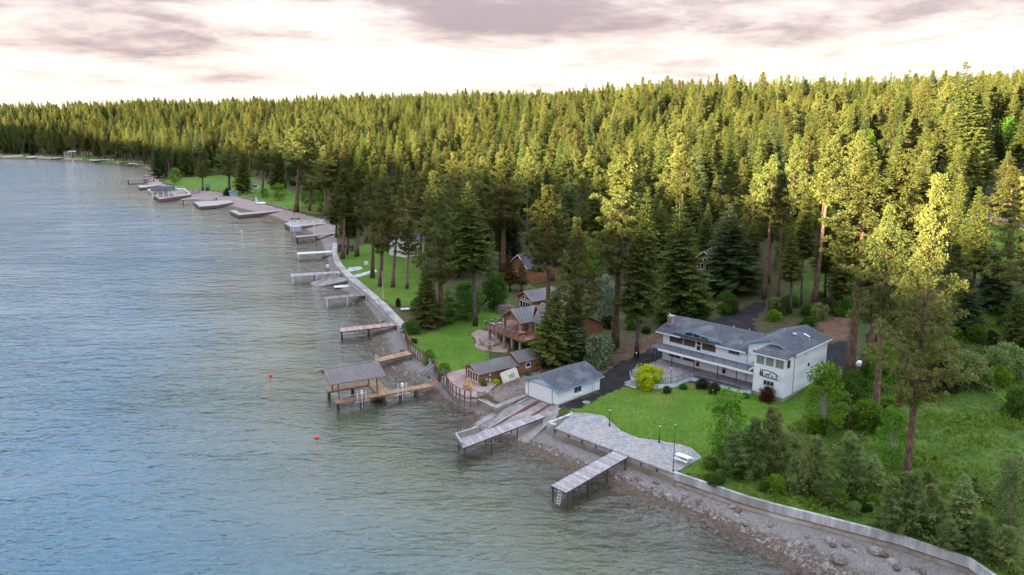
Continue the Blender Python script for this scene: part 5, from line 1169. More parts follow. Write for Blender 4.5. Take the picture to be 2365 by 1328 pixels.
def pine(seed, h=34.0, cb=0.45, rmax=4.0, nb=95, tn=7, fan=27, tr=0.62, flat=0.0, r0=0.45):
    rg = np.random.default_rng(seed); mb, pts = trunk_mb(rg, h*0.985, r0, 0.5)
    C, Rr, D = [], [], []; lob = rg.uniform(0, 6.28, 3)
    for i in range(nb):
        t = ((i+rg.uniform(0, 1))/nb); z = h*(cb+(1-cb)*t*0.985); az = i*2.399+rg.uniform(-.5, .5)
        prof = (math.sin(math.pi*(0.20+0.78*t)))**0.8*(1-0.62*t)*1.12 if not flat else (1-t)**0.6*0.9+0.12
        prof *= 0.8+0.28*math.sin(2*az+lob[0]+t*5)+0.22*math.sin(t*19+lob[1])
        Lb = max(0.5, rmax*1.35*prof*rg.uniform(0.65, 1.12)); base = trunk_at(pts, z, h)
        rise = rg.uniform(-0.12, 0.28)+0.45*t
        d = np.array([math.cos(az), math.sin(az), rise]); d /= np.linalg.norm(d)
        side = np.array([-math.sin(az), math.cos(az), 0]); tip = base+d*Lb+np.array([0, 0, 0.10*Lb])
        mid = base+d*Lb*0.5-np.array([0, 0, 0.05*Lb])
        mb.tube([tuple(base), tuple(mid), tuple(tip)], [0.05+0.012*Lb, 0.04, 0.015], 3, cap=False)
        for q in range(tn):
            s = 1-(q/tn)*0.68 if Lb > 1.2 else rg.uniform(0.2, 1)
            p = (base*(1-s)**2+2*mid*s*(1-s)+tip*s*s) + side*rg.normal(0, 0.16*Lb*(1.15-s)+0.22)+np.array([0, 0, rg.normal(0.08, 0.2)])
            C.append(p); Rr.append(tr*rg.uniform(0.7, 1.2)*(1-.35*t)); D.append(d*0.8+np.array([0, 0, 0.3]))
    for q in range(7):
        C.append(trunk_at(pts, h*0.965, h)+rg.normal(0, 0.25, 3)+np.array([0, 0, q*0.12])); Rr.append(tr*0.8); D.append(np.array([0, 0, 1.0]))
    T = fans(rg, np.array(C), np.array(Rr), np.array(D), fan)
    return mb, T
def fir(seed, h=34.0, cb=0.12, rmax=3.9, lev=58, per=9, step=0.30, r0=0.30, droop=0.30, gap=0.10, wid=1.15):
    rg = np.random.default_rng(seed); mb, pts = trunk_mb(rg, h, r0, 0.25, top=0.012); tris = []
    for i in range(lev):
        t = (i+rg.uniform(0, 0.7))/lev; z0 = h*(cb+(1-cb)*t)
        for j in range(per if t < 0.85 else 5):
            if rg.random() < gap: continue
            az = j*6.283/per+i*1.3+rg.uniform(-.4, .4); z = z0+rg.uniform(-.4, .4)
            Lb = (rmax*1.16*((1-t)**0.98)*(0.25+0.75*min(1, (t+0.12)*4))+0.28)*rg.uniform(0.62, 1.15); base = trunk_at(pts, z, h)
            dh = np.array([math.cos(az), math.sin(az), 0]); sd = np.array([-math.sin(az), math.cos(az), 0])
            dr = droop*(1-t*1.35)+rg.uniform(-.08, .08)
            P = lambda s: base+dh*(Lb*s)+np.array([0, 0, -dr*Lb*s*1.15+0.28*dr*Lb*s**3+0.10*Lb*s*t])
            if Lb > 1.4: mb.tube([tuple(P(0)), tuple(P(0.9))], [0.05, 0.015], 3, cap=False)
            m = max(3, int(Lb/step)); s = (np.arange(m)+rg.uniform(0, 1, m))/m; s = 0.12+0.88*s
            A = np.array([P(x) for x in s]); ln = (0.20+0.10*min(Lb,1)+0.20*Lb*(1.05-s))*rg.uniform(0.7, 1.3, m)*wid
            for sg in (-1, 1):
                d = unit(sd*sg+dh*0.75+np.stack([np.zeros(m), np.zeros(m), rg.normal(-0.28, 0.22, m)], 1))
                tip = A+d*ln[:,None]; w = unit(np.cross(d, np.array([0, 0, 1.0])+rg.normal(0, .5, (m, 3))))*(0.26*ln[:,None])
                tris.append(np.stack([A, tip-w, tip+w], 1))
            d = unit(dh*0.6+rg.normal(0, .35, (m, 3))+np.array([0, 0, -0.35])); tip = A+d*(ln[:,None]*0.8); w = unit(np.cross(d, rg.normal(size=(m, 3))))*(0.24*ln[:,None])
            tris.append(np.stack([A, tip-w, tip+w], 1))
    C = np.array([trunk_at(pts, h*q, h) for q in (0.955, 0.97, 0.985, 0.995)]); tris.append(fans(rg, C, np.full(4, 0.45), np.tile([0, 0, 1.2], (4, 1)), 10))
    return mb, np.concatenate(tris)
def leafy(seed, h=10.0, cb=0.12, rx=2.6, nc=70, per=42, leaf=0.17, stems=3, r0=0.09, cl=0.75, top=0.25):
    """broadleaf tree or shrub: leaf faces in clumps round the ends of real branches"""
    rg = np.random.default_rng(seed); mb = MB(); tr = []
    for k in range(stems):
        a = rg.uniform(0, 6.28); lean = rg.uniform(0.05, 0.22)*rx*(1 if stems > 1 else 0.4); hh = h*rg.uniform(0.8, 0.97); pts = []
        for i in range(7):
            t = i/6; pts.append((lean*math.cos(a)*t*1.6, lean*math.sin(a)*t*1.6, hh*t))
        mb.tube(pts, [r0*(1-0.85*i/6)+0.008 for i in range(7)], 6); tr.append((pts, hh))
    C, Rr = [], []; lob = rg.uniform(0, 6.28, 4)
    for i in range(nc):
        t = (i+0.5)/nc; z = h*(cb+(1-cb)*t); az = i*2.399+rg.uniform(-.6, .6)
        prof = math.sin(math.pi*(0.17+(0.83-top*0.4)*t))**0.7*(1-top*t)*(1+0.22*math.sin(3*az+lob[0])+0.16*math.sin(9*t+lob[1]))
        rad = rx*prof*math.sqrt(rg.uniform(0.12, 1.0)); c = np.array([rad*math.cos(az), rad*math.sin(az), z+rg.normal(0, 0.03*h)])
        pts, hh = tr[i % stems]; zb = max(0.02*h, z-0.5*rad-0.05*h); b = trunk_at(pts, min(zb, hh*0.95), hh)
        mb.tube([tuple(b), tuple(c)], [r0*0.28, 0.006], 3, cap=False)
        C.append(c); Rr.append(cl*rg.uniform(0.65, 1.25))
    C = np.array(C); Rr = np.array(Rr); k = len(C)
    o = rg.normal(size=(k, per, 3)); o = unit(o)*(rg.uniform(0.2, 1, (k, per, 1))**0.6)*Rr[:,None,None]
    Pp = (C[:,None,:]+o).reshape(-1, 3); Pp[:,2] = np.maximum(Pp[:,2], 0.03)
    d = unit(rg.normal(size=Pp.shape)+np.array([0, 0, -0.2])); s = unit(np.cross(d, rg.normal(size=Pp.shape)))
    sz = (leaf*rg.uniform(0.7, 1.4, len(Pp)))[:,None]
    return mb, np.stack([Pp-d*sz, Pp+d*sz*0.4+s*sz*0.75, Pp+d*sz*0.4-s*sz*0.75], 1)

PROTO = {}
def proto(key, gen, h, w, bark, leaf):
    mb, T = gen; PROTO[key] = (mb.mesh(key+'_trunk'), soup(key+'_crown', T, M[leaf]), h, w, leaf)
    PROTO[key][0].materials.append(M[bark]); PROTO[key][0].polygons.foreach_set('use_smooth', [True]*len(PROTO[key][0].polygons))
proto('pine_a', pine(11, cb=0.42), 34, 9.0, 'bark_pine', 'needle_pine')
proto('pine_b', pine(12, cb=0.50, rmax=3.5, nb=85), 34, 8.0, 'bark_pine', 'needle_pine')
proto('pine_c', pine(13, cb=0.30, rmax=4.2, nb=110), 34, 9.4, 'bark_pine', 'needle_pine')
proto('pine_d', pine(14, cb=0.62, rmax=3.6, nb=70), 34, 8.2, 'bark_pine', 'needle_pine')
proto('fir_a', fir(21), 34, 8.0, 'bark_grey', 'needle_fir')
proto('fir_b', fir(22, cb=0.28, rmax=3.5), 34, 7.2, 'bark_grey', 'needle_fir')
proto('fir_c', fir(23, cb=0.06, rmax=4.5, droop=0.36), 34, 9.2, 'bark_grey', 'needle_blue')
proto('fir_d', fir(24, cb=0.40, rmax=3.2, lev=46), 34, 6.6, 'bark_grey', 'needle_fir')
proto('fir_brown', fir(25, cb=0.2, rmax=3.2, lev=34, gap=0.3), 34, 6.6, 'bark_grey', 'needle_brown')
proto('young_a', pine(31, h=9, cb=0.06, rmax=2.3, nb=80, tn=6, fan=22, tr=0.46, flat=1, r0=0.12), 9, 5.4, 'bark_grey', 'leaf_olive')
proto('young_b', pine(32, h=9, cb=0.10, rmax=2.0, nb=75, tn=6, fan=22, tr=0.44, flat=1, r0=0.12), 9, 4.8, 'bark_grey', 'leaf_olive')
proto('young_c', fir(33, h=9, cb=0.03, rmax=2.2, lev=26, per=8, step=0.22, r0=0.12), 9, 4.4, 'bark_grey', 'needle_fir')
proto('aspen_a', leafy(41), 10, 5.6, 'bark_birch', 'leaf_spring')
proto('aspen_b', leafy(42, nc=85, rx=2.3, stems=4), 10, 5.0, 'bark_birch', 'leaf_spring')
proto('broad_a', leafy(43, nc=110, rx=4.0, stems=2, r0=0.16, cl=1.0, per=46, leaf=0.21), 10, 8.6, 'bark_grey', 'leaf_green')
proto('shrub_a', leafy(51, h=2.4, cb=0.06, rx=1.6, nc=95, per=52, leaf=0.09, stems=5, r0=0.035, cl=0.42, top=0.1), 2.4, 3.4, 'bark_grey', 'leaf_green')
proto('shrub_b', leafy(52, h=2.4, cb=0.04, rx=1.5, nc=80, per=46, leaf=0.10, stems=6, r0=0.03, cl=0.45, top=0.3), 2.4, 3.2, 'bark_grey', 'leaf_green')

def plant(key, name, base, h, w, label, cat, group=None, leaf=None, rz=None, lean=(0, 0)):
    tm, cm, h0, w0, lf = PROTO[key]
    o = thing(name, label, cat, base, random.uniform(0, 6.28) if rz is None else rz, group)
    o.scale = (w/w0, w/w0, h/h0)
    if lean != (0, 0):       # top offset in metres (world x, y)
        o.rotation_euler = (Matrix.Rotation(math.atan2(lean[0], h), 3, 'Y') @ Matrix.Rotation(-math.atan2(lean[1], h), 3, 'X') @ Matrix.Rotation(o.rotation_euler[2], 3, 'Z')).to_euler()
    small = cat == 'shrub'
    link('stem' if small else 'trunk', tm, None, o); c = link('foliage' if small else 'crown', cm, None, o)
    if leaf and leaf != lf:
        c.material_slots[0].link = 'OBJECT'; c.material_slots[0].material = M[leaf]
    return o
HERO_XY = []
def tree_px(key, base, top, wpx, label, cat='tree', group=None, leaf=None, name=None, dz=0.0):
    """foot at a photo pixel on the ground, top pixel gives the height, crown width in photo pixels at that distance"""
    b = hit(*base); HERO_XY.append((b[0], b[1]))
    tp = aty(top[0], top[1], b[1]); dist = math.hypot(b[1], CAM_H-b[2])
    nm = name or {'p': 'pine_tree', 'f': 'fir_tree', 'y': 'young_pine', 'a': 'aspen_tree', 'b': 'broadleaf_tree', 's': 'shrub'}[key[0]]
    return plant(key, nm, (b[0], b[1], b[2]-0.06), max(0.5, tp[2]-b[2]), wpx*dist/F_PX, label, cat, group, leaf, lean=(tp[0]-b[0], 0) if cat == 'tree' else (0, 0))

HEROES = [
 ('pine_a',(1420,805),(1446,352),165,'tallest broad ponderosa pine with thick reddish trunk left of the white house'),
 ('pine_b',(1264,802),(1266,424),118,'ponderosa pine with long bare trunk in front of the brown lodge roof'),
 ('pine_c',(1340,832),(1336,500),112,'bushy ponderosa pine with short trunk behind the white boathouse'),
 ('fir_b',(1470,826),(1492,432),112,'leaning slim fir with bare grey trunk beside the rail fence'),
 ('fir_c',(1572,742),(1570,452),160,'broad drooping fir right behind the stone chimney'),
 ('fir_c',(1690,672),(1682,470),165,'wide dark blue-green fir beside the red cabin'),
 ('pine_d',(1765,690),(1792,356),84,'thin pine with very long pale bare trunk behind the white house roof'),
 ('pine_d',(1880,706),(1926,318),112,'tall pine with reddish bare trunk behind the house wing'),
 ('fir_d',(1826,724),(1832,520),62,'slim fir with white-based trunk above the asphalt drive'),
 ('pine_b',(1958,885),(2012,342),182,'tall pine with forked-looking twin trunk behind the asphalt pad, golden top'),
 ('pine_a',(1992,882),(2086,350),168,'tall pine with reddish leaning trunk beside the white tank'),
 ('pine_b',(2020,985),(2056,470),130,'grey-trunked pine standing among the fallen branches'),
 ('pine_c',(2090,1138),(2166,398),176,'tall sunlit ponderosa pine with bare trunk at the meadow edge'),
 ('pine_b',(2074,960),(2110,560),110,'shorter pine between the grey-trunked pine and the meadow pine'),
 ('fir_c',(2300,715),(2296,560),110,'dark low fir by the meadow below the road'),
 ('pine_c',(2372,760),(2372,400),150,'pine with sunlit crown beyond the dark low fir at the meadow'),
 ('pine_c',(1020,748),(1008,392),128,'tall pine with bare trunk at the rail fence end by the brown house lawn'),
 ('fir_d',(1098,752),(1084,420),112,'pointed fir with thick trunk on the brown house lawn'),
 ('pine_a',(1161,628),(1164,366),130,'pine with dark trunk between the slate-roofed house and the park lawn'),
 ('fir_c',(985,752),(982,612),92,'low dark fir bush-like at the lawn fence beside the boardwalk end'),
 ('pine_b',(940,666),(948,505),58,'young pine with pale trunk on the park lawn'),
 ('pine_b',(907,663),(926,425),72,'pine with straight reddish trunk on the park lawn'),
 ('pine_c',(878,661),(892,378),92,'pine beside the flagpole on the park lawn'),
 ('pine_a',(860,641),(864,346),86,'pine with stout trunk beside the concrete path of the park lawn'),
 ('pine_c',(824,592),(836,360),90,'big bushy pine beside the beach swing on the park lawn'),
 ('pine_b',(791,597),(798,390),76,'pine with pale slanting trunk beside the boardwalk'),
 ('fir_b',(802,588),(812,430),60,'slim fir tucked behind the boardwalk pine'),
 ('pine_b',(684,490),(694,272),84,'tall pine with long trunk behind the shingle beach'),
 ('pine_c',(468,440),(468,338),48,'lone bushy pine on the far lawn beside the smoker'),
 ('fir_c',(523,452),(524,430),20,'small dark juniper-like fir at the far beach'),
 ('fir_c',(1262,842),(1290,640),112,'low dense fir beside the brown boathouse gable'),
 ('fir_c',(1312,832),(1330,655),110,'dense dark fir between the bushy pine and the brown lodge'),
 ('fir_brown',(1178,672),(1176,578),46,'rust-brown cedar beside the slate-roofed house'),
 ('fir_brown',(1204,672),(1206,590),40,'narrow rust-brown cedar next to the bigger brown one'),
 ('fir_c',(2236,770),(2240,620),86,'dark fir among the thicket bushes of the meadow top'),
 ('pine_b',(2186,800),(2206,560),96,'pine close behind the tall sunlit meadow pine'),
 ('fir_a',(2352,830),(2356,650),88,'fir at the meadow edge below the road'),
 ('fir_b',(2248,690),(2262,430),96,'slim fir between the road meadow and the tall sunlit pine'),
 ('pine_b',(2330,640),(2338,380),100,'pine with straight trunk beside the road fence'),
 ('pine_d',(1796,696),(1812,400),66,'thin straight pine next to the pale bare trunk'),
 ('fir_d',(1850,704),(1862,420),60,'slim fir left of the reddish bare-trunked pine'),
 ('fir_b',(1905,690),(1915,450),70,'fir standing behind the reddish bare-trunked pine'),
 ('fir_c',(366,410),(362,300),44,'dark fir at the tip of the wooded point'),
 ('pine_c',(384,408),(382,296),44,'bushy pine on the wooded point behind the light green tree'),
 ('fir_a',(430,408),(428,310),42,'pointed fir at the back of the far lawn'),
 ('pine_c',(530,444),(526,318),60,'big pine above the blue beach shed'),
 ('fir_c',(560,446),(562,330),52,'broad dark fir beside the blue beach shed'),
 ('pine_a',(606,446),(612,318),58,'pine behind the stone bank sapling'),
 ('fir_a',(640,450),(648,336),48,'fir at the upper edge of the far lawn'),
 ('pine_c',(716,486),(722,316),76,'tall sunlit pine behind the kayak rack'),
 ('pine_a',(752,498),(750,334),74,'full pine at the boardwalk end of the shingle beach'),
 ('fir_b',(776,548),(778,425),54,'fir at the far end of the boardwalk'),
 ('pine_c',(846,560),(850,372),78,'pine behind the garden swing'),
 ('pine_a',(970,610),(974,430),84,'pine beside the white balcony house'),
 ('fir_a',(1060,640),(1062,440),92,'full fir behind the dark green leafy tree'),
 ('fir_a',(2230,470),(2232,140),130,'tallest fir on the right skyline above the road'),
 ('fir_b',(1328,470),(1330,300),60,'reddish-tinged conifer with thin crown in the middle forest'),
]
for i, (k, b, tp, w, lab) in enumerate(HEROES): tree_px(k, b, tp, w, lab, leaf='needle_brown' if i == len(HEROES)-1 else ('needle_fir' if k == 'fir_c' and 'dark' not in lab.split()[:2] or 'beside the b' in lab else None))
BROAD = [
 ('aspen_a',(1680,1062),(1680,903),122,'bright green young aspen on the lawn beside the patio corner','leaf_spring'),
 ('aspen_b',(1906,1000),(1906,842),98,'bright green aspen clump at the corner of the white house','leaf_spring'),
 ('aspen_a',(2064,1080),(2062,942),82,'bright green aspen beside the meadow pine','leaf_spring'),
 ('broad_a',(1965,950),(1975,860),90,'green leafy tree under the grey-trunked pine','leaf_green'),
 ('broad_a',(2040,900),(2040,800),90,'fresh green leafy tree below the tall pines','leaf_spring'),
 ('aspen_b',(2330,1240),(2335,1060),70,'thin pale-stemmed aspen in the meadow','leaf_olive'),
 ('broad_a',(1075,735),(1075,655),110,'dark green leafy tree behind the lawn fence','leaf_green'),
 ('broad_a',(1140,715),(1140,640),80,'leafy green tree beside the hot tub wall','leaf_green'),
 ('broad_a',(1612,742),(1612,672),90,'glossy green leafy tree behind the white house','leaf_green'),
 ('broad_a',(1395,745),(1395,640),84,'white-blossomed tree behind the bushy pine','blossom'),
 ('broad_a',(1285,640),(1285,570),70,'pale blossomed tree between lodge and slate roof','blossom'),
 ('aspen_a',(405,425),(405,388),32,'light green young tree on the far lawn','leaf_spring'),
 ('aspen_b',(716,478),(712,420),50,'light green poplar behind the shingle beach','leaf_spring'),
 ('aspen_a',(742,496),(740,442),40,'light green poplar by the wooden shed','leaf_spring'),
 ('aspen_a',(612,456),(610,434),26,'small light green sapling above the stone bank','leaf_spring'),
 ('aspen_a',(645,462),(644,424),40,'light green sapling pair on the far lawn bank','leaf_spring'),
 ('broad_a',(950,470),(950,400),60,'fresh green tree beside the dark-roofed house','leaf_spring'),
 ('broad_a',(1052,480),(1050,405),60,'fresh green tree in the forest gap','leaf_spring'),
]
for k, b, tp, w, lab, lf in BROAD: tree_px(k, b, tp, w, lab, leaf=lf)
SHRUBS = [
 ('shrub_a',(1497,893),(1497,847),76,'bright lime-yellow rounded bush at the stone deck corner','leaf_lime'),
 ('shrub_b',(1382,846),(1382,778),80,'pale sage-green round bush behind the white boathouse','leaf_sage'),
 ('shrub_b',(1770,926),(1770,896),42,'dark red-leaved shrub under the deer silhouette','leaf_red'),
 ('shrub_a',(1622,896),(1622,876),36,'dark brownish shrub along the white deck skirt','leaf_dark'),
 ('shrub_b',(1650,908),(1650,886),34,'dark brownish shrub beside the bent deck skirt','leaf_dark'),
 ('shrub_a',(1540,907),(1540,892),22,'low dark shrub in the bed beside the lime bush','leaf_dark'),
 ('shrub_a',(1578,898),(1578,886),20,'small green shrub in the inner deck corner','leaf_green'),
 ('shrub_b',(1722,918),(1722,908),20,'small green tuft at the house wing foot','leaf_green'),
 ('shrub_a',(1254,796),(1254,752),36,'yellow-green shrub beside the lodge deck','leaf_lime'),
 ('shrub_b',(1226,800),(1226,776),40,'dark green shrub at the end of the lodge deck','leaf_green'),
 ('shrub_a',(993,828),(993,808),30,'mounded green bush at the lawn edge beside the dock stairs','leaf_spring'),
 ('shrub_b',(1026,858),(1026,838),32,'mounded green bush by the rose patio corner','leaf_spring'),
 ('shrub_a',(1024,868),(1024,852),20,'small grey-green bush next to the mounded patio bush','leaf_sage'),
 ('shrub_a',(955,793),(955,782),20,'low brownish shrub at the seawall top','leaf_dark'),
 ('shrub_b',(1117,893),(1117,880),22,'round green bush at the brown boathouse corner','leaf_green'),
 ('shrub_a',(1146,888),(1146,876),18,'yellow flowering bush below the utility boxes','leaf_lime'),
 ('shrub_a',(1220,866),(1220,856),16,'small yellow-green bush along the brown boathouse wall','leaf_olive'),
 ('shrub_b',(920,708),(923,690),16,'red-brown ornamental shrub on the park lawn','leaf_red'),
 ('shrub_a',(950,770),(955,742),46,'green shrub by the boardwalk fence','leaf_green'),
 ('shrub_b',(2230,890),(2230,820),110,'big dark thicket bush at the meadow top','leaf_olive'),
 ('shrub_a',(2320,870),(2320,800),100,'grey-green thicket bush in the meadow','leaf_olive'),
 ('shrub_a',(2170,900),(2170,840),90,'dull green thicket bush beside the tall pines','leaf_dark'),
 ('shrub_b',(2350,960),(2352,900),70,'green meadow bush near the bare track','leaf_green'),
 ('shrub_b',(2000,990),(2000,930),80,'leafy undergrowth bush between the pine trunks','leaf_spring'),
 ('shrub_a',(1945,985),(1945,935),60,'dull green undergrowth bush beside the aspen clump','leaf_olive'),
 ('shrub_a',(1650,1122),(1645,1098),50,'low green bush behind the seawall start','leaf_green'),
]
for k, b, tp, w, lab, lf in SHRUBS: tree_px(k, b, tp, w, lab, 'shrub', leaf=lf)
YOUNG = [(1700,1122,104,78),(1745,1112,122,70),(1788,1118,150,88),(1838,1148,80,50),(1880,1165,134,72),(1962,1166,136,96),(1915,1192,72,46),(2020,1170,96,60),(2058,1248,118,76),
         (2112,1246,132,86),(2158,1230,86,60),(2226,1270,152,94),(2278,1310,96,64),(2330,1330,90,70),(2190,1292,70,56),(2350,1190,130,90),(1826,1100,70,50),(2140,1160,50,44),(2250,1180,60,50)]
for i, (x, y, h_, w_) in enumerate(YOUNG):
    tree_px(('young_a','young_b','young_a','young_c')[i % 4], (x, y-22), (x+(i % 3)*4-4, y-22-h_), w_*1.12, 'bushy grey-green young pine in the thicket behind the concrete seawall', 'tree', 'young pines behind the seawall', leaf='leaf_olive' if i % 4 == 3 else None)

UG = []
for (x0, x1, y0, y1, n_) in ((1590,1700,690,740,14), (1780,1960,690,760,22), (1960,2130,740,900,22), (1400,1560,690,775,16), (1130,1250,640,700,10), (1960,2060,930,1010,10), (960,1060,700,750,8), (2130,2365,690,900,30), (1880,1980,900,1000,8)):
    for k_ in range(n_): UG.append((random.uniform(x0, x1), random.uniform(y0, y1)))
UGP = np.array([hit(*q) for q in UG]); UGA = np.zeros(len(UGP), bool)
for nm in ('asphalt', 'needle_litter', 'lawn'):
    for poly in ZONES[nm]: UGA |= inside(UGP[:,:2], poly)
for hx, hy, r in HOUSES[:2]: UGA |= (UGP[:,0]-hx)**2+(UGP[:,1]-hy)**2 < (r*.9)**2
for i, g in enumerate(UGP):
    if UGA[i]: continue
    lf = ('leaf_green', 'leaf_green', 'leaf_spring', 'leaf_olive', 'leaf_dark')[i % 5]; wd = random.uniform(2.2, 4.6)
    plant(('shrub_a', 'shrub_b')[i % 2], 'shrub', (g[0], g[1], g[2]-.05), wd*random.uniform(.45, .8), wd, {'leaf_green': 'green undergrowth bush on the forest floor', 'leaf_spring': 'light green undergrowth bush on the forest floor', 'leaf_olive': 'grey-green undergrowth bush on the forest floor', 'leaf_dark': 'dull brownish undergrowth bush on the forest floor'}[lf], 'shrub', {'leaf_green': 'green undergrowth', 'leaf_spring': 'light green undergrowth', 'leaf_olive': 'grey-green undergrowth', 'leaf_dark': 'brownish undergrowth'}[lf], leaf=lf)
for i in range(26):
    t_ = (i+random.random()*.6)/26; x = 1640+t_*640; y = np.interp(x, [1600,1744,1906,2086,2248,2300], [1095,1140,1180,1226,1282,1310])-random.uniform(6, 60)
    g = hit(x, y); wd = random.uniform(1.8, 3.4); lf = ('leaf_spring', 'leaf_olive', 'leaf_green')[i % 3]
    plant(('shrub_b', 'shrub_a')[i % 2], 'shrub', (g[0], g[1], g[2]-.05), wd*random.uniform(.5, .9), wd, {'leaf_spring': 'light green leafy bush between the young pines', 'leaf_olive': 'grey-green bush between the young pines', 'leaf_green': 'dark green leafy bush between the young pines'}[lf], 'shrub', {'spring': 'light green bushes between the young pines', 'olive': 'grey-green bushes between the young pines', 'green': 'dark green bushes between the young pines'}[lf[5:]], leaf=lf)
# ---------------------------------------------------------------- forest
def forest_points():
    out = []
    for (y0, y1, sp) in ((135, 520, 10.2), (520, 1000, 11.2), (1000, 1750, 12.5)):
        ys = np.arange(y0, y1, sp); hw = 0.78*y1+20; xs = np.arange(-hw, hw, sp)
        X, Y = np.meshgrid(xs, ys); X = X.ravel()+rng.uniform(-.48, .48, X.size)*sp; Y = Y.ravel()+rng.uniform(-.48, .48, Y.size)*sp
        k = np.abs(X) < 0.74*Y+16; out.append(np.stack([X[k], Y[k]], 1))
    P = np.concatenate(out); z, land, dry, dl, dw = height(P, True)
    ok = land & (dl > 7)
    for nm in ('lawn', 'asphalt', 'road', 'meadow'):
        for poly in ZONES[nm]: ok &= ~inside(P, poly)
    # limit of the close forest, traced on the ground in the photograph
    ed = np.array([(-900,420),(0,357),(200,366),(330,380),(352,402),(372,415),(420,412),(560,400),(640,418),(705,450),(765,470),(775,520),(800,560),(870,545),(930,556),(990,600),(1030,640),(1060,660),
                   (1150,650),(1240,655),(1330,655),(1420,645),(1500,650),(1560,670),(1660,680),(1720,676),(1780,668),(1850,690),(1960,720),(2060,720),(2140,690),(2200,660),(2260,610),(2365,570),(3000,520)], float)
    c = Y_ = P[:,1]*math.cos(PITCH)-(z-CAM_H)*math.sin(PITCH); up_ = P[:,1]*math.sin(PITCH)+(z-CAM_H)*math.cos(PITCH)
    px_ = 1182.5+F_PX*P[:,0]/c; py_ = 664-F_PX*up_/c
    ok &= py_ < np.interp(px_, ed[:,0], ed[:,1])
    ok &= ~((px_ > 900) & (px_ < 1010) & (py_ > 446) & (py_ < 600) & (P[:,1] < 330) & (rng.random(len(P)) < 0.6))
    for hx, hy in HERO_XY: ok &= (P[:,0]-hx)**2+(P[:,1]-hy)**2 > 16
    for hx, hy, r in HOUSES: ok &= (P[:,0]-hx)**2+(P[:,1]-hy)**2 > r*r
    ok &= (vnoise(P[:,0]/26+40, P[:,1]/26+11) > -0.30) | (rng.random(len(P)) < .25)
    return P[ok], z[ok]
FP, FZ = forest_points()
order = np.argsort(np.hypot(FP[:,0], FP[:,1])); FP, FZ = FP[order], FZ[order]
KEYS = ['pine_a','pine_b','pine_c','pine_d','fir_a','fir_b','fir_c','fir_d']
KEYS += ['fir_brown', 'broad_a']
nF = len(FP); kid = rng.choice(10, nF, p=[.14,.12,.14,.04,.18,.14,.12,.07,.02,.03])
clump = vnoise(FP[:,0]/60+9, FP[:,1]/60+5)
fh = (14+25*rng.random(nF)**0.75)*(1+0.25*clump)*np.interp(FP[:,1], [150, 420, 700, 1000], [.78, .84, .98, 1.05]); fw = rng.uniform(0.95, 1.5, nF)*(fh/34)**0.6; bl = kid == 9; fh = np.where(bl, fh*.55, fh); fw = np.where(bl, fw*1.05, fw)
H0 = np.array([PROTO[k_][2] for k_ in KEYS])[kid]
NI = 290
G_PINE = ('full round-crowned pine in the dense forest behind the houses', 'forest pines'); G_FIR = ('pointed dark fir in the dense forest behind the houses', 'forest firs')
for i in range(min(NI, nF)):
    k = KEYS[kid[i]]; lab, grp = G_PINE if k[0] == 'p' else (('rust-brown dying fir in the dense forest', 'dying firs') if k == 'fir_brown' else (('fresh green broadleaf tree in the dense conifer forest', 'forest broadleaf trees') if k[0] == 'b' else G_FIR))
    plant(k, 'pine_tree' if k[0] == 'p' else ('broadleaf_tree' if k[0] == 'b' else 'fir_tree'), (FP[i,0], FP[i,1], FZ[i]-0.1), fh[i], PROTO[k][3]*fw[i], lab, 'tree', grp, leaf='leaf_spring' if k[0] == 'b' else None)
# the rest of the wood reads as one mass: points carrying instances of the same trees
fm = bpy.data.meshes.new('forest'); k = nF-NI
fm.vertices.add(k); fm.vertices.foreach_set('co', np.stack([FP[NI:,0], FP[NI:,1], FZ[NI:]-0.1], 1).astype(np.float32).ravel())
def attr(nm, typ, fld, val):
    a = fm.attributes.new(nm, typ, 'POINT'); a.data.foreach_set(fld, val)
attr('variant', 'INT', 'value', kid[NI:].astype(np.int32))
attr('turn', 'FLOAT_VECTOR', 'vector', np.stack([rng.normal(0, .02, k), rng.normal(0, .02, k), rng.uniform(0, 6.28, k)], 1).astype(np.float32).ravel())
attr('size', 'FLOAT_VECTOR', 'vector', np.stack([fw[NI:], fw[NI:], fh[NI:]/H0[NI:]], 1).astype(np.float32).ravel())
fo = link('forest', fm); tag(fo, 'far conifer forest covering the hillside up to the skyline', 'forest', kind='stuff')
gn = bpy.data.node_groups.new('forest', 'GeometryNodeTree')
gn.interface.new_socket('Geometry', in_out='INPUT', socket_type='NodeSocketGeometry'); gn.interface.new_socket('Geometry', in_out='OUTPUT', socket_type='NodeSocketGeometry')
gi = gn.nodes.new('NodeGroupInput'); go = gn.nodes.new('NodeGroupOutput'); jn = gn.nodes.new('GeometryNodeJoinGeometry')
def gattr(nm, typ):
    q = gn.nodes.new('GeometryNodeInputNamedAttribute'); q.data_type = typ; q.inputs['Name'].default_value = nm; return q.outputs['Attribute']
av, at2, as_ = gattr('variant', 'INT'), gattr('turn', 'FLOAT_VECTOR'), gattr('size', 'FLOAT_VECTOR')
SRC = {}
for o in COL.objects:
    if o.type == 'MESH' and o.data.name.rsplit('_', 1)[0] in KEYS and o.data.name not in SRC and all(s.link == 'DATA' for s in o.material_slots): SRC[o.data.name] = o
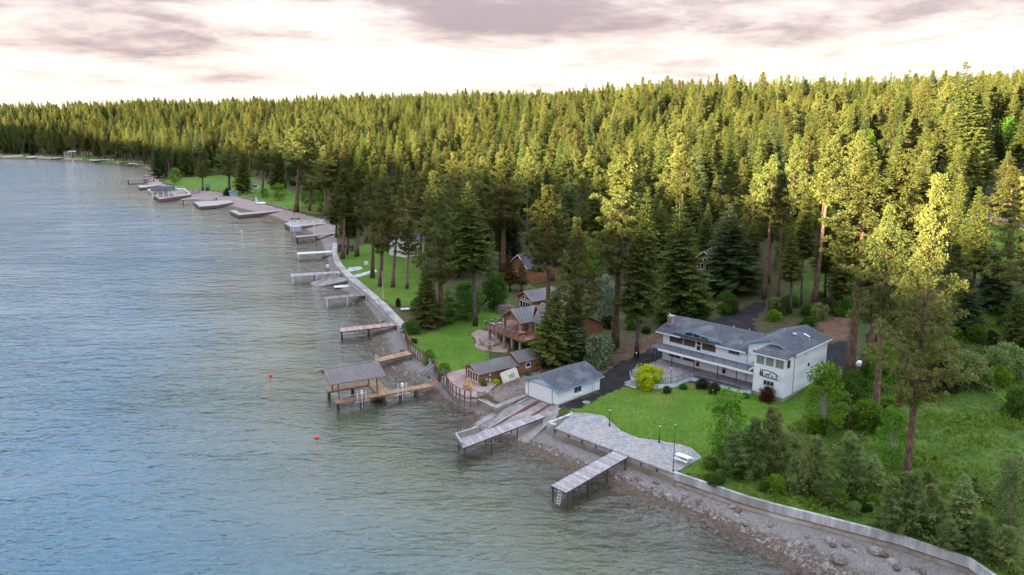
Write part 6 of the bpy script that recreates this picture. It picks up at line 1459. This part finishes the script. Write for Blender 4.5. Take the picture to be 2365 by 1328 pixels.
for vi, key in enumerate(KEYS):
    cmp_ = gn.nodes.new('FunctionNodeCompare'); cmp_.data_type = 'INT'; cmp_.operation = 'EQUAL'
    gn.links.new(av, cmp_.inputs[2]); cmp_.inputs[3].default_value = vi
    for part in ('_trunk', '_crown'):
        oi = gn.nodes.new('GeometryNodeObjectInfo'); oi.inputs['Object'].default_value = SRC[key+part]; oi.inputs['As Instance'].default_value = True
        ip = gn.nodes.new('GeometryNodeInstanceOnPoints')
        gn.links.new(gi.outputs[0], ip.inputs['Points']); gn.links.new(cmp_.outputs[0], ip.inputs['Selection']); gn.links.new(oi.outputs['Geometry'], ip.inputs['Instance'])
        gn.links.new(at2, ip.inputs['Rotation']); gn.links.new(as_, ip.inputs['Scale']); gn.links.new(ip.outputs[0], jn.inputs[0])
gn.links.new(jn.outputs[0], go.inputs[0])
fo.modifiers.new('trees', 'NODES').node_group = gn
print('forest trees', nF, 'crown tris', {k_: len(v[1].polygons) for k_, v in PROTO.items()})

# ---------------------------------------------------------------- meadow grass: too many blades to count
def grass_field():
    P = []
    for poly, dens in [(ZONES['meadow'][0], 1.0)]:
        x0, y0 = poly.min(0); x1, y1 = poly.max(0); x1 = min(x1, 150); y0 = max(y0, 60); y1 = min(y1, 200)
        n_ = int((x1-x0)*(y1-y0)*3.0); Q = np.stack([rng.uniform(x0, x1, n_), rng.uniform(y0, y1, n_)], 1)
        P.append(Q[inside(Q, poly) & (np.abs(Q[:,0]) < 0.8*Q[:,1]+5)])
    P = np.concatenate(P); z, land, _, dl, _ = height(P, True); P, z = P[land & (dl > 0.8)], z[land & (dl > 0.8)]
    d = vnoise(P[:,0]/6, P[:,1]/6)+0.5*vnoise(P[:,0]/2, P[:,1]/2); hgt = np.clip(0.35+0.9*d, 0.12, 1.1)
    C = np.stack([P[:,0], P[:,1], z], 1); D = np.tile([0, 0, 1.6], (len(C), 1)).astype(float)
    T = fans(rng, C, hgt*0.75+0.15, D, 5, w=0.22, upb=0.6); return T
gt = grass_field()
tag(link('tall_grass', soup('tall_grass', gt, M['grass_blade'])), 'tall rough green grass of the meadow behind the seawall', 'grass', kind='stuff')
print('grass tris', len(gt))
# ================================================================ small things
def on_ground(px, py): p = hit(px, py); return p
# lamp posts and flag poles
lamp0 = None
for i, (x, y, lab) in enumerate(((1407.8,983.6,'black lamp post with white lantern at the waist of the grey patio'), (1522.4,1022,'black lamp post with white lantern near the picnic table end of the patio'))):
    p = at(x, y, 2.37)
    if lamp0 is None:
        lamp0 = thing('lamp_post', lab, 'lamp post', p, 0, 'patio lamp posts')
        MB().cyl((0,0,0), (0,0,.45), .16, .09, 10).cyl((0,0,.45), (0,0,.5), .12, .12, 10).build('base', M['iron_black'], lamp0)
        MB().cyl((0,0,.5), (0,0,2.35), .055, .045, 8).build('shaft', M['iron_black'], lamp0)
        MB().cyl((0,0,2.35), (0,0,2.42), .14, .14, 8).build('collar', M['iron_black'], lamp0); MB().cyl((0,0,2.42), (0,0,2.72), .12, .17, 8).build('lantern', M['lamp_glass'], lamp0)
        MB().cyl((0,0,2.72), (0,0,2.86), .19, .03, 8).build('lantern_roof', M['iron_black'], lamp0)
    else: o = copy_tree(lamp0); o.location = tuple(p); o['label'] = lab
p = at(1554.7,1087,2.37); tp = aty(1563,982,p[1]); fp = thing('flagpole', 'thin dark flagpole at the seaward corner of the grey patio', 'flagpole', p)
MB().cyl((0,0,0), (0,0,tp[2]-p[2]), .06, .03).build('pole', M['iron_black'], fp); MB().ball((0,0,tp[2]-p[2]+.06), .09).build('ball', M['lamp_glass'], fp); MB().cyl((0,0,0), (0,0,.12), .16, .12).build('foot', M['iron_black'], fp)
p = on_ground(885,690); tp = aty(879,628,p[1]); fp = thing('flagpole', 'white flagpole on the park lawn', 'flagpole', p)
MB().cyl((0,0,0), (0,0,tp[2]-p[2]), .06, .035).build('pole', M['steel_white'], fp); MB().ball((0,0,tp[2]-p[2]+.06), .1).build('ball', M['adirondack'], fp)
# picnic table
def picnic(p, rz, lab, mat='white_paint', s=1.0):
    o = thing('picnic_table', lab, 'table', p, rz); o.scale = (s, s, s)
    for k in range(4): MB().box((-.95,-.40+k*.205,.72), (.95,-.22+k*.205,.77)).build('top_plank', M[mat], o)
    for y in (-.78, .58): MB().box((-.95,y,.42), (.95,y+.24,.46)).build('bench', M[mat], o)
    for x in (-.7, .7):
        for s_ in (-1, 1): MB().bar((x,.1*s_,.72), (x,.62*s_,0.0), .06, .09).build('leg', M[mat], o)
        MB().bar((x,-.75,.40), (x,.75,.40), .06, .08).build('cross_bar', M[mat], o)
    return o
picnic(at(1578,1066,2.37), R(-46), 'white picnic table with benches on the grey patio corner', s=1.15)
picnic(on_ground(452,446), R(10), 'dark picnic table on the far lawn by the lone pine', 'dock_dark', 3.0)
p = on_ground(1639,1069); o = MB().box((-.75,-.28,0), (.75,.28,.12)).build('stone_slab', M['concrete_white']); o.location = tuple(p); o.rotation_euler = (0, 0, R(-30)); tag(o, 'pale flat slab in the lawn beside the patio tip', 'slab')
p = on_ground(1354,929); mh = thing('manhole_cover', 'round pale manhole cover in the asphalt beside the white boathouse', 'manhole', (p[0], p[1], p[2]-.02))
MB().cyl((0,0,-.1), (0,0,.07), .62, .62, 24).build('ring', M['concrete'], mh); MB().cyl((0,0,.07), (0,0,.09), .52, .52, 24).build('lid', M['deck_stone'], mh)
p = on_ground(1984,850); o = thing('propane_tank', 'small white tank beside the leaning reddish pine trunk', 'tank', (p[0], p[1], p[2])); MB().ball((0,0,.75), .6, 14, 10, (1,1,1.15)).build('tank', M['white_paint'], o, True); MB().cyl((0,0,0), (0,0,.3), .35).build('base', M['concrete'], o)
p = on_ground(1740,1018); o = MB().tube([(0,0,-.1), (0,0,.15), (.03,0,.6)], [.42,.34,.30], 10).build('tree_stump', M['bark_pine']); o.location = tuple(p); tag(o, 'small pinkish tree stump at the lawn edge by the thicket', 'stump')
for k, (x0, y0, x1, y1) in enumerate(((1985,1010,2015,992), (2000,1002,2014,985), (1990,975,2018,1000))):
    a, b = on_ground(x0, y0), on_ground(x1, y1); o = MB().tube([(0,0,.15), tuple((b-a)*.5+V3(0,0,.45)), tuple(b-a+V3(0,0,.3))], [.11,.09,.04], 6).build('fallen_branch', M['bark_grey']); o.location = tuple(a); tag(o, 'bare fallen branch under the grey-trunked pine', 'branch', 'fallen branches')
# fences
def rail_fence(px_line, lab, h=1.1, rails=3, sp=2.4, mat='fence_wood', zo=0.0, name='rail_fence'):
    pts = [on_ground(x, y) for x, y in px_line]; F_ = resample(np.array([p[:2] for p in pts]), sp); Z_ = height(F_); o0 = np.array([*F_[0], Z_[0]]); o = thing(name, lab, 'fence', o0)
    for i in range(len(F_)):
        a = np.array([*F_[i], Z_[i]])-o0; MB().box((a[0]-.07,a[1]-.07,a[2]-.2), (a[0]+.07,a[1]+.07,a[2]+h+.1)).build('post', M[mat], o)
        if i+1 < len(F_):
            b = np.array([*F_[i+1], Z_[i+1]])-o0
            for k in range(rails): MB().bar(a+V3(0,0,h*(k+1)/rails-.06), b+V3(0,0,h*(k+1)/rails-.06), .05, .13).build('rail', M[mat], o)
    return o
rail_fence([(1425,818),(1470,802),(1524,776)], 'pale three-rail wooden fence on the needle-strewn slope left of the white house', 1.15)
rail_fence([(1002,758),(1060,737),(1120,716),(1165,704)], 'two-rail wooden fence along the top of the brown house lawn', 1.0, 2)
rail_fence([(1138,909),(1165,898),(1196,884)], 'weathered two-rail fence between rose patio and slipway', 0.95, 2)
rail_fence([(2190,508),(2280,512),(2365,532)], 'dark three-rail fence along the road in the wood', 1.3, 3, 3.0, 'pile_wood')
rail_fence([(945,775),(960,766),(985,756)], 'dark wooden fence at the boardwalk end', 0.9, 3, 1.6, 'rail_brown')
# garden retaining edge between boathouse and terrace
a_, b_ = at(1221,914,2.3), at(1146,943,2.2); d_ = b_-a_; o = thing('retaining_edge', 'low concrete edge along the slipway between boathouse and terrace', 'wall', a_); n_ = np.cross(d_, [0,0,1]); n_ /= np.linalg.norm(n_)
if inside(np.array([(a_+b_)[:2]/2+n_[:2]]), LPOLY)[0]: n_ = -n_
L_ = np.linalg.norm(d_); u_ = d_/L_
for k in range(6): q = MB(); rbox(q, (0,0,0), u_, n_, L_*k/6+.01, L_*(k+1)/6-.01, -1.8, .1, -1.0, .15); q.build('block', M['concrete_ramp'], o)
# fire pit terrace of the lodge
fpx = [(1088,772),(1104,762),(1128,766),(1150,782),(1178,800),(1170,815),(1138,813),(1112,809),(1096,801),(1100,790),(1096,780)]
P = [hit(x, y) for x, y in fpx]; c_ = np.mean(P, 0); zz = max(p[2] for p in P)+.05
ft = thing('fire_terrace', 'rose stone terrace with curved path below the lodge deck', 'terrace', (c_[0], c_[1], c_[2])); MB().prism([(p[0]-c_[0], p[1]-c_[1]) for p in P], -.6, [p[2]-c_[2]+.10 for p in P]).build('paving', M['patio_rose'], ft)
f0 = hit(1131,800); fz = f0[2]+.06; fr_ = thing('fire_pit', 'round pale stone fire pit on the rose terrace', 'fire pit', (f0[0], f0[1], fz))
for k in range(14):
    t0, t1 = k*6.283/14, (k+.9)*6.283/14; q = [(r*math.cos(t_), r*math.sin(t_)) for r, t_ in ((.6,t0), (1.0,t0), (1.0,t1), (.6,t1))]; MB().prism(q, 0, .5).build('stone', M['chimney_stone'], fr_)
def adirondack(p, rz, lab, mat='adirondack', s=1.0, group=None):
    o = thing('adirondack_chair', lab, 'chair', p, rz, group); o.scale = (s, s, s)
    for x in (-.28, .28): MB().bar((x,-.35,.02), (x,-.35,.58), .09, .05).build('front_leg', M[mat], o); MB().bar((x,-.38,.36), (x,.55,.03), .05, .12).build('rear_leg', M[mat], o)
    for k in range(5): MB().bar((-.27,-.34+k*.11,.385-k*.035), (.27,-.34+k*.11,.385-k*.035), .095, .03).build('seat_slat', M[mat], o)
    for k in range(5): x = -.22+k*.11; MB().bar((x,.14,.24), (x*1.25,.52,1.02-.04*abs(k-2)**2), .09, .03).build('back_slat', M[mat], o)
    for x in (-.36, .36): MB().bar((x,-.42,.6), (x,.42,.57), .14, .035).build('armrest', M[mat], o)
    return o
adirondack(at(1077,893,2.37), R(-10), 'orange-brown adirondack chair on the rose patio nearer the cabin doors', s=1.25); adirondack(at(1083,899,2.37), R(-25), 'orange-brown adirondack chair on the rose patio nearer the rail', s=1.25)
for x, y, a, lab in ((1113,797,60,'wooden fire-pit chair on the lawn side of the ring'), (1131,810,180,'wooden fire-pit chair facing away from the brown cabin'), (1146,798,-60,'wooden fire-pit chair under the deck edge'), (1160,790,-100,'wooden chair by the stone pillars under the deck'), (1166,805,-140,'wooden chair beside the tall terrace post')):
    g = hit(x, y); adirondack((g[0], g[1], g[2]+.1), R(a), lab, 'dock_tan', 1.2)
lz = lambda u, v, z: tuple(np.array([-5.65, 153.5, 3.0])+np.array([math.cos(R(-54))*u-math.sin(R(-54))*v, math.sin(R(-54))*u+math.cos(R(-54))*v, z]))
for u, v, lab in ((1.0,3.4,'grey canvas lounge chair on the lodge deck next to the stone pillar'), (0.6,1.9,'grey canvas lounge chair on the lodge deck nearer the rail')):
    c = thing('lounge_chair', lab, 'lounge chair', lz(u, v, DZ), R(-54)-1.2); MB().box((-.33,-.8,.32), (.33,.25,.38)).build('seat', M['canvas_grey'], c); MB().bar((0,.25,.36), (0,.75,1.15), .66, .05).build('backrest', M['canvas_grey'], c)
    for x in (-.3, .3):
        for y in (-.7, .2): MB().bar((x,y,0), (x,y,.32), .05).build('leg', M['steel_grey'], c)
c = thing('deck_table', 'low tan wooden table on the lodge deck', 'table', lz(9.8, 2.2, DZ), R(-54)); MB().box((-.9,-.55,.6), (.9,.55,.68)).build('top', M['dock_tan'], c)
for x in (-.75, .75):
    for y in (-.4, .4): MB().box((x-.05,y-.05,0), (x+.05,y+.05,.599)).build('leg', M['dock_tan'], c)
g = hit(1168,722); tub = thing('hot_tub', 'round stone-walled hot tub with dark cover behind the lodge deck', 'hot tub', (g[0], g[1], g[2])); MB().cyl((0,0,-.4), (0,0,1.5), 2.0, 1.9, 20).build('stone_wall', M['stone_wall'], tub); MB().cyl((0,0,1.5), (0,0,1.75), 1.75, 1.7, 20).build('cover', M['roof_brown'], tub)
g = hit(1176,800); o = MB().cyl((0,0,-.2), (0,0,2.3), .22, .2, 10).build('terrace_post', M['pile_wood']); o.location = tuple(g); tag(o, 'stout weathered wooden post by the rose terrace', 'post')
# boats
def hull(L_, B_, H_, up=False, n=9):
    """small boat: stations from stern to bow; up = keel up"""
    mb = MB(); ring = []
    for i in range(n):
        t_ = i/(n-1); w = B_/2*(1-max(0, (t_-.55)/.45)**2)*(0.82+.18*min(1, t_*4)); sh = H_*(1+.25*t_**2); x = (t_-.5)*L_
        ring.append([(x, -w, sh), (x, -w*.82, sh*.4), (x, 0, 0.04*t_), (x, w*.82, sh*.4), (x, w, sh)])
    vs = [q for r in ring for q in r]; fs = []
    for i in range(n-1):
        for k in range(4): a = i*5+k; fs.append((a, a+5, a+6, a+1))
    fs.append((0, 1, 2, 3, 4)); ins = [(x*.96, y*.88, z*.98 if k in (0, 4) else z+.12) for r in ring for k, (x, y, z) in enumerate(r)]; m = len(vs)
    for i in range(n-1):
        for k in range(4): a = m+i*5+k; fs.append((a, a+1, a+6, a+5))
    for i in range(n-1):
        for k in (0, 4): a, b = i*5+k, m+i*5+k; fs.append((a, b, b+5, a+5))
    mb.add(vs+ins, fs)
    if up: mb.v = [(x, y, H_*1.25-z) for x, y, z in mb.v]; mb.f = [f[::-1] for f in mb.f]
    return mb
def boat(px, rz, lab, mat, L_=3.0, B_=1.3, H_=.5, up=False, z=None, tilt=None, seat=True):
    p = hit(*px) if z is None else at(*px, z); o = thing('rowing_boat' if L_ < 3.6 else 'dinghy', lab, 'boat', (p[0], p[1], p[2]), R(rz)); hull(L_, B_, H_, up).build('hull', M[mat], o, True)
    if seat and not up:
        for x in (-.25*L_, .12*L_): MB().box((x-.14,-B_*.40,H_*.62), (x+.14,B_*.40,H_*.68)).build('seat', M['timber'], o)
    if tilt: o.rotation_euler = tilt
    return o
boat((791,664), 15, 'white upturned dinghy lying on the shingle below the boardwalk', 'boat_white', 4.6, 1.5, .5, True)
boat((838,686), 10, 'pale teal upturned rowing boat beside the white-piled dock', 'leaf' if False else 'shed_blue', 3.2, 1.4, .5, True); boat((846,684), 35, 'blue upturned rowing boat beside the pale teal one', 'boat_blue', 3.0, 1.3, .5, True)
boat((942,717), 5, 'white rowing boat resting on the sandy path by the dark fir', 'boat_white', 3.4, 1.4, .5); boat((951,748), -40, 'red-brown upturned canoe by the boardwalk end', 'rail_rust', 3.4, 1.2, .45, True)
boat((604,471), 5, 'white dinghy on the far shingle beach', 'boat_white', 5.0, 1.9, .8, True); boat((806,652), 30, 'small white boat frame under the boardwalk wall', 'boat_white', 2.0, .8, .3)
# cream dinghy leaning on the cabin
dp_ = hit(1181,881); dn_ = thing('leaning_dinghy', 'cream flat-bottomed dinghy leaning upright against the brown cabin wall', 'dinghy', (dp_[0], dp_[1], dp_[2]), R(40)); dn_.rotation_euler = (R(68), R(-8), R(36))
q = [(x*1.75, y*1.05) for x, y in ((-1,-.8),(-.85,-1),(.85,-1),(1,-.8),(1,.8),(.85,1),(-.85,1),(-1,.8))]; MB().prism([(x, y+1.05) for x, y in q], 0, .22).build('hull', M['boat_cream'], dn_)
MB().prism([(x*.82, y*.78+1.05) for x, y in q], .221, .26).build('well', M['boat_cream'], dn_); MB().box((-.2,.9,.261), (.35,1.25,.5)).build('seat', M['boat_teal'], dn_); MB().box((.4,.7,.261), (.9,1.4,.42)).build('locker', M['steel_grey'], dn_)
# buoys
by0 = None
for x, y, lab in ((625,868,'red mooring buoy floating farther off the covered dock'), (732,1012,'red mooring buoy floating off the bleached slip dock')):
    p = at(x, y, 0); o = thing('buoy', lab, 'buoy', (p[0], p[1], 0), 0, 'red buoys'); MB().ball((0,0,.12), .33, 14, 10).build('float', M['buoy_red'], o, True); MB().cyl((0,0,.42), (0,0,.56), .05).build('eye', M['steel_grey'], o)
for x, y, lab in ((558,535,'white mooring buoy off the shingle beach'), (168,372,'white mooring buoy near the far shore')):
    p = at(x, y, 0); o = thing('buoy', lab, 'buoy', (p[0], p[1], 0)); MB().ball((0,0,.2), .34 if y > 400 else .7, 12, 8).build('float', M['white_paint'], o, True); MB().cyl((0,0,.4), (0,0,.62), .05).build('eye', M['steel_grey'], o)
# things along the far beaches
def crate_like(px, rz, lab, name, cat, parts):
    p = hit(*px); o = thing(name, lab, cat, (p[0], p[1], p[2]), R(rz))
    for nm, mt, a, b in parts: MB().box(a, b).build(nm, M[mt], o)
    return o
crate_like((727,487), -10, 'orange wooden kayak rack with dark gear by the poplars', 'kayak_rack', 'rack', [('back_panel','adirondack',(-1.9,0,.3),(1.9,.15,2.3)), ('side_panel','adirondack',(-1.9,.15,.3),(-1.75,1.6,2.1)), ('side_panel','adirondack',(1.75,.15,.3),(1.9,1.6,2.1)), ('leg','pile_wood',(-1.8,.02,0),(-1.6,.2,.3)), ('leg','pile_wood',(1.6,.02,0),(1.8,.2,.3))])
crate_like((480,440), 0, 'green ceramic smoker on a stand beside the lone far pine', 'smoker', 'smoker', [('stand','pile_wood',(-1.0,-.8,0),(1.0,.8,1.8)), ('drum','boat_teal',(-1.3,-1.0,1.8),(1.3,1.0,3.6)), ('lid','boat_teal',(-.9,-.7,3.6),(.9,.7,4.4))])
crate_like((592,466), 0, 'white water toy post standing on the far beach', 'beach_post', 'post', [('post','white_paint',(-.3,-.3,0),(.3,.3,2.4)), ('foot','white_paint',(-.8,-.6,0),(.9,.6,.5))])
crate_like((846,612), 0, 'pale metal electric box on the park lawn', 'electric_box', 'utility box', [('body','steel_white',(-.6,-.4,.1),(.6,.4,1.1)), ('base','concrete',(-.7,-.5,-.2),(.7,.5,.1))])
crate_like((757,628), 10, 'white plastic tub on a stand at the lilac dock', 'fish_tub', 'tub', [('tub','white_paint',(-.45,-.45,1.4),(.45,.45,2.3)), ('stand','steel_grey',(-.1,-.1,-.4),(.1,.1,1.4))])
crate_like((800,580), -20, 'dark covered garden swing beside the boardwalk', 'garden_swing', 'swing', [('seat','roof_brown',(-2.4,-.6,.5),(2.4,.6,.9)), ('back','roof_brown',(-2.4,.6,.5),(2.4,.8,2.0)), ('frame','pile_wood',(-2.7,-.8,0),(-2.5,.8,2.2)), ('frame','pile_wood',(2.5,-.8,0),(2.7,.8,2.2))])
crate_like((682,508), 15, 'dark driftwood fire bench on the shingle beach', 'beach_bench', 'bench', [('seat','pile_wood',(-2.2,-.5,.5),(2.2,.5,.8)), ('leg','pile_wood',(-2.0,-.4,0),(-1.6,.4,.5)), ('leg','pile_wood',(1.6,-.4,0),(2.0,.4,.5))])
# ---------------------------------------------------------------- stones
def rock_mesh(seed, name):
    rg = np.random.default_rng(seed); mb = MB().ball((0,0,0), 1.0, 9, 6); v = np.array(mb.v); s = rg.uniform(.75, 1.3, 3)
    nrm = v/np.maximum(np.linalg.norm(v, axis=1, keepdims=True), 1e-6); d = np.ones(len(v))
    for k in range(6): ax = unit(rg.normal(size=3)); d = np.minimum(d, rg.uniform(.55, .9)/np.maximum(nrm@ax, 1e-3).clip(.3))
    v = nrm*d[:,None]*s; mb.v = [tuple(x) for x in v]; return mb.mesh(name)
RM = [rock_mesh(60+k, 'boulder') for k in range(5)]; RW = [rock_mesh(70+k, 'boulder') for k in range(4)]
for m in RM: m.materials.append(M['rock'])
for m in RW: m.materials.append(M['rock_wet'])
B_PX = [(1510,1127,.75,0),(1515,1116,.5,0),(1545,1150,.9,0),(1560,1120,.55,1),(1590,1128,.5,0),(1585,1146,.7,0),(1612,1160,.6,0),(1640,1150,.5,0),(1690,1172,.55,0),(1705,1180,.6,1),(1760,1232,.7,0),(1640,1215,.6,1),(1655,1232,.5,1),
        (1815,1246,.6,0),(1842,1255,.55,0),(1876,1263,.7,0),(1915,1250,.8,0),(1925,1262,.6,1),(1938,1296,1.15,0),(1955,1260,.6,0),(1975,1274,.6,0),(2023,1275,1.1,0),(2038,1283,.9,1),(2060,1300,.7,0),(2072,1316,.6,1),(1865,1242,.6,0),(1720,1212,.5,1),(1780,1215,.5,0),
        (1087,953,.75,1),(1052,962,.6,1),(1040,960,.5,1),(1110,958,.45,0),(1128,948,.5,0),(1002,880,.5,1),(884,744,.7,1),(930,812,.8,1),(990,873,.6,1),(980,860,.7,1),(1475,1108,.6,1),(1420,1100,.5,1),(2110,1312,.6,0),(2130,1322,.7,1)]
for i, (x, y, r, wet) in enumerate(B_PX):
    r *= .8
    p = hit(x, y); ms = (RW if wet else RM); o = link('boulder', ms[i % len(ms)]); o.location = (p[0], p[1], max(p[2], -.3)+r*.18); o.rotation_euler = (random.uniform(-.3, .3), random.uniform(-.3, .3), random.uniform(0, 6.28)); o.scale = (r*random.uniform(.8, 1.2), r*random.uniform(.8, 1.2), r*random.uniform(.55, .8))
    tag(o, 'dark wet boulder on the stony shore at the waterline' if wet else 'pale dry boulder on the stony shore below the seawall', 'boulder', 'wet shore boulders' if wet else 'dry shore boulders')
def stones(n, dry_side):
    xs = []; bl = WE[3:22]; s = resample(bl, .5)
    k = rng.integers(0, len(s), n*3); off = rng.normal(0, 1, (n*3, 2))*np.array([2.6, 2.6]); P = s[k]+off; z, land, dry, dl, dw = height(P, True)
    ok = (~land) & (dl > .9) & ((dry & (dw < 9)) | (~dry & (dw < 4.5))); ok &= np.where(dry, (dw > 1.4) if dry_side else (dw < 2.6), not dry_side)
    near_r = (P[:,0] > 14); ok &= near_r | (rng.random(len(P)) < .4)
    P, z = P[ok][:n], z[ok][:n]; tris = []
    base = np.array([(1,0,0), (-.5,.87,0), (-.5,-.87,0), (0,0,.8), (.2,.1,-.5)]); F_ = np.array([(0,1,3), (1,2,3), (2,0,3), (1,0,4), (2,1,4), (0,2,4)])
    r = rng.gamma(2.2, .06, len(P)).clip(.06, .42); a = rng.uniform(0, 6.28, len(P)); sq = rng.uniform(.6, 1.4, (len(P), 5, 1))
    B = base[None]*sq*r[:,None,None]; c, s_ = np.cos(a)[:,None], np.sin(a)[:,None]
    V_ = np.stack([B[:,:,0]*c-B[:,:,1]*s_, B[:,:,0]*s_+B[:,:,1]*c, B[:,:,2]], 2)+np.stack([P[:,0], P[:,1], z], 1)[:,None,:]
    return V_[:,F_].reshape(-1, 3, 3)
mk('pebble_dry', (0.36, 0.325, 0.31), (0.17, 0.14, 0.125), 2.6, rough=.9, coords='Object'); mk('pebble_wet', (0.16, 0.115, 0.085), (0.09, 0.065, 0.048), 1.6, rough=.5, coords='Object')
tag(link('shore_stones', soup('shore_stones', stones(9000, True), M['pebble_dry'])), 'loose pale stones strewn over the dry shore', 'stones', kind='stuff')
tag(link('wet_stones', soup('wet_stones', stones(9000, False), M['pebble_wet'])), 'dark wet stones along the waterline', 'stones', kind='stuff')
# bank of stones behind the far beach
fb = resample(np.array([hit(x, y)[:2] for x, y in ((560,457),(600,466),(640,478),(668,486))]), 1.8)
for i, q in enumerate(fb):
    o = link('bank_stone', RM[i % 5]); r = random.uniform(.6, 1.0); o.location = (q[0]+random.uniform(-.5, .5), q[1]+random.uniform(-.5, .5), hz(*q)+.2); o.scale = (r, r, r*.8); o.rotation_euler = (0, 0, random.uniform(0, 6))
    tag(o, 'rough stone in the low bank behind the far beach', 'stone', 'stones of the beach bank')
